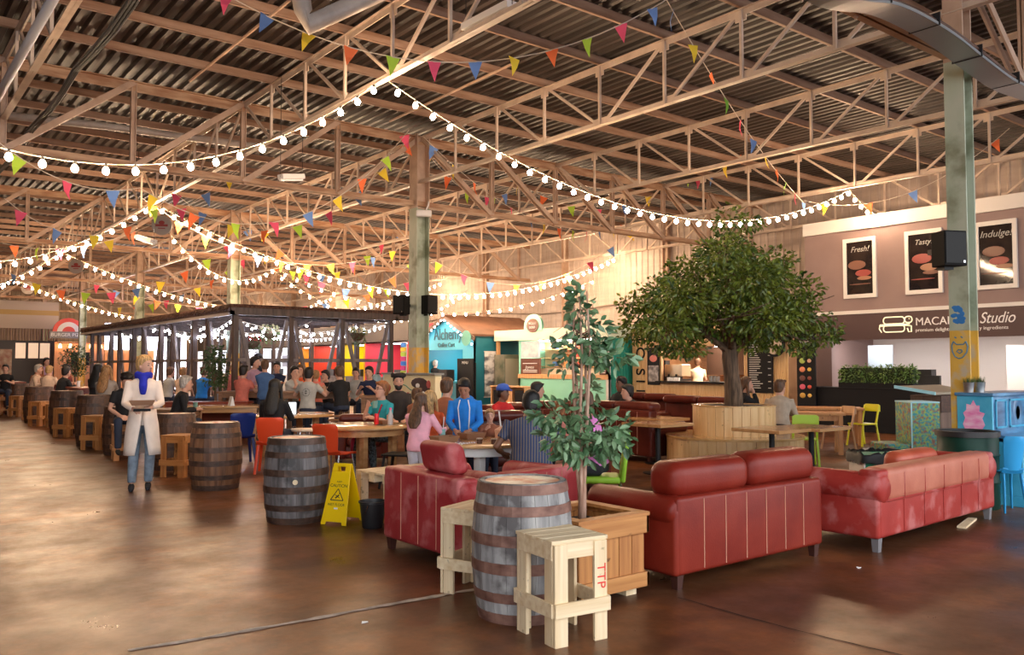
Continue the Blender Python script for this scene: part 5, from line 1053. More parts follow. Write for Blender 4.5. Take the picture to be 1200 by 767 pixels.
# ================================================================ services under the roof
t = thing('cable_tray', 'curving cable tray loaded with black cables crossing the near steel column', 'cable tray', (0, 4.38, 0)); trm = mat('galvanised_tray', (.38, .4, .42), .35, metal=.7); P = [(4.5, 5.2), (6, 5.12), (7.2, 5.05), (8.2, 5.22), (9.2, 5.22), (10.2, 5.1), (11, 5.02), (12, 5.06), (13.5, 5.1)]
def smooth(P, n=6):
    o = []
    for i in range(len(P) - 1):
        a = P[max(i - 1, 0)]; b = P[i]; c = P[i + 1]; d = P[min(i + 2, len(P) - 1)]
        for k in range(n): f = k / n; o.append(tuple(.5 * ((2 * b[q]) + (-a[q] + c[q]) * f + (2 * a[q] - 5 * b[q] + 4 * c[q] - d[q]) * f * f + (-a[q] + 3 * b[q] - 3 * c[q] + d[q]) * f ** 3) for q in range(len(b))))
    return o + [tuple(P[-1])]
S = smooth(P); mb = MB()
for i in range(len(S) - 1):
    (x0, z0), (x1, z1) = S[i], S[i + 1]; mb.add([(x0, -.22, z0), (x1, -.22, z1), (x1, .08, z1), (x0, .08, z0), (x0, -.22, z0 - .015), (x1, -.22, z1 - .015), (x1, .08, z1 - .015), (x0, .08, z0 - .015)], [(0, 1, 2, 3), (4, 7, 6, 5), (0, 4, 5, 1), (2, 6, 7, 3)])
    mb.add([(x0, -.22, z0 - .02), (x1, -.22, z1 - .02), (x1, -.22, z1 + .012), (x0, -.22, z0 + .012), (x0, -.225, z0 - .02), (x1, -.225, z1 - .02), (x1, -.225, z1 + .012), (x0, -.225, z0 + .012)], [(0, 3, 2, 1), (4, 5, 6, 7), (3, 7, 6, 2)])
mb.build('tray', trm, t)
cbm = mat('brown_black_cable', (.05, .025, .015), .5, col2=(.12, .05, .03), scale=(4, 30, 30))
for k in range(7): mb = MB(); mb.tube([(x, -.19 + k * .038, z + .05 + .02 * math.sin(x * 2 + k) + .03 * (k % 2)) for x, z in S], .02, 6); mb.build('cable', cbm, t)
for x in range(5, 13): z = min(S, key=lambda q: abs(q[0] - x))[1]; mb = MB(); mb.box((x - .006, -.24, z - .02), (x + .006, .1, z + .12)); mb.build('cable_tie', blackp, t)
al = mat('aluminium_pipe', (.6, .65, .75), .3, metal=.35)
mb = MB(); mb.tube([(1.72, 5, 5.78), (1.72, 14.6, 5.86), (1.72, 24, 5.8)], .06, 12); tag(mb.build('service_pipe', al, None, True), 'shiny aluminium pipe running under the roof at the top left', 'pipe')
mb = MB(); mb.tube([(1.15, 5, 5.9), (1.15, 24, 5.9)], .035, 8); tag(mb.build('service_pipe', steel, None, True), 'cream conduit running under the roof left of the aluminium pipe', 'pipe')
t = thing('cable_bundle', 'bundle of grey black cables hanging from the roof right of the aluminium pipe', 'cables', (2.35, 5, 5.75))
for k in range(7): mb = MB(); mb.tube([((k % 3) * .03 + .01 * math.sin(i + k), i * 1.0, .025 * (k // 3) - .12 * abs(math.sin(i * .8))) for i in range(19)], .015, 5); mb.build('cable', mat('grey_black_cable', (.06, .065, .07), .4), t)
gp = mat('grey_duct', (.42, .36, .32), .45, col2=(.55, .48, .42), scale=(5, 5, 5))
a, b, c2 = W(500, -35, 11.3), W(356, 30, 10.6), W(342, -40, 10.6); mb = MB(); mb.tube([a, a.lerp(b, .6), b, b.lerp(c2, .25) + Vector((-.02, 0, 0)), c2], .12, 12); tag(mb.build('ventilation_duct', gp, None, True), 'grey round duct with an elbow under the roof near the top left', 'duct')
for (px0, py0, d0, px1, py1, d1, lab) in ((217, 95, 13, 335, 0, 11, 'loose cream rod hanging diagonally under the roof left of the duct'), (455, 142, 17, 600, 75, 14, 'thin cream rod under the roof right of the first bulbs')):
    mb = MB(); mb.tube([W(px0, py0, d0), W(px1, py1, d1)], .022, 6); tag(mb.build('hanging_rod', steel), lab, 'rod')
mb = MB(); mb.tube([W(0, 135, 17), W(120, 148, 18), W(300, 172, 19.5)], .08, 10); tag(mb.build('roof_pipe', gp, None, True), 'long grey pipe slung under the roof across the left half', 'pipe')
def troffer(p, q, lab):
    p, q = W(*p), W(*q); mb = MB(); mb.bar(p, q, .16, .09); t = thing('strip_light', lab, 'light'); mb.build('housing', white, t); mb = MB(); mb.bar(p, (p.x, p.y, 7.0), .008); mb.bar(q, (q.x, q.y, 7.0), .008); mb.build('hanger', black, t); mb = MB(); z = Vector((0, 0, -.06)); mb.bar(p + z, q + z, .05, .04); mb.build('tube', mat('unlit_tube', (.9, .88, .85), .3), t)
troffer((326, 207, 15.5), (352, 207, 15.9), 'white boxed light fitting hanging left of the green column'); troffer((158, 277, 21), (178, 283, 20), 'grey strip light left of the first round disc sign'); troffer((545, 33, 11), (600, 5, 10.2), 'pale strip light under the roof at the top centre'); troffer((862, 30, 11), (880, 100, 13), 'slim strip light under the roof at the top right') if False else None
for px, py, d, r, lab in ((187, 264, 20.5, .24, 'nearest'), (87, 312, 31, .27, 'middle'), (31, 337, 44, .33, 'farthest')):
    t = thing('disc_sign', 'white round sign hanging from the roof trusses, %s of the three' % lab, 'sign', tuple(W(px, py, d)), math.radians(-30)); mb = MB(); mb.cyl((0, -.02, 0), (0, .02, 0), r, 28); mb.build('disc', mat('off_white_disc', (.3, .25, .22), .6), t); mb = MB(); mb.box((-r * .6, -.024, -r * .12), (r * .6, -.02, r * .12)); mb.ball((0, -.02, r * .28), (r * .3, .005, r * .2), 10, 5); mb.box((-r * .35, -.024, -r * .35), (r * .35, -.02, -r * .25)); mb.build('emblem', mat('red_black_print', (.25, .03, .03), .6), t); mb = MB(); mb.cyl((0, 0, r), (0, 0, 5.9 - W(px, py, d).z), .008, 4); mb.build('wire', black, t)
# ================================================================ timber pergola
pgm = mat('dark_stained_timber', (.045, .022, .014), .45, col2=(.1, .055, .038), scale=(12, 12, 2)); pgl = mat('weathered_grey_timber', (.14, .11, .1), .5, col2=(.24, .2, .19), scale=(12, 12, 2))
PX0, PX1, PY0, PY1 = 7.4, 11.9, 20.6, 37.6
def pergola():
    t = thing('timber_pergola', 'dark stained timber pergola with slanted braces and a shaggy brown roof edge', 'pergola', (PX0, PY0, 0)); W_, L_ = PX1 - PX0, PY1 - PY0; H = 2.85
    def post(x, y): mb = MB(); mb.box((x - .06, y - .06, 0), (x + .06, y + .06, H)); mb.build('post', pgm, t)
    def brace(a, b): mb = MB(); mb.bar(a, b, .07, .09); mb.build('brace', pgl, t)
    ys = []; y = 0.06
    while y < L_: ys += [y]; y += 2.0 if len(ys) % 2 else 1.15
    for x in (.06, W_ - .06):
        for i, y in enumerate(ys):
            post(x, y)
            if x < 1 and i + 1 < len(ys):
                y2 = ys[i + 1]
                if i % 2 == 0: brace((x, y + .1, H - .1), (x, (y + y2) / 2 - .1, .3)); brace((x, y2 - .1, H - .1), (x, (y + y2) / 2 + .1, .3))
            if i + 1 < len(ys): mb = MB(); mb.box((x - .025, y, 1.7), (x + .025, ys[i + 1], 1.78)); mb.build('rail', pgl, t)
    xs = [.06, 1.5, 2.95, W_ - .06]
    for i, x in enumerate(xs):
        if 0 < i < 3: post(x, .06)
        if i < 3:
            mb = MB(); mb.box((x, .035, 1.7), (xs[i + 1], .085, 1.78)); mb.build('rail', pgl, t); m = (x + xs[i + 1]) / 2
            brace((x + .1, .06, H - .1), (m - .08, .06, .3)); brace((xs[i + 1] - .1, .06, H - .1), (m + .08, .06, .3))
    for i, x in enumerate((1.5, 2.95)):
        for y in ys[2::4]: post(x, y)
    mb = MB(); mb.box((-.1, -.1, H), (W_ + .45, .02, H + .18)); mb.box((-.1, L_, H), (W_ + .1, L_ + .1, H + .18)); mb.box((-.1, -.1, H), (-.02, L_, H + .1)); mb.box((W_ + .02, -.1, H), (W_ + .1, L_, H + .1)); mb.build('fascia', pgm, t)
    mb = MB(); mb.box((-.15, 0, H - .02), (-.08, L_, H + .05)); mb.build('light_edge_rail', mat('pale_grey_rail', (.35, .3, .28), .4), t)
    mb = MB(); y = .3
    while y < L_: mb.box((-.02, y, H - .04), (W_ + .05, y + .05, H + .1)); y += .75
    mb.build('rafters', pgm, t)
    mb = MB(); mb.box((-.12, -.12, H + .18), (W_ + .5, L_ + .12, H + .26)); mb.build('roof_deck', mat('dark_brown_thatch', (.05, .02, .012), .9, col2=(.13, .06, .035), scale=(20, 3, 20)), t)
    mb = MB(); R = random.Random(1); y = 0
    while y < L_: w = .035; a = R.uniform(.03, .1); zz = R.uniform(.05, .12); mb.add([(-.12, y, H + .26), (-.12, y + w, H + .26), (-.12 - a, y + w * .5, H + zz), (-.1, y + w * .5, H + .2)], [(0, 1, 2), (0, 2, 3), (1, 3, 2)]); y += .03
    mb.build('thatch_fringe', mat('dark_brown_thatch', 0), t); return t
pergola()
leds = 0
R = random.Random(12)
for i, (x0, x1, y0, y1) in enumerate([(7.5, 11.8, 20.9, 22.6), (11.8, 7.5, 21.2, 24.2), (7.5, 11.8, 24.6, 26), (11.8, 7.5, 26.2, 28), (7.5, 11.8, 28.5, 30), (11.8, 7.5, 30.5, 32.5), (7.5, 11.8, 33, 35), (7.5, 7.6, 21, 27), (11.9, 11.6, 20.9, 30), (7.6, 9.6, 21.0, 20.9)]):
    festoon('led_string', [(x0, y0, 2.78), (x1, y1, 2.78)], .3, 'string of cold white lights looped under the pergola roof', 'cold white light strings', [R.uniform(.15, .4)], .8, .5, ledm)
def basket(px, d, z, lab, fl):
    p = G(px, d, z); t = thing('hanging_basket', lab, 'plant', tuple(p)); mb = MB(); mb.lathe([(0, -.22), (.1, -.2), (.2, -.08), (.23, 0), (.2, 0), (0, -.03)], 16); mb.build('basket', mat('dark_wicker', (.1, .06, .03), .8), t)
    mb = MB(); leaf_cloud(mb, [((0, 0, .03), (.26, .26, .1)), ((0, 0, -.15), (.24, .24, .2))], 260, .07, random.Random(int(px))); mb.build('foliage', leafmat('basket_leaf', (.05, .1, .02), (.14, .22, .08)), t); mb = MB(); leaf_cloud(mb, [((0, 0, .08), (.26, .26, .08))], 110, .06, random.Random(2), asp=.9); mb.build('flowers', fl, t)
    mb = MB()
    for a in (0, 2.1, 4.2): mb.tube([(.2 * math.cos(a), .2 * math.sin(a), 0), (0, 0, 2.9 - z)], .004, 4)
    mb.build('chain', black, t)
yf = mat('cream_flowers', (.75, .65, .35), .6); rf = mat('red_flowers', (.7, .06, .06), .6)
basket(316, 22.5, 2.52, 'hanging basket of cream flowers under the left part of the pergola front', yf); basket(419, 23.6, 2.5, 'hanging basket of cream flowers under the right part of the pergola front', yf); basket(296, 24.5, 2.3, 'hanging basket of red flowers just inside the pergola corner', rf)
# ================================================================ potted trees
def potted(px, d, zc, r, h, lab, n=900, seed=1, lm=None):
    p = G(px, d); t = thing('potted_tree', lab, 'plant', tuple(p)); mb = MB(); mb.lathe([(0, 0), (.2, 0), (.26, .45), (.28, .46), (.24, .46), (0, .42)], 20); mb.build('pot', mat('terracotta_dark', (.2, .07, .04), .6), t, 'auto')
    mb = MB(); mb.tube([(0, 0, .4), (.03, 0, .8), (0, .02, zc)], [.035, .03, .02], 6)
    for a in range(5): mb.tube([(0, 0, zc - .4), (r * .6 * math.cos(a * 1.25), r * .6 * math.sin(a * 1.25), zc + .2)], [.015, .005], 5)
    mb.build('trunk', tbark, t); mb = MB(); leaf_cloud(mb, [((0, 0, zc), (r, r, h)), ((0, 0, zc + h * .5), (r * .7, r * .7, h * .6)), ((.1, .1, zc - h * .6), (r * .7, r * .7, h * .4))], n, .085, random.Random(seed), shell=.2); mb.build('foliage', lm or tl, t)
potted(252, 19.6, 1.55, .32, .5, 'bushy potted ficus in front of the pergola corner', 900, 3, leafmat('dark_ficus_leaf', (.02, .05, .015), (.08, .14, .04)))
potted(88, 30, 1.75, .55, .55, 'bushy potted tree by the far orange stall at the left', 900, 4, leafmat('dark_ficus_leaf', 0))
# ================================================================ stalls along the back, seen through the pergola
def stall(px0, px1, X, wall, fascia, lab, sign=None, fz=2.7, tz=3.7, lit=False, cols=None, fsign=None):
    y0, y1 = onX(X, px1).y, onX(X, px0).y; L_ = y1 - y0; t = thing('food_stall', lab, 'stall', (X, y0, 0)); mb = MB(); mb.box((0, 0, fz), (.1, L_, tz)); mb.build('fascia', fascia, t)
    mb = MB(); mb.box((2.4, 0, 0), (2.5, L_, tz)); mb.box((0, 0, 0), (2.4, .06, fz)); mb.box((0, L_ - .06, 0), (2.4, L_, fz)); mb.build('walls', wall, t); mb = MB(); mb.box((0, .06, fz), (2.5, L_ - .06, fz + .06)); mb.build('ceiling_board', white, t)
    mb = MB(); mb.box((-.05, .1, .98), (.5, L_ - .9, 1.04)); mb.box((0, .1, 0), (.08, L_ - .9, .98)); mb.build('counter', white if lit else pgl, t)
    mb = MB(); mb.box((.8, L_ * .15, fz - .04), (1.2, L_ * .85, fz)); mb.build('ceiling_light', mat('stall_lamp', (1, 1, 1), .4, emit=(.95, .95, 1), est=16 if lit else 7), t)
    if cols:
        for i, c in enumerate(cols): mb = MB(); a = L_ * (.1 + .8 * i / len(cols)); mb.box((2.36, a, 1.5), (2.4, a + L_ * .6 / len(cols), 2.3)); mb.build('menu_panel', mat('panel_' + '_'.join('%d' % (q * 99) for q in c), c, .5), t)
    if fsign: text(fsign[0], fsign[1], (-.02, L_ / 2, (fz + tz) / 2), RX, wht, t, 'lettering', .02)
    mb = MB(); mb.box((.1, L_ * .2, 1.04), (.4, L_ * .35, 1.4)); mb.build('till', blackp, t)
    return t
gr = mat('grey_fascia', (.13, .11, .1), .6); wall_w = mat('self_lit_white_stall', (.85, .85, .88), .5, emit=(.85, .88, 1), est=.5)  # white stall walls emit a little, lamplight put into their colour
stall(428, 478, 20.3, mat('rose_red_stall', (.72, .06, .1), .5), gr, 'rose red food stall behind the right end of the pergola', lit=False, cols=[(.8, .1, .12), (.9, .9, .9), (.7, .5, .05)])
stall(396, 427, 20.6, mat('bright_yellow_stall', (.9, .65, .0), .5), gr, 'bright yellow food stall behind the pergola', cols=[(.9, .7, .02), (.02, .02, .02)])
stall(368, 395, 20.9, mat('tomato_red_stall', (.8, .08, .03), .5), gr, 'tomato red food stall between the orange and yellow ones', cols=[(.9, .9, .9), (.7, .1, .05)])
stall(338, 367, 21.1, mat('orange_stall', (.85, .32, .02), .5), gr, 'orange food stall seen through the pergola posts', cols=[(.9, .35, .02), (.05, .03, .02)])
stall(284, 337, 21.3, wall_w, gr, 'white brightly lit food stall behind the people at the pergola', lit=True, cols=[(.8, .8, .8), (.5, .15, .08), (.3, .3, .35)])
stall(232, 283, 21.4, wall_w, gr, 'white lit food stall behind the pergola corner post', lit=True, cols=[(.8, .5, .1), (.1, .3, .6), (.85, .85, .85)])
p = onX(12.9, 472); t = thing('colour_block_menu', 'banner of blue yellow pink and green blocks left of the green column', 'banner', (14.0, onX(14.0, 472).y, 0)); bc = [(.05, .25, .75), (.85, .6, .03), (.45, .62, .05), (.75, .05, .25), (.05, .25, .75), (.75, .05, .25), (.45, .62, .05)]
for i, c in enumerate(bc): mb = MB(); mb.box((0, -.14, 2.2 - i * .15), (.04, .14, 2.33 - i * .15)); mb.build('colour_block', mat('block_%d' % (i % 4 if i < 4 else i), c, .6), t)
mb = MB(); mb.box((.04, -.15, 0), (.07, .15, 2.36)); mb.build('backing', white, t)
# painted bar in front of the column
pa, pb = onX(9.62, 510), onX(9.62, 450); t = thing('painted_bar', 'cream bar front painted with tattoo style roses and an eye', 'bar', (9.62, pa.y, 0)); L_ = pb.y - pa.y; cb = mat('cream_painted_board', (.9, .76, .42), .5, col2=(.95, .86, .6), scale=(2, 2, 2)); mb = MB(); mb.box((0, 0, 0), (.16, L_, 1.4)); mb.build('body', cb, t); mb = MB(); mb.box((-.04, -.04, 1.4), (.2, L_ + .04, 1.44)); mb.build('bar_top', mat('grey_bar_top', (.3, .3, .28), .4), t)
mb = MB(); mb.box((-.01, L_ - .0, 0), (.16, L_ + .02, 1.4)); mb.build('side_panel', mat('pale_cyan_panel', (.5, .75, .8), .5), t); inkb = mat('dark_tattoo_paint', (.05, .02, .02), .6); inkr = mat('rose_paint', (.5, .08, .07), .6)
mb = MB(); mb.ball((-.003, .62, 1.22), (.004, .34, .12), 16, 6); mb.ball((-.003, .42, 1.08), (.004, .24, .15), 12, 6); mb.ball((-.003, .28, .88), (.004, .18, .15), 12, 6); mb.build('eye_and_bird_painting', inkb, t); mb = MB(); mb.ball((-.006, .68, 1.17), (.004, .09, .05), 10, 5); mb.ball((-.006, .45, 1.0), (.004, .06, .06), 10, 5); mb.build('pale_eye_white', wht, t)
mb = MB()
for y, z, r in ((.25, 1.2, .09), (L_ - .25, 1.1, .08), (L_ - .35, .9, .1), (L_ / 2, .95, .07), (L_ / 2 + .05, .82, .1), (.5, .95, .08)): mb.ball((-.004, y, z), (.005, r, r), 10, 5)
mb.build('rose_painting', inkr, t); mb = MB(); mb.tube([(-.004, L_ / 2 + .4 - .1 * i, 1.12 + .06 * math.sin(i * .8)) for i in range(9)], .012, 5); mb.build('scroll_painting', mat('green_scroll', (.1, .3, .2), .6), t)
t = thing('draped_coat', 'pale blue denim coat hanging at the left end of the painted bar', 'coat', (9.5, pb.y + .1, 0)); mb = MB(); mb.rbox((-.1, 0, .55), (.12, .3, 1.4), .08); mb.v = [(x + .03 * math.sin(y * 30 + z * 4), y, z) for x, y, z in mb.v]; mb.build('cloth', mat('pale_denim', (.4, .55, .62), .8, var=.3, scale=(12, 12, 3)), t, True); mb = MB(); mb.tube([(.0, .1, 1.36), (.05, .05, 1.42), (.1, -.02, 1.4)], .012, 5); mb.build('hook', black, t)
# ================================================================ far left end
FY = 60.0; fx0, fx1 = onY(FY, -25).x, onY(FY, 68).x
t = thing('shuttered_unit', 'large cream shuttered unit over a dark wall with three lit posters at the far left', 'building', (fx0, FY, 0)); L_ = fx1 - fx0
mb = MB(); mb.box((0, 0, 3.9), (L_, .2, 4.75)); mb.box((0, 0, 5.05), (L_, .2, 5.6)); mb.build('cream_panels', mat('pale_cream_panel', (.6, .5, .42), .5), t); mb = MB(); mb.box((0, -.03, 4.75), (L_, .2, 5.05)); mb.build('ochre_band', mat('ochre_band_paint', (.55, .36, .12), .5), t)
mb = MB(); x = 0
while x < L_: mb.box((x, -.06, 3.15), (x + .09, .1, 3.9)); x += .16
mb.build('ribbed_skirt', mat('brown_grey_ribs', (.3, .2, .15), .6), t); mb = MB(); mb.box((0, 0, 0), (L_, .1, 3.15)); mb.build('dark_wall', mat('near_black_wall', (.02, .015, .02), .5), t)
for px in (24, 39, 52.5): x = onY(FY, px).x - fx0; mb = MB(); mb.box((x - .27, -.06, 2.05), (x + .27, 0, 3.0)); mb.build('lit_poster', mat('lit_poster_glow', (.9, .75, .6), .5, emit=(1, .7, .48), est=.3), t)
x = onY(FY, 3).x - fx0; mb = MB(); mb.box((x - .5, -.06, 1.0), (x + .5, 0, 2.6)); mb.build('brown_poster', mat('brown_poster_print', (.3, .12, .08), .5, col2=(.5, .4, .3), scale=(3, 3, 3)), t)
ox0, ox1 = onY(56.0, 64).x, onY(56.0, 140).x; t = thing('orange_stall', 'orange timber stall with a row of glowing lamps at the far left', 'stall', (ox0, 56, 0)); L_ = ox1 - ox0; mb = MB(); mb.box((0, 0, 0), (L_, .15, 3.0)); mb.build('front', wood('orange_stall_boards', (.5, .2, .08), (.65, .3, .14), .5, 'Z', 8), t); mb = MB(); mb.box((.9, -.03, 1.6), (1.9, 0, 2.4)); mb.build('menu_screen', blk, t)
for i in range(7): mb = MB(); mb.lathe([(.0, -.12), (.09, -.1), (.05, .12), (.0, .14)], 8, (.25 + i * .55, -.25)); o = mb.build('stall_lamp', mat('stall_lamp_glow', (1, .8, .5), .5, emit=(1, .62, .3), est=9), t); o.location = (0, 0, 2.75)
mb = MB(); mb.box((.1, -.3, 2.92), (L_ - .1, -.2, 2.96)); mb.build('lamp_rail', black, t)
sg = onY(55.5, 80); t = thing('arched_sign', 'half round red and white sign above the orange stall at the far left', 'sign', (sg.x, 55.5, 3.1)); mb = MB(); mb.prism([(.85 * math.cos(PI * k / 16), .45 + .85 * math.sin(PI * k / 16)) for k in range(17)], 0, .1, 'Y'); mb.build('arch', mat('sign_red', (.7, .06, .04), .5), t); mb = MB(); mb.prism([(.62 * math.cos(PI * k / 16), .45 + .62 * math.sin(PI * k / 16)) for k in range(17)], -.02, 0, 'Y'); mb.build('inner_arch', white, t); mb = MB(); mb.prism([(.35 * math.cos(PI * k / 16), .45 + .35 * math.sin(PI * k / 16)) for k in range(17)], -.04, -.02, 'Y'); mb.build('centre', mat('sign_red', 0), t)
mb = MB(); mb.box((-1.0, -.05, .1), (1.0, .1, .5)); o = mb.build('name_bar', mat('grey_sign_bar', (.2, .18, .18), .5), t); text('BURGER PIZZA', .28, (0, -.06, .3), RY, wht, o, 'lettering', .004); mb = MB(); mb.box((-.8, 0, -.1), (-.75, .1, .1)); mb.box((.75, 0, -.1), (.8, .1, .1)); mb.build('stand', black, t)
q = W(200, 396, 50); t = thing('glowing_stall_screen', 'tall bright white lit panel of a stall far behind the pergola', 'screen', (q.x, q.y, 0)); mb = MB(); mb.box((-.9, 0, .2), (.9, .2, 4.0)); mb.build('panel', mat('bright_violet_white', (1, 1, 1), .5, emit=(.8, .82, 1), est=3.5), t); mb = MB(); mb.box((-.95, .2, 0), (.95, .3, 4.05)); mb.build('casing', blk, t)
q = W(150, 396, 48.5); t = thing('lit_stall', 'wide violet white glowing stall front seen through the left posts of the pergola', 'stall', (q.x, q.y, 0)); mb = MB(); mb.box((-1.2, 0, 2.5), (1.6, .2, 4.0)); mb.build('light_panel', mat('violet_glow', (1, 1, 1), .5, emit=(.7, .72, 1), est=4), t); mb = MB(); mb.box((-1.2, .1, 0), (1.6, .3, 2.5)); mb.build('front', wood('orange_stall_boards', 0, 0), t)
# ================================================================ people
skin_l = mat('light_skin', (.62, .34, .24), .5); skin_t = mat('tanned_skin', (.42, .2, .12), .5); skin_d = mat('brown_skin', (.2, .085, .045), .5); eyem = mat('dark_eye', (.02, .015, .012), .3); lipm = mat('lip_tone', (.42, .12, .1), .5)
HAIR = {'blonde': (.5, .3, .12), 'brown': (.1, .045, .02), 'dark': (.012, .008, .007), 'black': (.006, .005, .005), 'grey': (.4, .36, .32), 'red': (.28, .1, .03), 'sandy': (.35, .18, .07)}
def hairm(k): return mat(k + '_hair', HAIR[k], .55, var=.45, scale=(60, 60, 10), bump=.5)
def cloth(name, c=None, **kw):
    if name in MT: return MT[name]
    return mat(name, c, .85, var=kw.get('var', .14), scale=kw.get('scale', (7, 7, 7)), bump=.35, **({k: v for k, v in kw.items() if k not in ('var', 'scale')}))
def remesh(mb, name, m, parent, vox, sm=4, add=None):
    me = bpy.data.meshes.new(name); me.from_pydata(mb.v, [], mb.f); me.update(); o = bpy.data.objects.new(name, me); C.objects.link(o)
    r = o.modifiers.new('r', 'REMESH'); r.mode = 'VOXEL'; r.voxel_size = vox; s = o.modifiers.new('s', 'SMOOTH'); s.factor = .5; s.iterations = sm
    bpy.context.view_layer.update(); dg = bpy.context.evaluated_depsgraph_get(); m2 = bpy.data.meshes.new_from_object(o.evaluated_get(dg)); C.objects.unlink(o); bpy.data.objects.remove(o)
    m2.name = name; m2.materials.clear(); m2.materials.append(m); m2.polygons.foreach_set('use_smooth', [True] * len(m2.polygons)); q = bpy.data.objects.new(name, m2); C.objects.link(q); q.parent = parent; return q
def ringloft(mb, rings, n=16):
    """rings: (centre Vector, rx, ry, 3x3 rotation)"""
    vs = []
    for c, rx, ry, Rm in rings:
        for j in range(n): a = 2 * PI * j / n; vs.append(c + Rm @ Vector((rx * math.cos(a), ry * math.sin(a), 0)))
    k = len(rings); mb.add(vs, [(i * n + j, i * n + (j + 1) % n, (i + 1) * n + (j + 1) % n, (i + 1) * n + j) for i in range(k - 1) for j in range(n)] + [tuple(range(n))[::-1], tuple((k - 1) * n + j for j in range(n))])
def ik(S, T, a, b, hint):
    d = T - S; L_ = min(d.length, (a + b) * .985); dn = d.normalized(); T = S + dn * L_; x = (a * a - b * b + L_ * L_) / (2 * L_); h = math.sqrt(max(a * a - x * x, 0)); p = hint - dn * hint.dot(dn)
    return S + dn * x + p.normalized() * h, T
def hand(mb, wr, d, side, curl=.5, s=1.0):
    """palm and five bent fingers; side = direction the thumb leaves towards"""
    d = d.normalized(); side = (side - d * side.dot(d)).normalized(); nrm = d.cross(side); 
    if nrm.z > 0: nrm = -nrm
    mb.tube([wr - d * .01, wr + d * .03 * s, wr + d * .08 * s], [.026 * s, .034 * s, .03 * s], 8)
    for k, l in ((-1.5, .062), (-.5, .074), (.5, .078), (1.5, .07)):
        b = wr + d * .075 * s + side * k * .0185 * s; m1 = b + (d * (1 - curl * .3) + nrm * curl * .5).normalized() * l * .5 * s; e = m1 + (d * (1 - curl) + nrm * curl).normalized() * l * .5 * s; mb.tube([b - d * .02 * s, b, m1, e], [.0105 * s, .0105 * s, .0095 * s, .0078 * s], 6)
    b = wr + d * .03 * s + side * .025 * s; mb.tube([b, b + (d * .6 + side * .8).normalized() * .035 * s, b + (d * .8 + side * .5 + nrm * .3).normalized() * .07 * s], [.013 * s, .012 * s, .009 * s], 6)
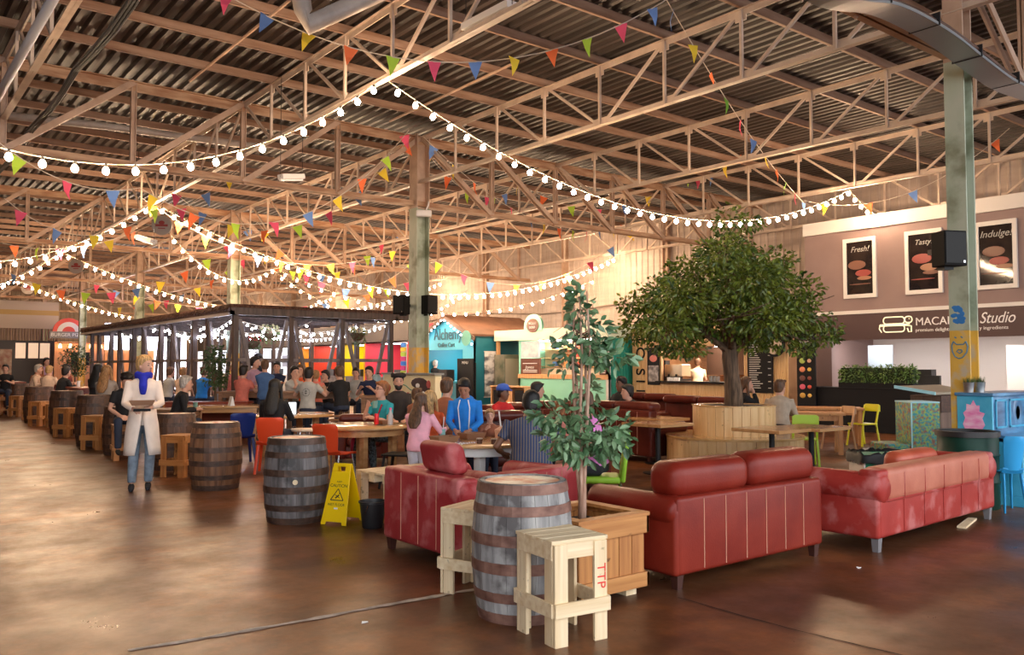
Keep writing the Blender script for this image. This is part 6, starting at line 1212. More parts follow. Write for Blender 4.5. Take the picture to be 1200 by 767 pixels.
def person(px, d, face, lab, pose='sit', H=1.75, seat=.45, lean=8, yaw=0, nod=0, hair=('short', 'brown'), skin=None, shirt=None, sleeve='short', pants=None, arms='table', tz=.75, vox=.015, extra=(), loc=None, z=0, build=1.0, wr=None, pantlen=1.0, group=None, shoes=None):
    skin = skin or skin_l; s = H / 1.75; p = G(px, d) if loc is None else Vector(loc); dr = -FW * math.cos(math.radians(face)) + RT * math.sin(math.radians(face)); rz = math.atan2(-dr.x, dr.y)
    t = thing('person', lab, 'person', (p.x, p.y, z), rz, group); B = build
    hip = Vector((0, 0, (.93 * s if pose == 'stand' else seat + .09 * s))); Ln = Matrix.Rotation(-math.radians(lean), 3, 'X')
    def sp(h, y=0): return hip + Ln @ Vector((0, y, h * s))
    body = MB(); sh = MB(); pt_ = MB()
    prof = [(-.08, .15, .105), (0, .165, .118), (.1, .145, .105), (.2, .135, .098), (.32, .158, .11), (.42, .172, .112), (.495, .168, .09), (.53, .11, .072), (.555, .066, .06), (.63, .054, .056)]
    ringloft(body, [(sp(h), a * s * B, b * s * B, Ln) for h, a, b in prof]); g = .016
    ringloft(sh, [(sp(h), (a + g) * s * B, (b + g) * s * B, Ln) for h, a, b in prof[1 if pose == 'sit' else 0:8]] + [(sp(.56), .075 * s, .07 * s, Ln)])
    ringloft(pt_, [(sp(h), (a + .008) * s * B, (b + .008) * s * B, Ln) for h, a, b in prof[:3]])
    # head
    HR = Matrix.Rotation(math.radians(yaw), 3, 'Z') @ Matrix.Rotation(-math.radians(nod), 3, 'X'); nk = sp(.598); hs = 1.1 * s; hc = nk + HR @ Vector((0, .02, .112)) * s
    def hp(x, y, zz): return hc + HR @ (Vector((x, y, zz)) * hs)
    ringloft(body, [(hp(0, y, zz), a * hs, b * hs, HR) for zz, a, b, y in ((-.118, .02, .02, .05), (-.105, .042, .045, .03), (-.075, .056, .066, .016), (-.03, .068, .084, .004), (.02, .074, .093, -.004), (.06, .073, .093, -.006), (.095, .058, .076, -.008), (.115, .03, .04, -.008))], 14)
    body.tube([hp(0, .085, .015), hp(0, .105, -.02), hp(0, .098, -.035)], [.009 * s, .014 * s, .012 * s], 6)
    for q in (-1, 1): body.ball(tuple(hp(q * .076, -.005, -.008)), (.011 * s, .02 * s, .03 * s), 6, 5)
    # arms
    tgt = wr or {'table': ((-.13, .4, tz + .05), (.13, .38, tz + .05)), 'lap': ((-.1, .3, seat + .16), (.1, .3, seat + .16)), 'down': ((-.25, .03, .78 * s), (.25, .03, .78 * s)), 'mouth': ((-.14, .38, tz + .05), (.03, .2, hip.z + .56 * s)), 'hold': ((-.1, .3, 1.1 * s), (.1, .3, 1.08 * s)), 'cross': ((.1, .2, hip.z + .3 * s), (-.1, .2, hip.z + .3 * s))}[arms]
    for q, T in zip((-1, 1), tgt):
        S = sp(.475) + Ln @ Vector((q * .165 * s * B, 0, 0)); E, Wt = ik(S, Vector(T), .285 * s, .25 * s, Vector((q * .7, -.4, -1)))
        body.tube([S, S.lerp(E, .5), E, E.lerp(Wt, .4), Wt], [.052 * s * B, .045 * s, .037 * s, .038 * s, .026 * s], 9); hand(body, Wt, Wt - E, Vector((-q, 0, .3)), .5, s)
        e = S.lerp(E, .62); rr = [.066 * s * B, .062 * s, .058 * s]
        if sleeve == 'short': sh.tube([S - (E - S) * .08, S.lerp(E, .3), e], rr, 9)
        elif sleeve != 'none': sh.tube([S - (E - S) * .08, S.lerp(E, .5), E, E.lerp(Wt, .5), E.lerp(Wt, .93)], [.066 * s * B, .06 * s, .053 * s, .05 * s, .04 * s], 9)
    # legs
    shm = MB()
    for q in (-1, 1):
        Hp = hip + Vector((q * .09 * s, 0, -.03))
        if pose == 'stand': K = Vector((q * .1 * s, .02, .5 * s)); A = Vector((q * .1 * s + .02, -.02 + (.1 if q > 0 and 'step' in extra else 0), .088 * s))
        else: K = Hp + Vector((q * .05, .43 * s, .02)); A = Vector((q * .14, .42 * s + (.06 if q > 0 else -.03), min(.09, K.z - .1)))
        if pose == 'sit' and K.z - .09 > .46 * s: A.z = K.z - .46 * s
        body.tube([Hp, Hp.lerp(K, .5), K, K.lerp(A, .35), A], [.085 * s * B, .075 * s, .056 * s, .055 * s, .036 * s], 10)
        fz = A.z - .09 * s; body.tube([A + Vector((0, -.04, -.05 * s)), A + Vector((0, .05, -.055 * s)), A + Vector((0, .16, -.065 * s))], [.035 * s, .035 * s, .024 * s], 8)
        e = K.lerp(A, .98) if pantlen == 1 else Hp.lerp(K, .8)
        pt_.tube([Hp, Hp.lerp(K, .5)] + ([K, K.lerp(A, .4), e] if pantlen == 1 else [e]), [.095 * s * B, .086 * s] + ([.069 * s, .066 * s, .055 * s] if pantlen == 1 else [.075 * s]), 10)
        shm.tube([A + Vector((0, -.05, -.045 * s)), A + Vector((0, .0, -.035 * s)), A + Vector((0, .08, -.055 * s)), A + Vector((0, .185, -.068 * s))], [.034 * s, .043 * s, .04 * s, .026 * s], 8)
    remesh(body, 'body', skin, t, min(vox, .013), 3); remesh(sh, 'shirt' if 'coat' not in extra else 'coat', shirt or cloth('white_tee', (.6, .58, .55)), t, vox, 4); remesh(pt_, 'trousers', pants or cloth('dark_denim', (.02, .03, .06)), t, vox, 4); remesh(shm, 'shoes', shoes or cloth('black_shoes', (.02, .02, .02)), t, vox, 2)
    f = MB()
    for q in (-1, 1): f.ball(tuple(hp(q * .032, .083, .008)), (.011 * s, .007 * s, .007 * s), 6, 4); f.tube([hp(q * .016, .093, .03), hp(q * .046, .08, .03)], .0035 * s, 4)
    f.build('eyes', eyem, t); f = MB(); f.ball(tuple(hp(0, .084, -.06)), (.022 * s, .007 * s, .007 * s), 8, 4); f.build('mouth', lipm, t)
    # hair
    st, hk = hair; hm = hairm(hk) if isinstance(hk, str) else hk; R = random.Random(int(px * 7)); h = MB()
    cap = [(-.075, .05, .045, -.055), (-.04, .076, .062, -.045), (.0, .086, .082, -.03), (.035, .089, .092, -.024), (.07, .088, .1, -.017), (.1, .08, .096, -.012), (.125, .058, .072, -.012), (.142, .028, .036, -.012)]
    if st == 'cap' or st == 'turban' or st == 'short' or st == 'long' or st == 'bun' or st == 'pony' or st == 'curly':
        ringloft(h, [(hp(0, y, zz), a * hs, b * hs, HR) for zz, a, b, y in cap], 14)
    if st == 'short': h.tube([hp(-.06, .06, .07), hp(-.02, .088, .1), hp(.03, .088, .102), hp(.065, .055, .075)], .015 * s, 6); h.tube([hp(-.082, .0, .02), hp(-.084, .0, -.02)], .012 * s, 6); h.tube([hp(.082, .0, .02), hp(.084, .0, -.02)], .012 * s, 6)
    if st == 'curly':
        for _ in range(22): a = R.uniform(0, 6.28); r = R.uniform(.04, .085); h.ball(tuple(hp(r * math.cos(a), r * math.sin(a) - .01, R.uniform(.03, .12))), .03 * s, 6, 5)
    if st in ('long', 'pony'):
        Lh = .36 if st == 'long' else .26; w_ = .09 if st == 'long' else .03
        bk = lambda f_: (hp(0, -.06, .02).lerp(sp(.6 - Lh * .9, -.165), f_))
        ringloft(h, [(hp(0, -.045, .06), .07 * s, .06 * s, HR), (bk(.25), (w_ + .01) * s, .062 * s, HR), (bk(.5), (w_ + .025 if st == 'long' else w_) * s, .06 * s, Ln), (bk(.8), (w_ + .025 if st == 'long' else w_ + .01) * s, .05 * s, Ln), (bk(1.0), w_ * .7 * s, .02 * s, Ln)], 12)
        if st == 'long':
            for q in (-1, 1): h.tube([hp(q * .07, .02, .06), hp(q * .083, .015, -.02), sp(.5) + Ln @ Vector((q * .1 * s, .06 * s, 0)), sp(.36) + Ln @ Vector((q * .1 * s, .1 * s, 0))], [.025 * s, .03 * s, .03 * s, .012 * s], 7)
    if st == 'bun': h.ball(tuple(hp(0, -.1, .08)), .045 * s, 8, 6)
    remesh(h, 'hair', hm, t, min(vox, .013), 2)
    if st == 'cap':
        f = MB(); f.at(); ringloft(f, [(hp(0, -.01, .045), .098 * hs, .118 * hs, HR), (hp(0, -.01, .1), .094 * hs, .112 * hs, HR), (hp(0, -.01, .14), .07 * hs, .08 * hs, HR), (hp(0, -.01, .158), .02 * hs, .02 * hs, HR)], 14); f.tube([hp(-.05, .09, .05), hp(0, .15, .045), hp(.05, .09, .05)], .014 * s, 6); f.build('cap', cloth('blue_cap', (.05, .12, .5)), t, True)
    if st == 'turban': f = MB(); f.tube([hp(.095 * math.cos(a) , .1 * math.sin(a) - .01, .09 + .012 * math.sin(a * 2) + a * .004) for a in [i * .5 for i in range(14)]], .03 * s, 8); f.build('head_wrap', cloth('black_wrap', (.015, .012, .015)), t, True)
    if 'beard' in extra: f = MB(); ringloft(f, [(hp(0, y, zz), a * hs, b * hs, HR) for zz, a, b, y in ((-.13, .02, .02, .06), (-.11, .046, .05, .036), (-.075, .062, .07, .024), (-.05, .066, .07, .014))], 12); f.build('beard', hairm('dark'), t, True)
    if 'glasses' in extra:
        f = MB()
        for q in (-1, 1): f.tube([hp(q * .034 + .024 * math.cos(a), .1, .005 + .018 * math.sin(a)) for a in [i * .52 for i in range(13)]], .003, 4); f.tube([hp(q * .058, .098, .01), hp(q * .08, .0, .01)], .003, 4)
        f.tube([hp(-.01, .103, .008), hp(.01, .103, .008)], .003, 4); f.build('glasses', black, t)
    if 'hood' in extra: f = MB(); ringloft(f, [(sp(.4, -.1), .06 * s, .04 * s, Ln), (sp(.46, -.105), .11 * s, .065 * s, Ln), (sp(.53, -.085), .12 * s, .075 * s, Ln), (sp(.565, -.06), .08 * s, .05 * s, Ln)], 12); remesh(f, 'hood', shirt, t, vox, 4)
    if 'scarf' in extra:
        f = MB()
        for k in range(2): f.tube([sp(.57 + .03 * k, 0) + Ln @ Vector((.085 * s * math.cos(a), .08 * s * math.sin(a) + .015, .012 * math.sin(a * 3))) for a in [i * .52 for i in range(13)]], .035 * s, 8)
        f.tube([sp(.55, .09), sp(.44, .13), sp(.33, .14)], [.05, .055, .035], 8); remesh(f, 'scarf', cloth('royal_blue_scarf', (.01, .02, .42)), t, .014, 3)
    if 'longcoat' in extra:
        f = MB(); N = 26; vs = []; zs = [1.08, .98, .85, .7, .56, .46]
        for i, zz in enumerate(zs):
            rx, ry, gp = (.155, .165, .19, .205, .215, .22)[i], (.13, .15, .165, .175, .18, .185)[i], (.02, .04, .12, .22, .32, .4)[i]
            for j in range(N + 1): a = PI / 2 + gp + (2 * PI - 2 * gp) * j / N; w_ = 1 + .03 * math.sin(j * 1.7) * i / 5; vs.append((rx * w_ * math.cos(a) * s, ry * w_ * math.sin(a) * s, zz * s))
        f.add(vs, [(i * (N + 1) + j, i * (N + 1) + j + 1, (i + 1) * (N + 1) + j + 1, (i + 1) * (N + 1) + j) for i in range(5) for j in range(N)]); o = f.build('coat_skirt', shirt, t, True); m_ = o.modifiers.new('s', 'SOLIDIFY'); m_.thickness = .012
    if 'bag' in extra: f = MB(); f.tube([sp(.5, .09) + Vector((-.1, .02, 0)), sp(.35, .12) + Vector((-.02, 0, 0)), sp(.15, .12) + Vector((.12, 0, 0))], .012, 5); f.build('bag_strap', cloth('crimson_strap', (.4, .01, .04)), t)
    if 'stripes' in extra:
        f = MB()
        for q in (-1, 1):
            f.tube([sp(.54) + Ln @ Vector((q * .06 * s, .1 * s, 0)), sp(.42) + Ln @ Vector((q * .085 * s, .125 * s, 0)), sp(.2) + Ln @ Vector((q * .07 * s, .118 * s, 0)), sp(.0) + Ln @ Vector((q * .06 * s, .135 * s, 0))], .008, 5)
        f.build('white_piping', wht, t)
    if 'print' in extra:
        f = MB(); c = sp(.33)
        for k in range(16): a = 2 * PI * k / 16; f.ball(tuple(c + Ln @ Vector((.075 * math.cos(a), -.135 * s * B + .012 * abs(math.cos(a)), .075 * math.sin(a)))), .008, 5, 4)
        for zz in (.025, -.02): f.ball(tuple(c + Ln @ Vector((0, -.138 * s * B, zz))), (.02, .006, .012), 6, 4)
        f.build('back_print', cloth('dark_print_ink', (.03, .03, .04)), t)
    if 'band' in extra: f = MB(); ringloft(f, [(sp(h_), a * s, b * s, Ln) for h_, a, b in ((.28, .17, .125), (.29, .181, .133), (.36, .19, .138), (.37, .18, .13))]); f.build('white_band', wht, t, True)
    return t
c_white = cloth('cream_coat_wool', (.86, .72, .62), var=.06); jean = cloth('light_jeans', (.2, .25, .31), var=.3); blkc = cloth('black_cotton', (.008, .008, .01)); navy = cloth('navy_cotton', (.012, .02, .06))
greyt = cloth('grey_tee', (.42, .42, .4)); pinkh = cloth('pink_hoodie_fleece', (.85, .42, .52)); bhood = cloth('bright_blue_hoodie', (.015, .22, .72)); teal_t = cloth('teal_tee', (.02, .3, .36)); salm = cloth('salmon_tee', (.7, .2, .15)); orr = cloth('orange_top', (.8, .12, .03)); brt = cloth('rust_brown_top', (.3, .1, .05)); beige = cloth('beige_jumper', (.42, .33, .25)); lilac = cloth('lilac_top', (.75, .25, .6)); purp = cloth('lilac_grey_shirt', (.48, .3, .42)); blu = cloth('denim_blue_tee', (.06, .14, .32)); creamc = cloth('cream_top', (.7, .5, .36)); greyc = cloth('grey_wool_coat', (.4, .33, .28))
stripe = mat('blue_grey_striped_cotton', (.04, .07, .18), .85)
nt = stripe.node_tree; N_ = nt.nodes; tc = N_.new('ShaderNodeTexCoord'); wv = N_.new('ShaderNodeTexWave'); wv.inputs['Scale'].default_value = 11; wv.inputs['Distortion'].default_value = .6; nt.links.new(tc.outputs['Object'], wv.inputs['Vector']); rp = N_.new('ShaderNodeValToRGB'); rp.color_ramp.elements[0].color = (.03, .055, .14, 1); rp.color_ramp.elements[1].color = (.2, .17, .15, 1); rp.color_ramp.elements[0].position = .55; rp.color_ramp.elements[1].position = .75; nt.links.new(wv.outputs['Color'], rp.inputs['Fac']); nt.links.new(rp.outputs['Color'], N_['Principled BSDF'].inputs['Base Color'])
legg = cloth('patterned_leggings', (.05, .07, .08), var=.9, scale=(30, 30, 30))
# walking woman
wm = person(169, 11.05, 22, 'woman walking in a long cream coat and blue scarf carrying brown food boxes', 'stand', 1.7, lean=0, yaw=48, hair=('pony', 'blonde'), shirt=c_white, sleeve='long', pants=jean, arms='hold', vox=.012, extra=('coat', 'scarf', 'longcoat', 'step'), shoes=cloth('black_white_trainers', (.015, .015, .02)))
def carry(name, lab, cat, local, mb, m, owner=None, rz=0, parts=None):
    """an object placed in a person's local frame, kept top-level"""
    ow = owner; M_ = Matrix.Translation(ow.location) @ Matrix.Rotation(ow.rotation_euler[2], 4, 'Z'); p = M_ @ Vector(local); o = mb.build(name, m); tag(o, lab, cat); o.location = p; o.rotation_euler = (0, 0, ow.rotation_euler[2] + rz); return o
kraft = mat('brown_kraft_card', (.3, .15, .08), .7)
def tray(mb, w, d_, h): mb.add([(-w * .8, -d_ * .8, 0), (w * .8, -d_ * .8, 0), (w * .8, d_ * .8, 0), (-w * .8, d_ * .8, 0), (-w, -d_, h), (w, -d_, h), (w, d_, h), (-w, d_, h), (-w * .95, -d_ * .95, h), (w * .95, -d_ * .95, h), (w * .95, d_ * .95, h), (-w * .95, d_ * .95, h), (-w * .78, -d_ * .78, .01), (w * .78, -d_ * .78, .01), (w * .78, d_ * .78, .01), (-w * .78, d_ * .78, .01)], [(0, 3, 2, 1), (0, 1, 5, 4), (1, 2, 6, 5), (2, 3, 7, 6), (3, 0, 4, 7), (4, 5, 9, 8), (5, 6, 10, 9), (6, 7, 11, 10), (7, 4, 8, 11), (8, 9, 13, 12), (9, 10, 14, 13), (10, 11, 15, 14), (11, 8, 12, 15), (12, 13, 14, 15)]); return mb
carry('food_box', 'brown cardboard food box held by the woman in the cream coat', 'box', (.0, .38, 1.1), tray(MB(), .15, .09, .06), kraft, wm); carry('card_wallet', 'dark wallet held under the food box by the woman in the cream coat', 'wallet', (.0, .38, 1.04), MB().cb((0, 0, 0), (.2, .12, .03)), blkc, wm)
P_ = person
P_(205, 15.4, 115, 'grey haired person in a black jacket seated behind the reddish brown barrel', hair=('short', 'grey'), shirt=blkc, sleeve='long', lean=18, seat=.5)
lw = P_(321, 13.15, 178, 'person with very long black hair seated at a laptop on an orange red chair', hair=('long', 'black'), shirt=blkc, sleeve='long', lean=6, seat=.46, H=1.72, extra=('hood',), vox=.014)
P_(284, 19.3, 165, 'person in a salmon pink top seated with back turned at the pergola corner', hair=('curly', 'dark'), shirt=salm, seat=.66, lean=5, tz=1.05)
P_(297, 20.1, 60, 'man standing in a lilac shirt with a dark neck pattern by the pergola', 'stand', 1.78, hair=('short', 'dark'), shirt=purp, arms='down', lean=4, yaw=20)
P_(311, 19.2, 200, 'man standing in a denim blue tee with his back turned', 'stand', 1.7, hair=('short', 'brown'), shirt=blu, arms='cross', lean=4)
P_(304, 22.3, -20, 'dark haired man standing behind the man in the lilac shirt', 'stand', 1.88, hair=('short', 'dark'), shirt=blkc, arms='down', lean=2)
P_(325, 20.5, 10, 'man standing in a navy top with a white band and folded arms', 'stand', 1.66, hair=('short', 'dark'), shirt=navy, sleeve='long', arms='cross', lean=2, extra=('band',))
P_(342, 18.8, 40, 'dark haired man in a grey tee eating at the bar table facing the camera', hair=('short', 'black'), shirt=greyt, seat=.66, tz=1.05, arms='mouth', lean=14)
P_(352, 19.6, 10, 'woman with long dark hair eating behind the man in the grey tee', hair=('long', 'brown'), shirt=orr, seat=.68, tz=1.05, arms='mouth', lean=6)
P_(361, 17.4, 175, 'man in a grey tee with a printed emblem on his back', hair=('short', 'dark'), shirt=greyt, seat=.62, tz=1.05, lean=6, extra=('print',), wr=((-.25, .35, 1.12), (.25, .35, 1.12)))
P_(371, 19.6, 200, 'sandy haired child in a pink top beside the man with the printed tee', hair=('short', 'sandy'), shirt=salm, seat=.66, tz=1.05, H=1.55)
P_(401, 17.6, -140, 'man in a black tee seated side on at the bar table under the pergola', hair=('short', 'brown'), shirt=blkc, seat=.66, tz=1.05, lean=10, wr=((-.1, .42, 1.1), (.15, .4, 1.1)))
P_(385, 20.8, -30, 'dark haired person resting a hand on the chin inside the pergola', hair=('short', 'dark'), shirt=blkc, seat=.55, arms='mouth')
P_(436, 18.9, -10, 'bald man in a dark tee seated at the right end of the pergola', hair=('short', 'dark'), shirt=navy, seat=.66, tz=1.05, lean=16)
tw = P_(451, 12.95, -35, 'woman with short red hair and glasses in a teal tee drinking from a cup', hair=('short', 'red'), shirt=teal_t, pants=legg, seat=.46, arms='mouth', lean=6, nod=-8, extra=('glasses', 'bag'), vox=.012, H=1.68, yaw=-14, wr=((-.1, .34, .82), (.1, .26, .98)))
P_(467, 14.6, 12, 'smiling bearded young man in a black shirt and black head wrap', hair=('turban', 'dark'), shirt=cloth('charcoal_shirt', (.03, .022, .02)), sleeve='long', seat=.52, arms='lap', lean=2, extra=('beard',), vox=.013)
P_(491, 9.75, 160, 'child with dark brown hair in a pink hoodie standing at the white apron table', 'stand', 1.26, hair=('long', 'brown'), shirt=pinkh, sleeve='long', pants=cloth('pale_trousers', (.6, .6, .68)), lean=6, yaw=-25, extra=(), vox=.011, build=1.15, wr=((-.1, .3, .82), (.22, .26, .86)))
P_(503, 10.75, 170, 'child with long blonde hair in an orange top behind the girl in pink', 'sit', 1.45, seat=.5, hair=('long', 'blonde'), shirt=orr, pants=cloth('royal_blue_shorts', (.01, .06, .4)), lean=4, vox=.012, yaw=-10)
P_(519, 12.6, 150, 'person with tied up dark hair in a rust brown top seen from behind', hair=('bun', 'brown'), shirt=brt, sleeve='long', seat=.48, lean=10)
P_(484, 13.2, 140, 'dark haired child half hidden between the girl in pink and the woman in teal', 'sit', 1.4, seat=.5, hair=('curly', 'brown'), shirt=brt, lean=10)
P_(546, 10.35, -5, 'boy in a bright blue hoodie with white piping looking down at his food', 'stand', 1.44, hair=('short', 'black'), skin=skin_t, shirt=bhood, sleeve='long', lean=10, nod=28, extra=('stripes', 'hood'), vox=.011, build=1.1, wr=((-.09, .26, .83), (.09, .26, .83)))
P_(574, 10.4, 5, 'small sandy haired child behind the box of chips on the white apron table', 'stand', 1.05, hair=('short', 'sandy'), shirt=brt, sleeve='long', lean=4, vox=.011, wr=((-.12, .2, .8), (.05, .2, .84)))
P_(585, 13.0, 45, 'boy in a blue cap and red tee seated in the leather lounge', 'sit', 1.5, seat=.5, hair=('cap', 'dark'), skin=skin_d, shirt=cloth('red_tee', (.6, .02, .02)), lean=8, yaw=20)
P_(615, 13.3, 100, 'dark haired person in a black hoodie seated in the leather lounge', 'sit', 1.62, seat=.5, hair=('short', 'black'), shirt=blkc, sleeve='long', lean=20, extra=('hood',))
P_(622, 8.75, 178, 'heavy set man in a blue striped shirt hunched over the white apron table', 'sit', 1.72, seat=.46, hair=('short', 'black'), skin=skin_d, shirt=stripe, lean=24, nod=14, build=1.35, vox=.012, wr=((-.3, .34, .66), (.3, .34, .66)))
P_(700, 8.9, -84, 'person in a lilac top and dark shorts seated on the right lime chair', 'sit', 1.62, seat=.48, hair=('short', 'brown'), skin=skin_t, shirt=lilac, pants=cloth('dark_shorts', (.02, .02, .025)), pantlen=0, lean=12, nod=10, vox=.012, arms='lap')
P_(655, 9.3, 170, 'child in a peach pink top behind the ficus leaves', 'sit', 1.35, seat=.5, hair=('short', 'red'), shirt=cloth('peach_top', (.8, .3, .24)), lean=12, vox=.013, yaw=20)
P_(721, 15.3, -60, 'person with black hair slumped in the large dark leather sofa', 'sit', 1.7, seat=.5, hair=('curly', 'black'), shirt=blkc, skin=skin_d, lean=-14, arms='lap')
P_(752, 14.9, -80, 'person in a dark jumper reaching an arm across the left cafe table', 'sit', 1.68, seat=.42, hair=('short', 'dark'), shirt=blkc, lean=26, wr=((-.1, .25, .7), (.1, .3, .78)))
P_(869, 15.4, 75, 'woman with brown hair in black seated right behind the tree trunk', 'sit', 1.7, seat=.48, hair=('long', 'brown'), shirt=blkc, sleeve='long', arms='mouth', lean=6)
P_(912, 14.75, 160, 'man with curly brown hair in a beige jumper leaning forward beside the tree bench', 'sit', 1.75, seat=.45, hair=('curly', 'brown'), shirt=beige, sleeve='long', pants=blkc, lean=22, yaw=-35, vox=.013, build=1.08)
q = onX(21.0, 817); P_(817, 0, 160, 'kiosk worker in a cream shirt turned away at the pine kiosk hatch', 'stand', 1.8, hair=('short', 'brown'), shirt=cloth('cream_shirt', (.72, .62, .42)), lean=8, loc=(q.x, q.y, 0), arms='hold', build=1.05)
q = onX(18.35, 509); P_(509, 0, 150, 'barista in a black tee with a light headband inside the blue kiosk', 'stand', 1.78, hair=('short', 'grey'), shirt=blkc, lean=6, loc=(q.x, q.y, 0), arms='hold')
# left group beyond the barrels
for a in ((148, 14.5, 30, 'dark haired man in a black tee looking down beside the woman in the cream coat', dict(hair=('curly', 'dark'), shirt=blkc, seat=.6, lean=18, nod=30, arms='lap', H=1.74)),
          (124, 17.6, 175, 'long haired blonde woman in a grey coat behind the aisle barrels', dict(hair=('long', 'sandy'), shirt=greyc, sleeve='long', seat=.66, lean=4, tz=1.05, arms='mouth')),
          (113, 19.2, 170, 'person in a black coat and hood beside the long haired blonde woman', dict(hair=('long', 'black'), shirt=blkc, sleeve='long', seat=.7, lean=6, tz=1.05)),
          (69, 22.0, 150, 'person in black leaning over the dark red table in the left aisle', dict(hair=('short', 'dark'), shirt=blkc, sleeve='long', seat=.66, lean=20, tz=1.05)),
          (56, 24.5, 175, 'blonde person in a cream top seated at the far left tables', dict(hair=('short', 'blonde'), shirt=creamc, sleeve='long', seat=.66, lean=8, tz=1.05, build=1.1)),
          (46, 26.0, 40, 'person with reddish hair between the two cream tops at the far left', dict(hair=('long', 'red'), shirt=brt, seat=.7, tz=1.05)),
          (39, 25.2, 100, 'grey haired person in a white top at the far left tables', dict(hair=('short', 'grey'), shirt=creamc, sleeve='long', seat=.7, lean=14, tz=1.05)),
          (82, 25.0, -40, 'dark haired person in a dark red top behind the aisle tables', dict(hair=('short', 'dark'), shirt=cloth('dark_red_top', (.2, .03, .02)), seat=.7, tz=1.05)),
          (8, 27.0, 20, 'dark clothed person at the extreme left table', dict(hair=('short', 'dark'), shirt=blkc, seat=.7, tz=1.05)),
          (53, 30, 60, 'person with dark hair in a lilac top far behind the left tables', dict(pose='stand', hair=('short', 'dark'), shirt=purp, arms='down', H=1.85)),
          (197, 23.5, 150, 'person in a white tee inside the left part of the pergola', dict(hair=('short', 'brown'), shirt=greyt, seat=.62)),
          (213, 22.8, 170, 'sandy haired person in a pale top behind the grey haired person', dict(hair=('short', 'sandy'), shirt=creamc, seat=.62)),
          (237, 22.2, 160, 'person in a bright blue top inside the pergola beside the potted ficus', dict(hair=('short', 'brown'), shirt=bhood, seat=.64)),
          (273, 22.4, 30, 'person with a pale face standing just inside the pergola corner', dict(pose='stand', hair=('short', 'sandy'), shirt=salm, arms='down', H=1.62)),
          (418, 21.5, 0, 'person in a white tee far behind the man in black under the pergola', dict(hair=('short', 'dark'), shirt=greyt, seat=.6))):
    kw = dict(a[4]); kw.setdefault('vox', .017); P_(a[0], a[1], a[2], a[3], **kw)

for q in [o for o in C.objects if o.get('category') == 'person']:
    x_ = pix(q.location + Vector((0, 0, 1)))[0]
    if x_ < 245 and x_ > -20 and 'standing' not in q['label'] and 'walking' not in q['label'] and 'lilac' not in q['label'] and 'grey haired person in a black' not in q['label']:
        dup(s3, (q.location.x, q.location.y, 0), q.rotation_euler[2], 'orange brown pallet stool under a seated person at the left', 'stools under the seated people')
# ================================================================ tables, benches and small things among the people
def bar_table(px, d, w_, dp, rz, lab, m=orngh, ml=orng, h=1.05, benches=True, group=None):
    t = make_long_table(w_, dp, lab, top=m, legm=ml, h=h); put(t, G(px, d), rz); return t
def bench(px, d, w_, rz, lab, h=.62, m=pineh):
    t = thing('pallet_bench', lab, 'bench', tuple(G(px, d)), rz); mb = MB()
    for i in range(3): mb.box((-w_ / 2, -.18 + i * .12 + .003, h - .025), (w_ / 2, -.06 + i * .12 - .003, h))
    mb.build('seat', m, t)
    for s in (-1, 1): mb = MB(); mb.box((s * (w_ / 2 - .1) - .04, -.16, 0), (s * (w_ / 2 - .1) + .04, .16, h - .025)); mb.build('leg', m, t)
    mb = MB(); mb.box((-w_ / 2 + .1, -.02, h * .4), (w_ / 2 - .1, .02, h * .4 + .08)); mb.build('stretcher', m, t); return t
brp = wood('brown_pallet_wood', (.2, .09, .04), (.38, .2, .1), .5, 'X', 18, knots=True)
bar_table(370, 18.2, 1.4, .8, math.radians(-38), 'brown high table where the people eat in front of the pergola', brp, brp); bench(370, 17.0, 1.9, math.radians(-38), 'brown pallet bench on the camera side of the high pergola table', .6, brp)
bar_table(300, 19.9, 1.6, .7, math.radians(-38), 'brown high table between the standing men at the pergola corner', brp, brp, 1.0)
bar_table(449, 18.3, .9, .7, math.radians(-38), 'brown high table left of the painted bar', brp, brp, .95); bench(432, 16.6, 1.5, math.radians(-38), 'brown pallet bench in front of the small high table left of the painted bar', .55, brp)
drd = wood('dark_red_table_wood', (.2, .03, .015), (.32, .07, .035), .3, 'X', 10)
bar_table(104, 21.5, 1.8, .7, math.radians(90), 'dark red high table behind the aisle barrels', drd, drd); bar_table(62, 25.6, 2.0, .7, math.radians(90), 'dark red high table at the far left with the cream clothed people', drd, drd); bar_table(14, 29, 1.6, .7, math.radians(90), 'dark red high table at the extreme left', drd, drd)
bar_table(200, 16.2, 1.1, .7, math.radians(-38), 'small brown table in front of the grey haired person', brp, brp, .78)
t = thing('trough_planter', 'dark red wooden trough bench below the potted ficus at the pergola', 'planter', tuple(G(246, 18.9)), math.radians(-38)); mb = MB(); mb.box((-.9, -.2, .05), (.9, .2, .75)); mb.build('box', drd, t); mb = MB(); mb.box((-.93, -.23, .75), (.93, .23, .8)); mb.build('rim', drd, t); mb = MB(); mb.box((-.8, -.1, 0), (-.7, .1, .05)); mb.box((.7, -.1, 0), (.8, .1, .05)); mb.build('feet', drd, t)
# laptop
lp = G(335, 14.35, .752); t = thing('laptop', 'open laptop on the round table in front of the person in black', 'laptop', tuple(lp), math.radians(-38)); mb = MB(); mb.box((-.17, -.12, 0), (.17, .12, .015)); mb.build('keyboard_deck', mat('silver_laptop', (.5, .5, .52), .3, metal=.6), t); mb = MB(); mb.box((-.17, .12, .012), (.17, .13, .23)); mb.build('lid', blackp, t); mb = MB(); mb.box((-.155, .117, .025), (.155, .12, .22)); mb.build('screen', mat('laptop_screen_glow', (.8, .85, .9), .3, emit=(.85, .92, 1), est=1.3), t)
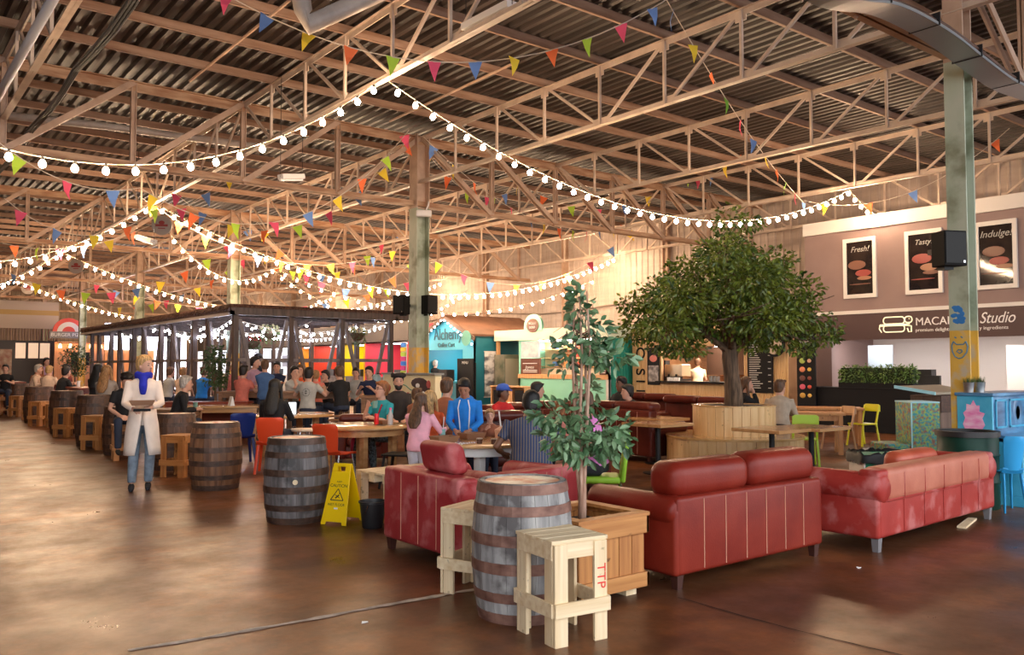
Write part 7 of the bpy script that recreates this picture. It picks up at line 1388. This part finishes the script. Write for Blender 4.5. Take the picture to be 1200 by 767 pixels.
# T2 things
def cup(px, d, z, r, h, lab, m, cat='cup', lid=None, rt=None):
    t = thing('takeaway_cup' if lid else 'cup', lab, cat, tuple(G(px, d, z)) if not isinstance(d, tuple) else (px.x + d[0], px.y + d[1], z)); mb = MB(); mb.lathe([(0, 0), (r * .8, 0), (r, h), (r * .92, h), (r * .75, .01), (0, .01)], 14); mb.build('body', m, t, 'auto')
    if lid: mb = MB(); mb.lathe([(0, h), (r * 1.06, h), (r * 1.04, h + .012), (r * .9, h + .018), (0, h + .018)], 14); mb.build('lid', lid, t)
    return t
cup(440, 12.42, .98, .04, .1, 'green cup raised by the woman with short red hair', mat('sage_cup', (.2, .38, .32), .4))
t = thing('drink_can', 'red drinks can on the honey wood table before the woman in teal', 'can', tuple(G(442, 12.25, .752))); mb = MB(); mb.lathe([(0, 0), (.028, 0), (.033, .01), (.033, .14), (.027, .155), (0, .155)], 14); mb.build('body', mat('red_can', (.75, .02, .03), .3, metal=.3), t, 'auto'); mb = MB(); mb.lathe([(0, .155), (.025, .155), (.025, .158), (0, .158)], 12); mb.build('lid', chrome, t)
t = thing('sauce_bottle', 'clear bottle with a pink cap on the honey wood table', 'bottle', tuple(G(458, 12.2, .752))); mb = MB(); mb.lathe([(0, 0), (.04, 0), (.04, .13), (.018, .19), (.018, .21), (0, .21)], 14); mb.build('body', mat('cloudy_glass', (.75, .7, .68), .15, trans=.4), t, 'auto'); mb = MB(); mb.lathe([(0, .21), (.02, .21), (.018, .24), (0, .24)], 10); mb.build('cap', mat('pink_cap', (.8, .1, .3), .4), t)
mb = MB(); mb.rbox((-.035, -.07, 0), (.035, .07, .009), .004, 1); o = item('phone', mb, blackp, 'black phone lying beside the red can', 'phone', loc=tuple(G(447, 12.05, .751)))
mb = tray(MB(), .09, .07, .05); item('food_tray', mb, kraft, 'small card tray of food in front of the woman in teal', 'tray', loc=tuple(G(452, 12.4, .751)))
# T1 things
mb = tray(MB(), .14, .1, .075); item('food_box', mb, kraft, 'brown card box of chips in front of the girl in pink', 'box', loc=tuple(G(521, 9.35, .751)))
mb = tray(MB(), .14, .1, .07); item('food_box', mb, kraft, 'brown card box of food under the hands of the boy in blue', 'box', loc=tuple(G(553, 9.85, .751)))
mb = MB(); mb.prism([(-.07, 0), (.07, 0), (.09, .13), (.0, .17), (-.09, .13)], -.05, .05, 'Y'); item('carton', mb, mat('peach_carton', (.75, .42, .28), .6), 'peach folded food carton in front of the small child', 'box', loc=tuple(G(590, 9.55, .751)))
for px, d, lab in ((562, 9.25, 'small glass dip pot near the boy in blue'), (579, 9.2, 'small glass dip pot near the folded carton')):
    t = thing('dip_pot', lab, 'pot', tuple(G(px, d, .751))); mb = MB(); mb.lathe([(0, 0), (.03, 0), (.034, .045), (.03, .05), (0, .045)], 12); mb.build('jar', mat('dark_sauce_jar', (.12, .05, .03), .2), t, 'auto'); mb = MB(); mb.lathe([(0, .05), (.034, .05), (.034, .06), (0, .06)], 12); mb.build('lid', mat('pot_lid', (.5, .4, .3), .3), t)
t = cup(519, 9.75, .751, .035, .12, 'pale teal tall tumbler with a straw in front of the girl in pink', mat('pale_teal_tumbler', (.25, .5, .5), .3)); mb = MB(); mb.tube([(0, 0, .02), (.02, 0, .26)], .005, 5); mb.build('straw', mat('white_straw', (.85, .85, .85), .4), t)
mb = MB(); mb.tube([(0, 0, 0), (-.03, .03, .33)], .008, 6); item('straw', mb, wht, 'white straw drooping before the small child at the table', 'straw', loc=tuple(G(589, 9.56, .76)))
R = random.Random(5)
mb = MB()
for _ in range(60): x, y = R.gauss(0, .09), R.gauss(0, .05); mb.at((x, y, .002), R.uniform(0, 3)); mb.box((-.008, -.006, 0), (.008, .006, .004))
mb.at(); o = mb.build('paper_scraps', wht); tag(o, 'scatter of tiny torn white paper on the white apron table', 'paper'); o['kind'] = 'stuff'; o.location = G(536, 9.2, .751)
# menu and cups on others
mb = MB(); mb.prism([(-.05, 0), (.05, 0), (.004, .2), (-.004, .2)], -.08, .08, 'Y'); item('table_menu', mb, wht, 'white folded menu card standing on the table behind the reddish brown barrel', 'menu', loc=tuple(G(272, 17.9, .751)))
ta, tb_, tc_ = G(104, 21.5), G(62, 25.6), G(14, 29)
for px, d, z, lab in ((tc_, (0, .3), 1.051, 'white cup on the extreme left high table'), (tb_, (.1, .5), 1.051, 'pale cup near the extreme left, right of the white one'), (ta, (-.1, .6), 1.051, 'tall pale cup on the dark red table in the aisle'), (ta, (.1, .3), 1.051, 'small green bottle on the dark red table in the aisle')): cup(px, d, z, .045, .15, lab, wht if 'green' not in lab else mat('bottle_green', (.02, .12, .05), .3))
cup(230, 16.1, .781, .045, .12, 'small green cup on the table of the grey haired person', mat('sage_cup', 0))
# wet patch tail: loose board under the faded sofa, crumpled napkin and leaf on the floor
mb = MB(); mb.box((-.3, -.04, 0), (.3, .04, .02)); o = item('loose_board', mb, pineh, 'pale loose board lying under the far end of the faded sofa', 'board', loc=(so2.location.x + .75, so2.location.y + .12, .0)); o.rotation_euler = (0, 0, .25)
for px, py, lab in ((427, 729, 'tiny white paper scrap on the floor near the pale joint'), (1006, 665, 'tiny pale scrap on the floor right of the dark red sofa')):
    mb = MB(); mb.add([(-.025, -.01, .001), (.02, -.012, .006), (.028, .01, .002), (-.01, .014, .008), (-.025, -.01, .0), (.02, -.012, .0), (.028, .01, .0), (-.01, .014, .0)], [(0, 1, 2, 3), (4, 7, 6, 5), (0, 4, 5, 1), (1, 5, 6, 2), (2, 6, 7, 3), (3, 7, 4, 0)]); item('paper_scrap', mb, wht, lab, 'scrap', loc=tuple(F(px, py, .002)))
# column graffiti
t = cols[0]; mb = MB(); x = -.12
for pts in ([(-.1, 1.88), (-.13, 1.78), (-.11, 1.66), (-.04, 1.56), (.02, 1.54), (.08, 1.58), (.12, 1.68), (.13, 1.8), (.1, 1.88)], [(-.1, 1.88), (-.06, 1.82), (.05, 1.82), (.1, 1.88)], [(-.04, 1.68), (0, 1.64), (.05, 1.68), (.02, 1.72), (-.03, 1.71), (-.04, 1.68)], [(-.05, 1.95), (-.02, 1.98)], [(.05, 1.95), (.08, 1.97)]): mb.tube([(x, a * .72, 1.93 - (1.95 - b) * .6) for a, b in pts], .009, 5)
mb.build('dog_face_graffiti', mat('grey_blue_spray', (.1, .22, .3), .6), t)
mb = MB(); R = random.Random(3)
for _ in range(14): mb.ball((x + .002, R.uniform(-.07, .07), R.uniform(2.12, 2.3)), (.003, R.uniform(.02, .045), R.uniform(.02, .04)), 8, 5)
mb.build('blue_spray_patch', mat('bright_blue_spray', (.02, .18, .5), .6), t)

q = G(421, 12.75, .2); t = thing('shoulder_bag', 'crimson bag hanging below the honey wood table beside the teal woman', 'bag', tuple(q)); mb = MB(); mb.rbox((-.12, -.06, 0), (.12, .06, .34), .06, 3); mb.v = [(x * (1.15 - .5 * z), y, z) for x, y, z in mb.v]; mb.build('pouch', mat('crimson_bag_cloth', (.5, .01, .08), .6), t, True); mb = MB(); mb.tube([(-.07, 0, .33), (-.03, 0, .5), (.03, 0, .5), (.07, 0, .33)], .01, 5); mb.build('strap', mat('crimson_bag_cloth', 0), t)
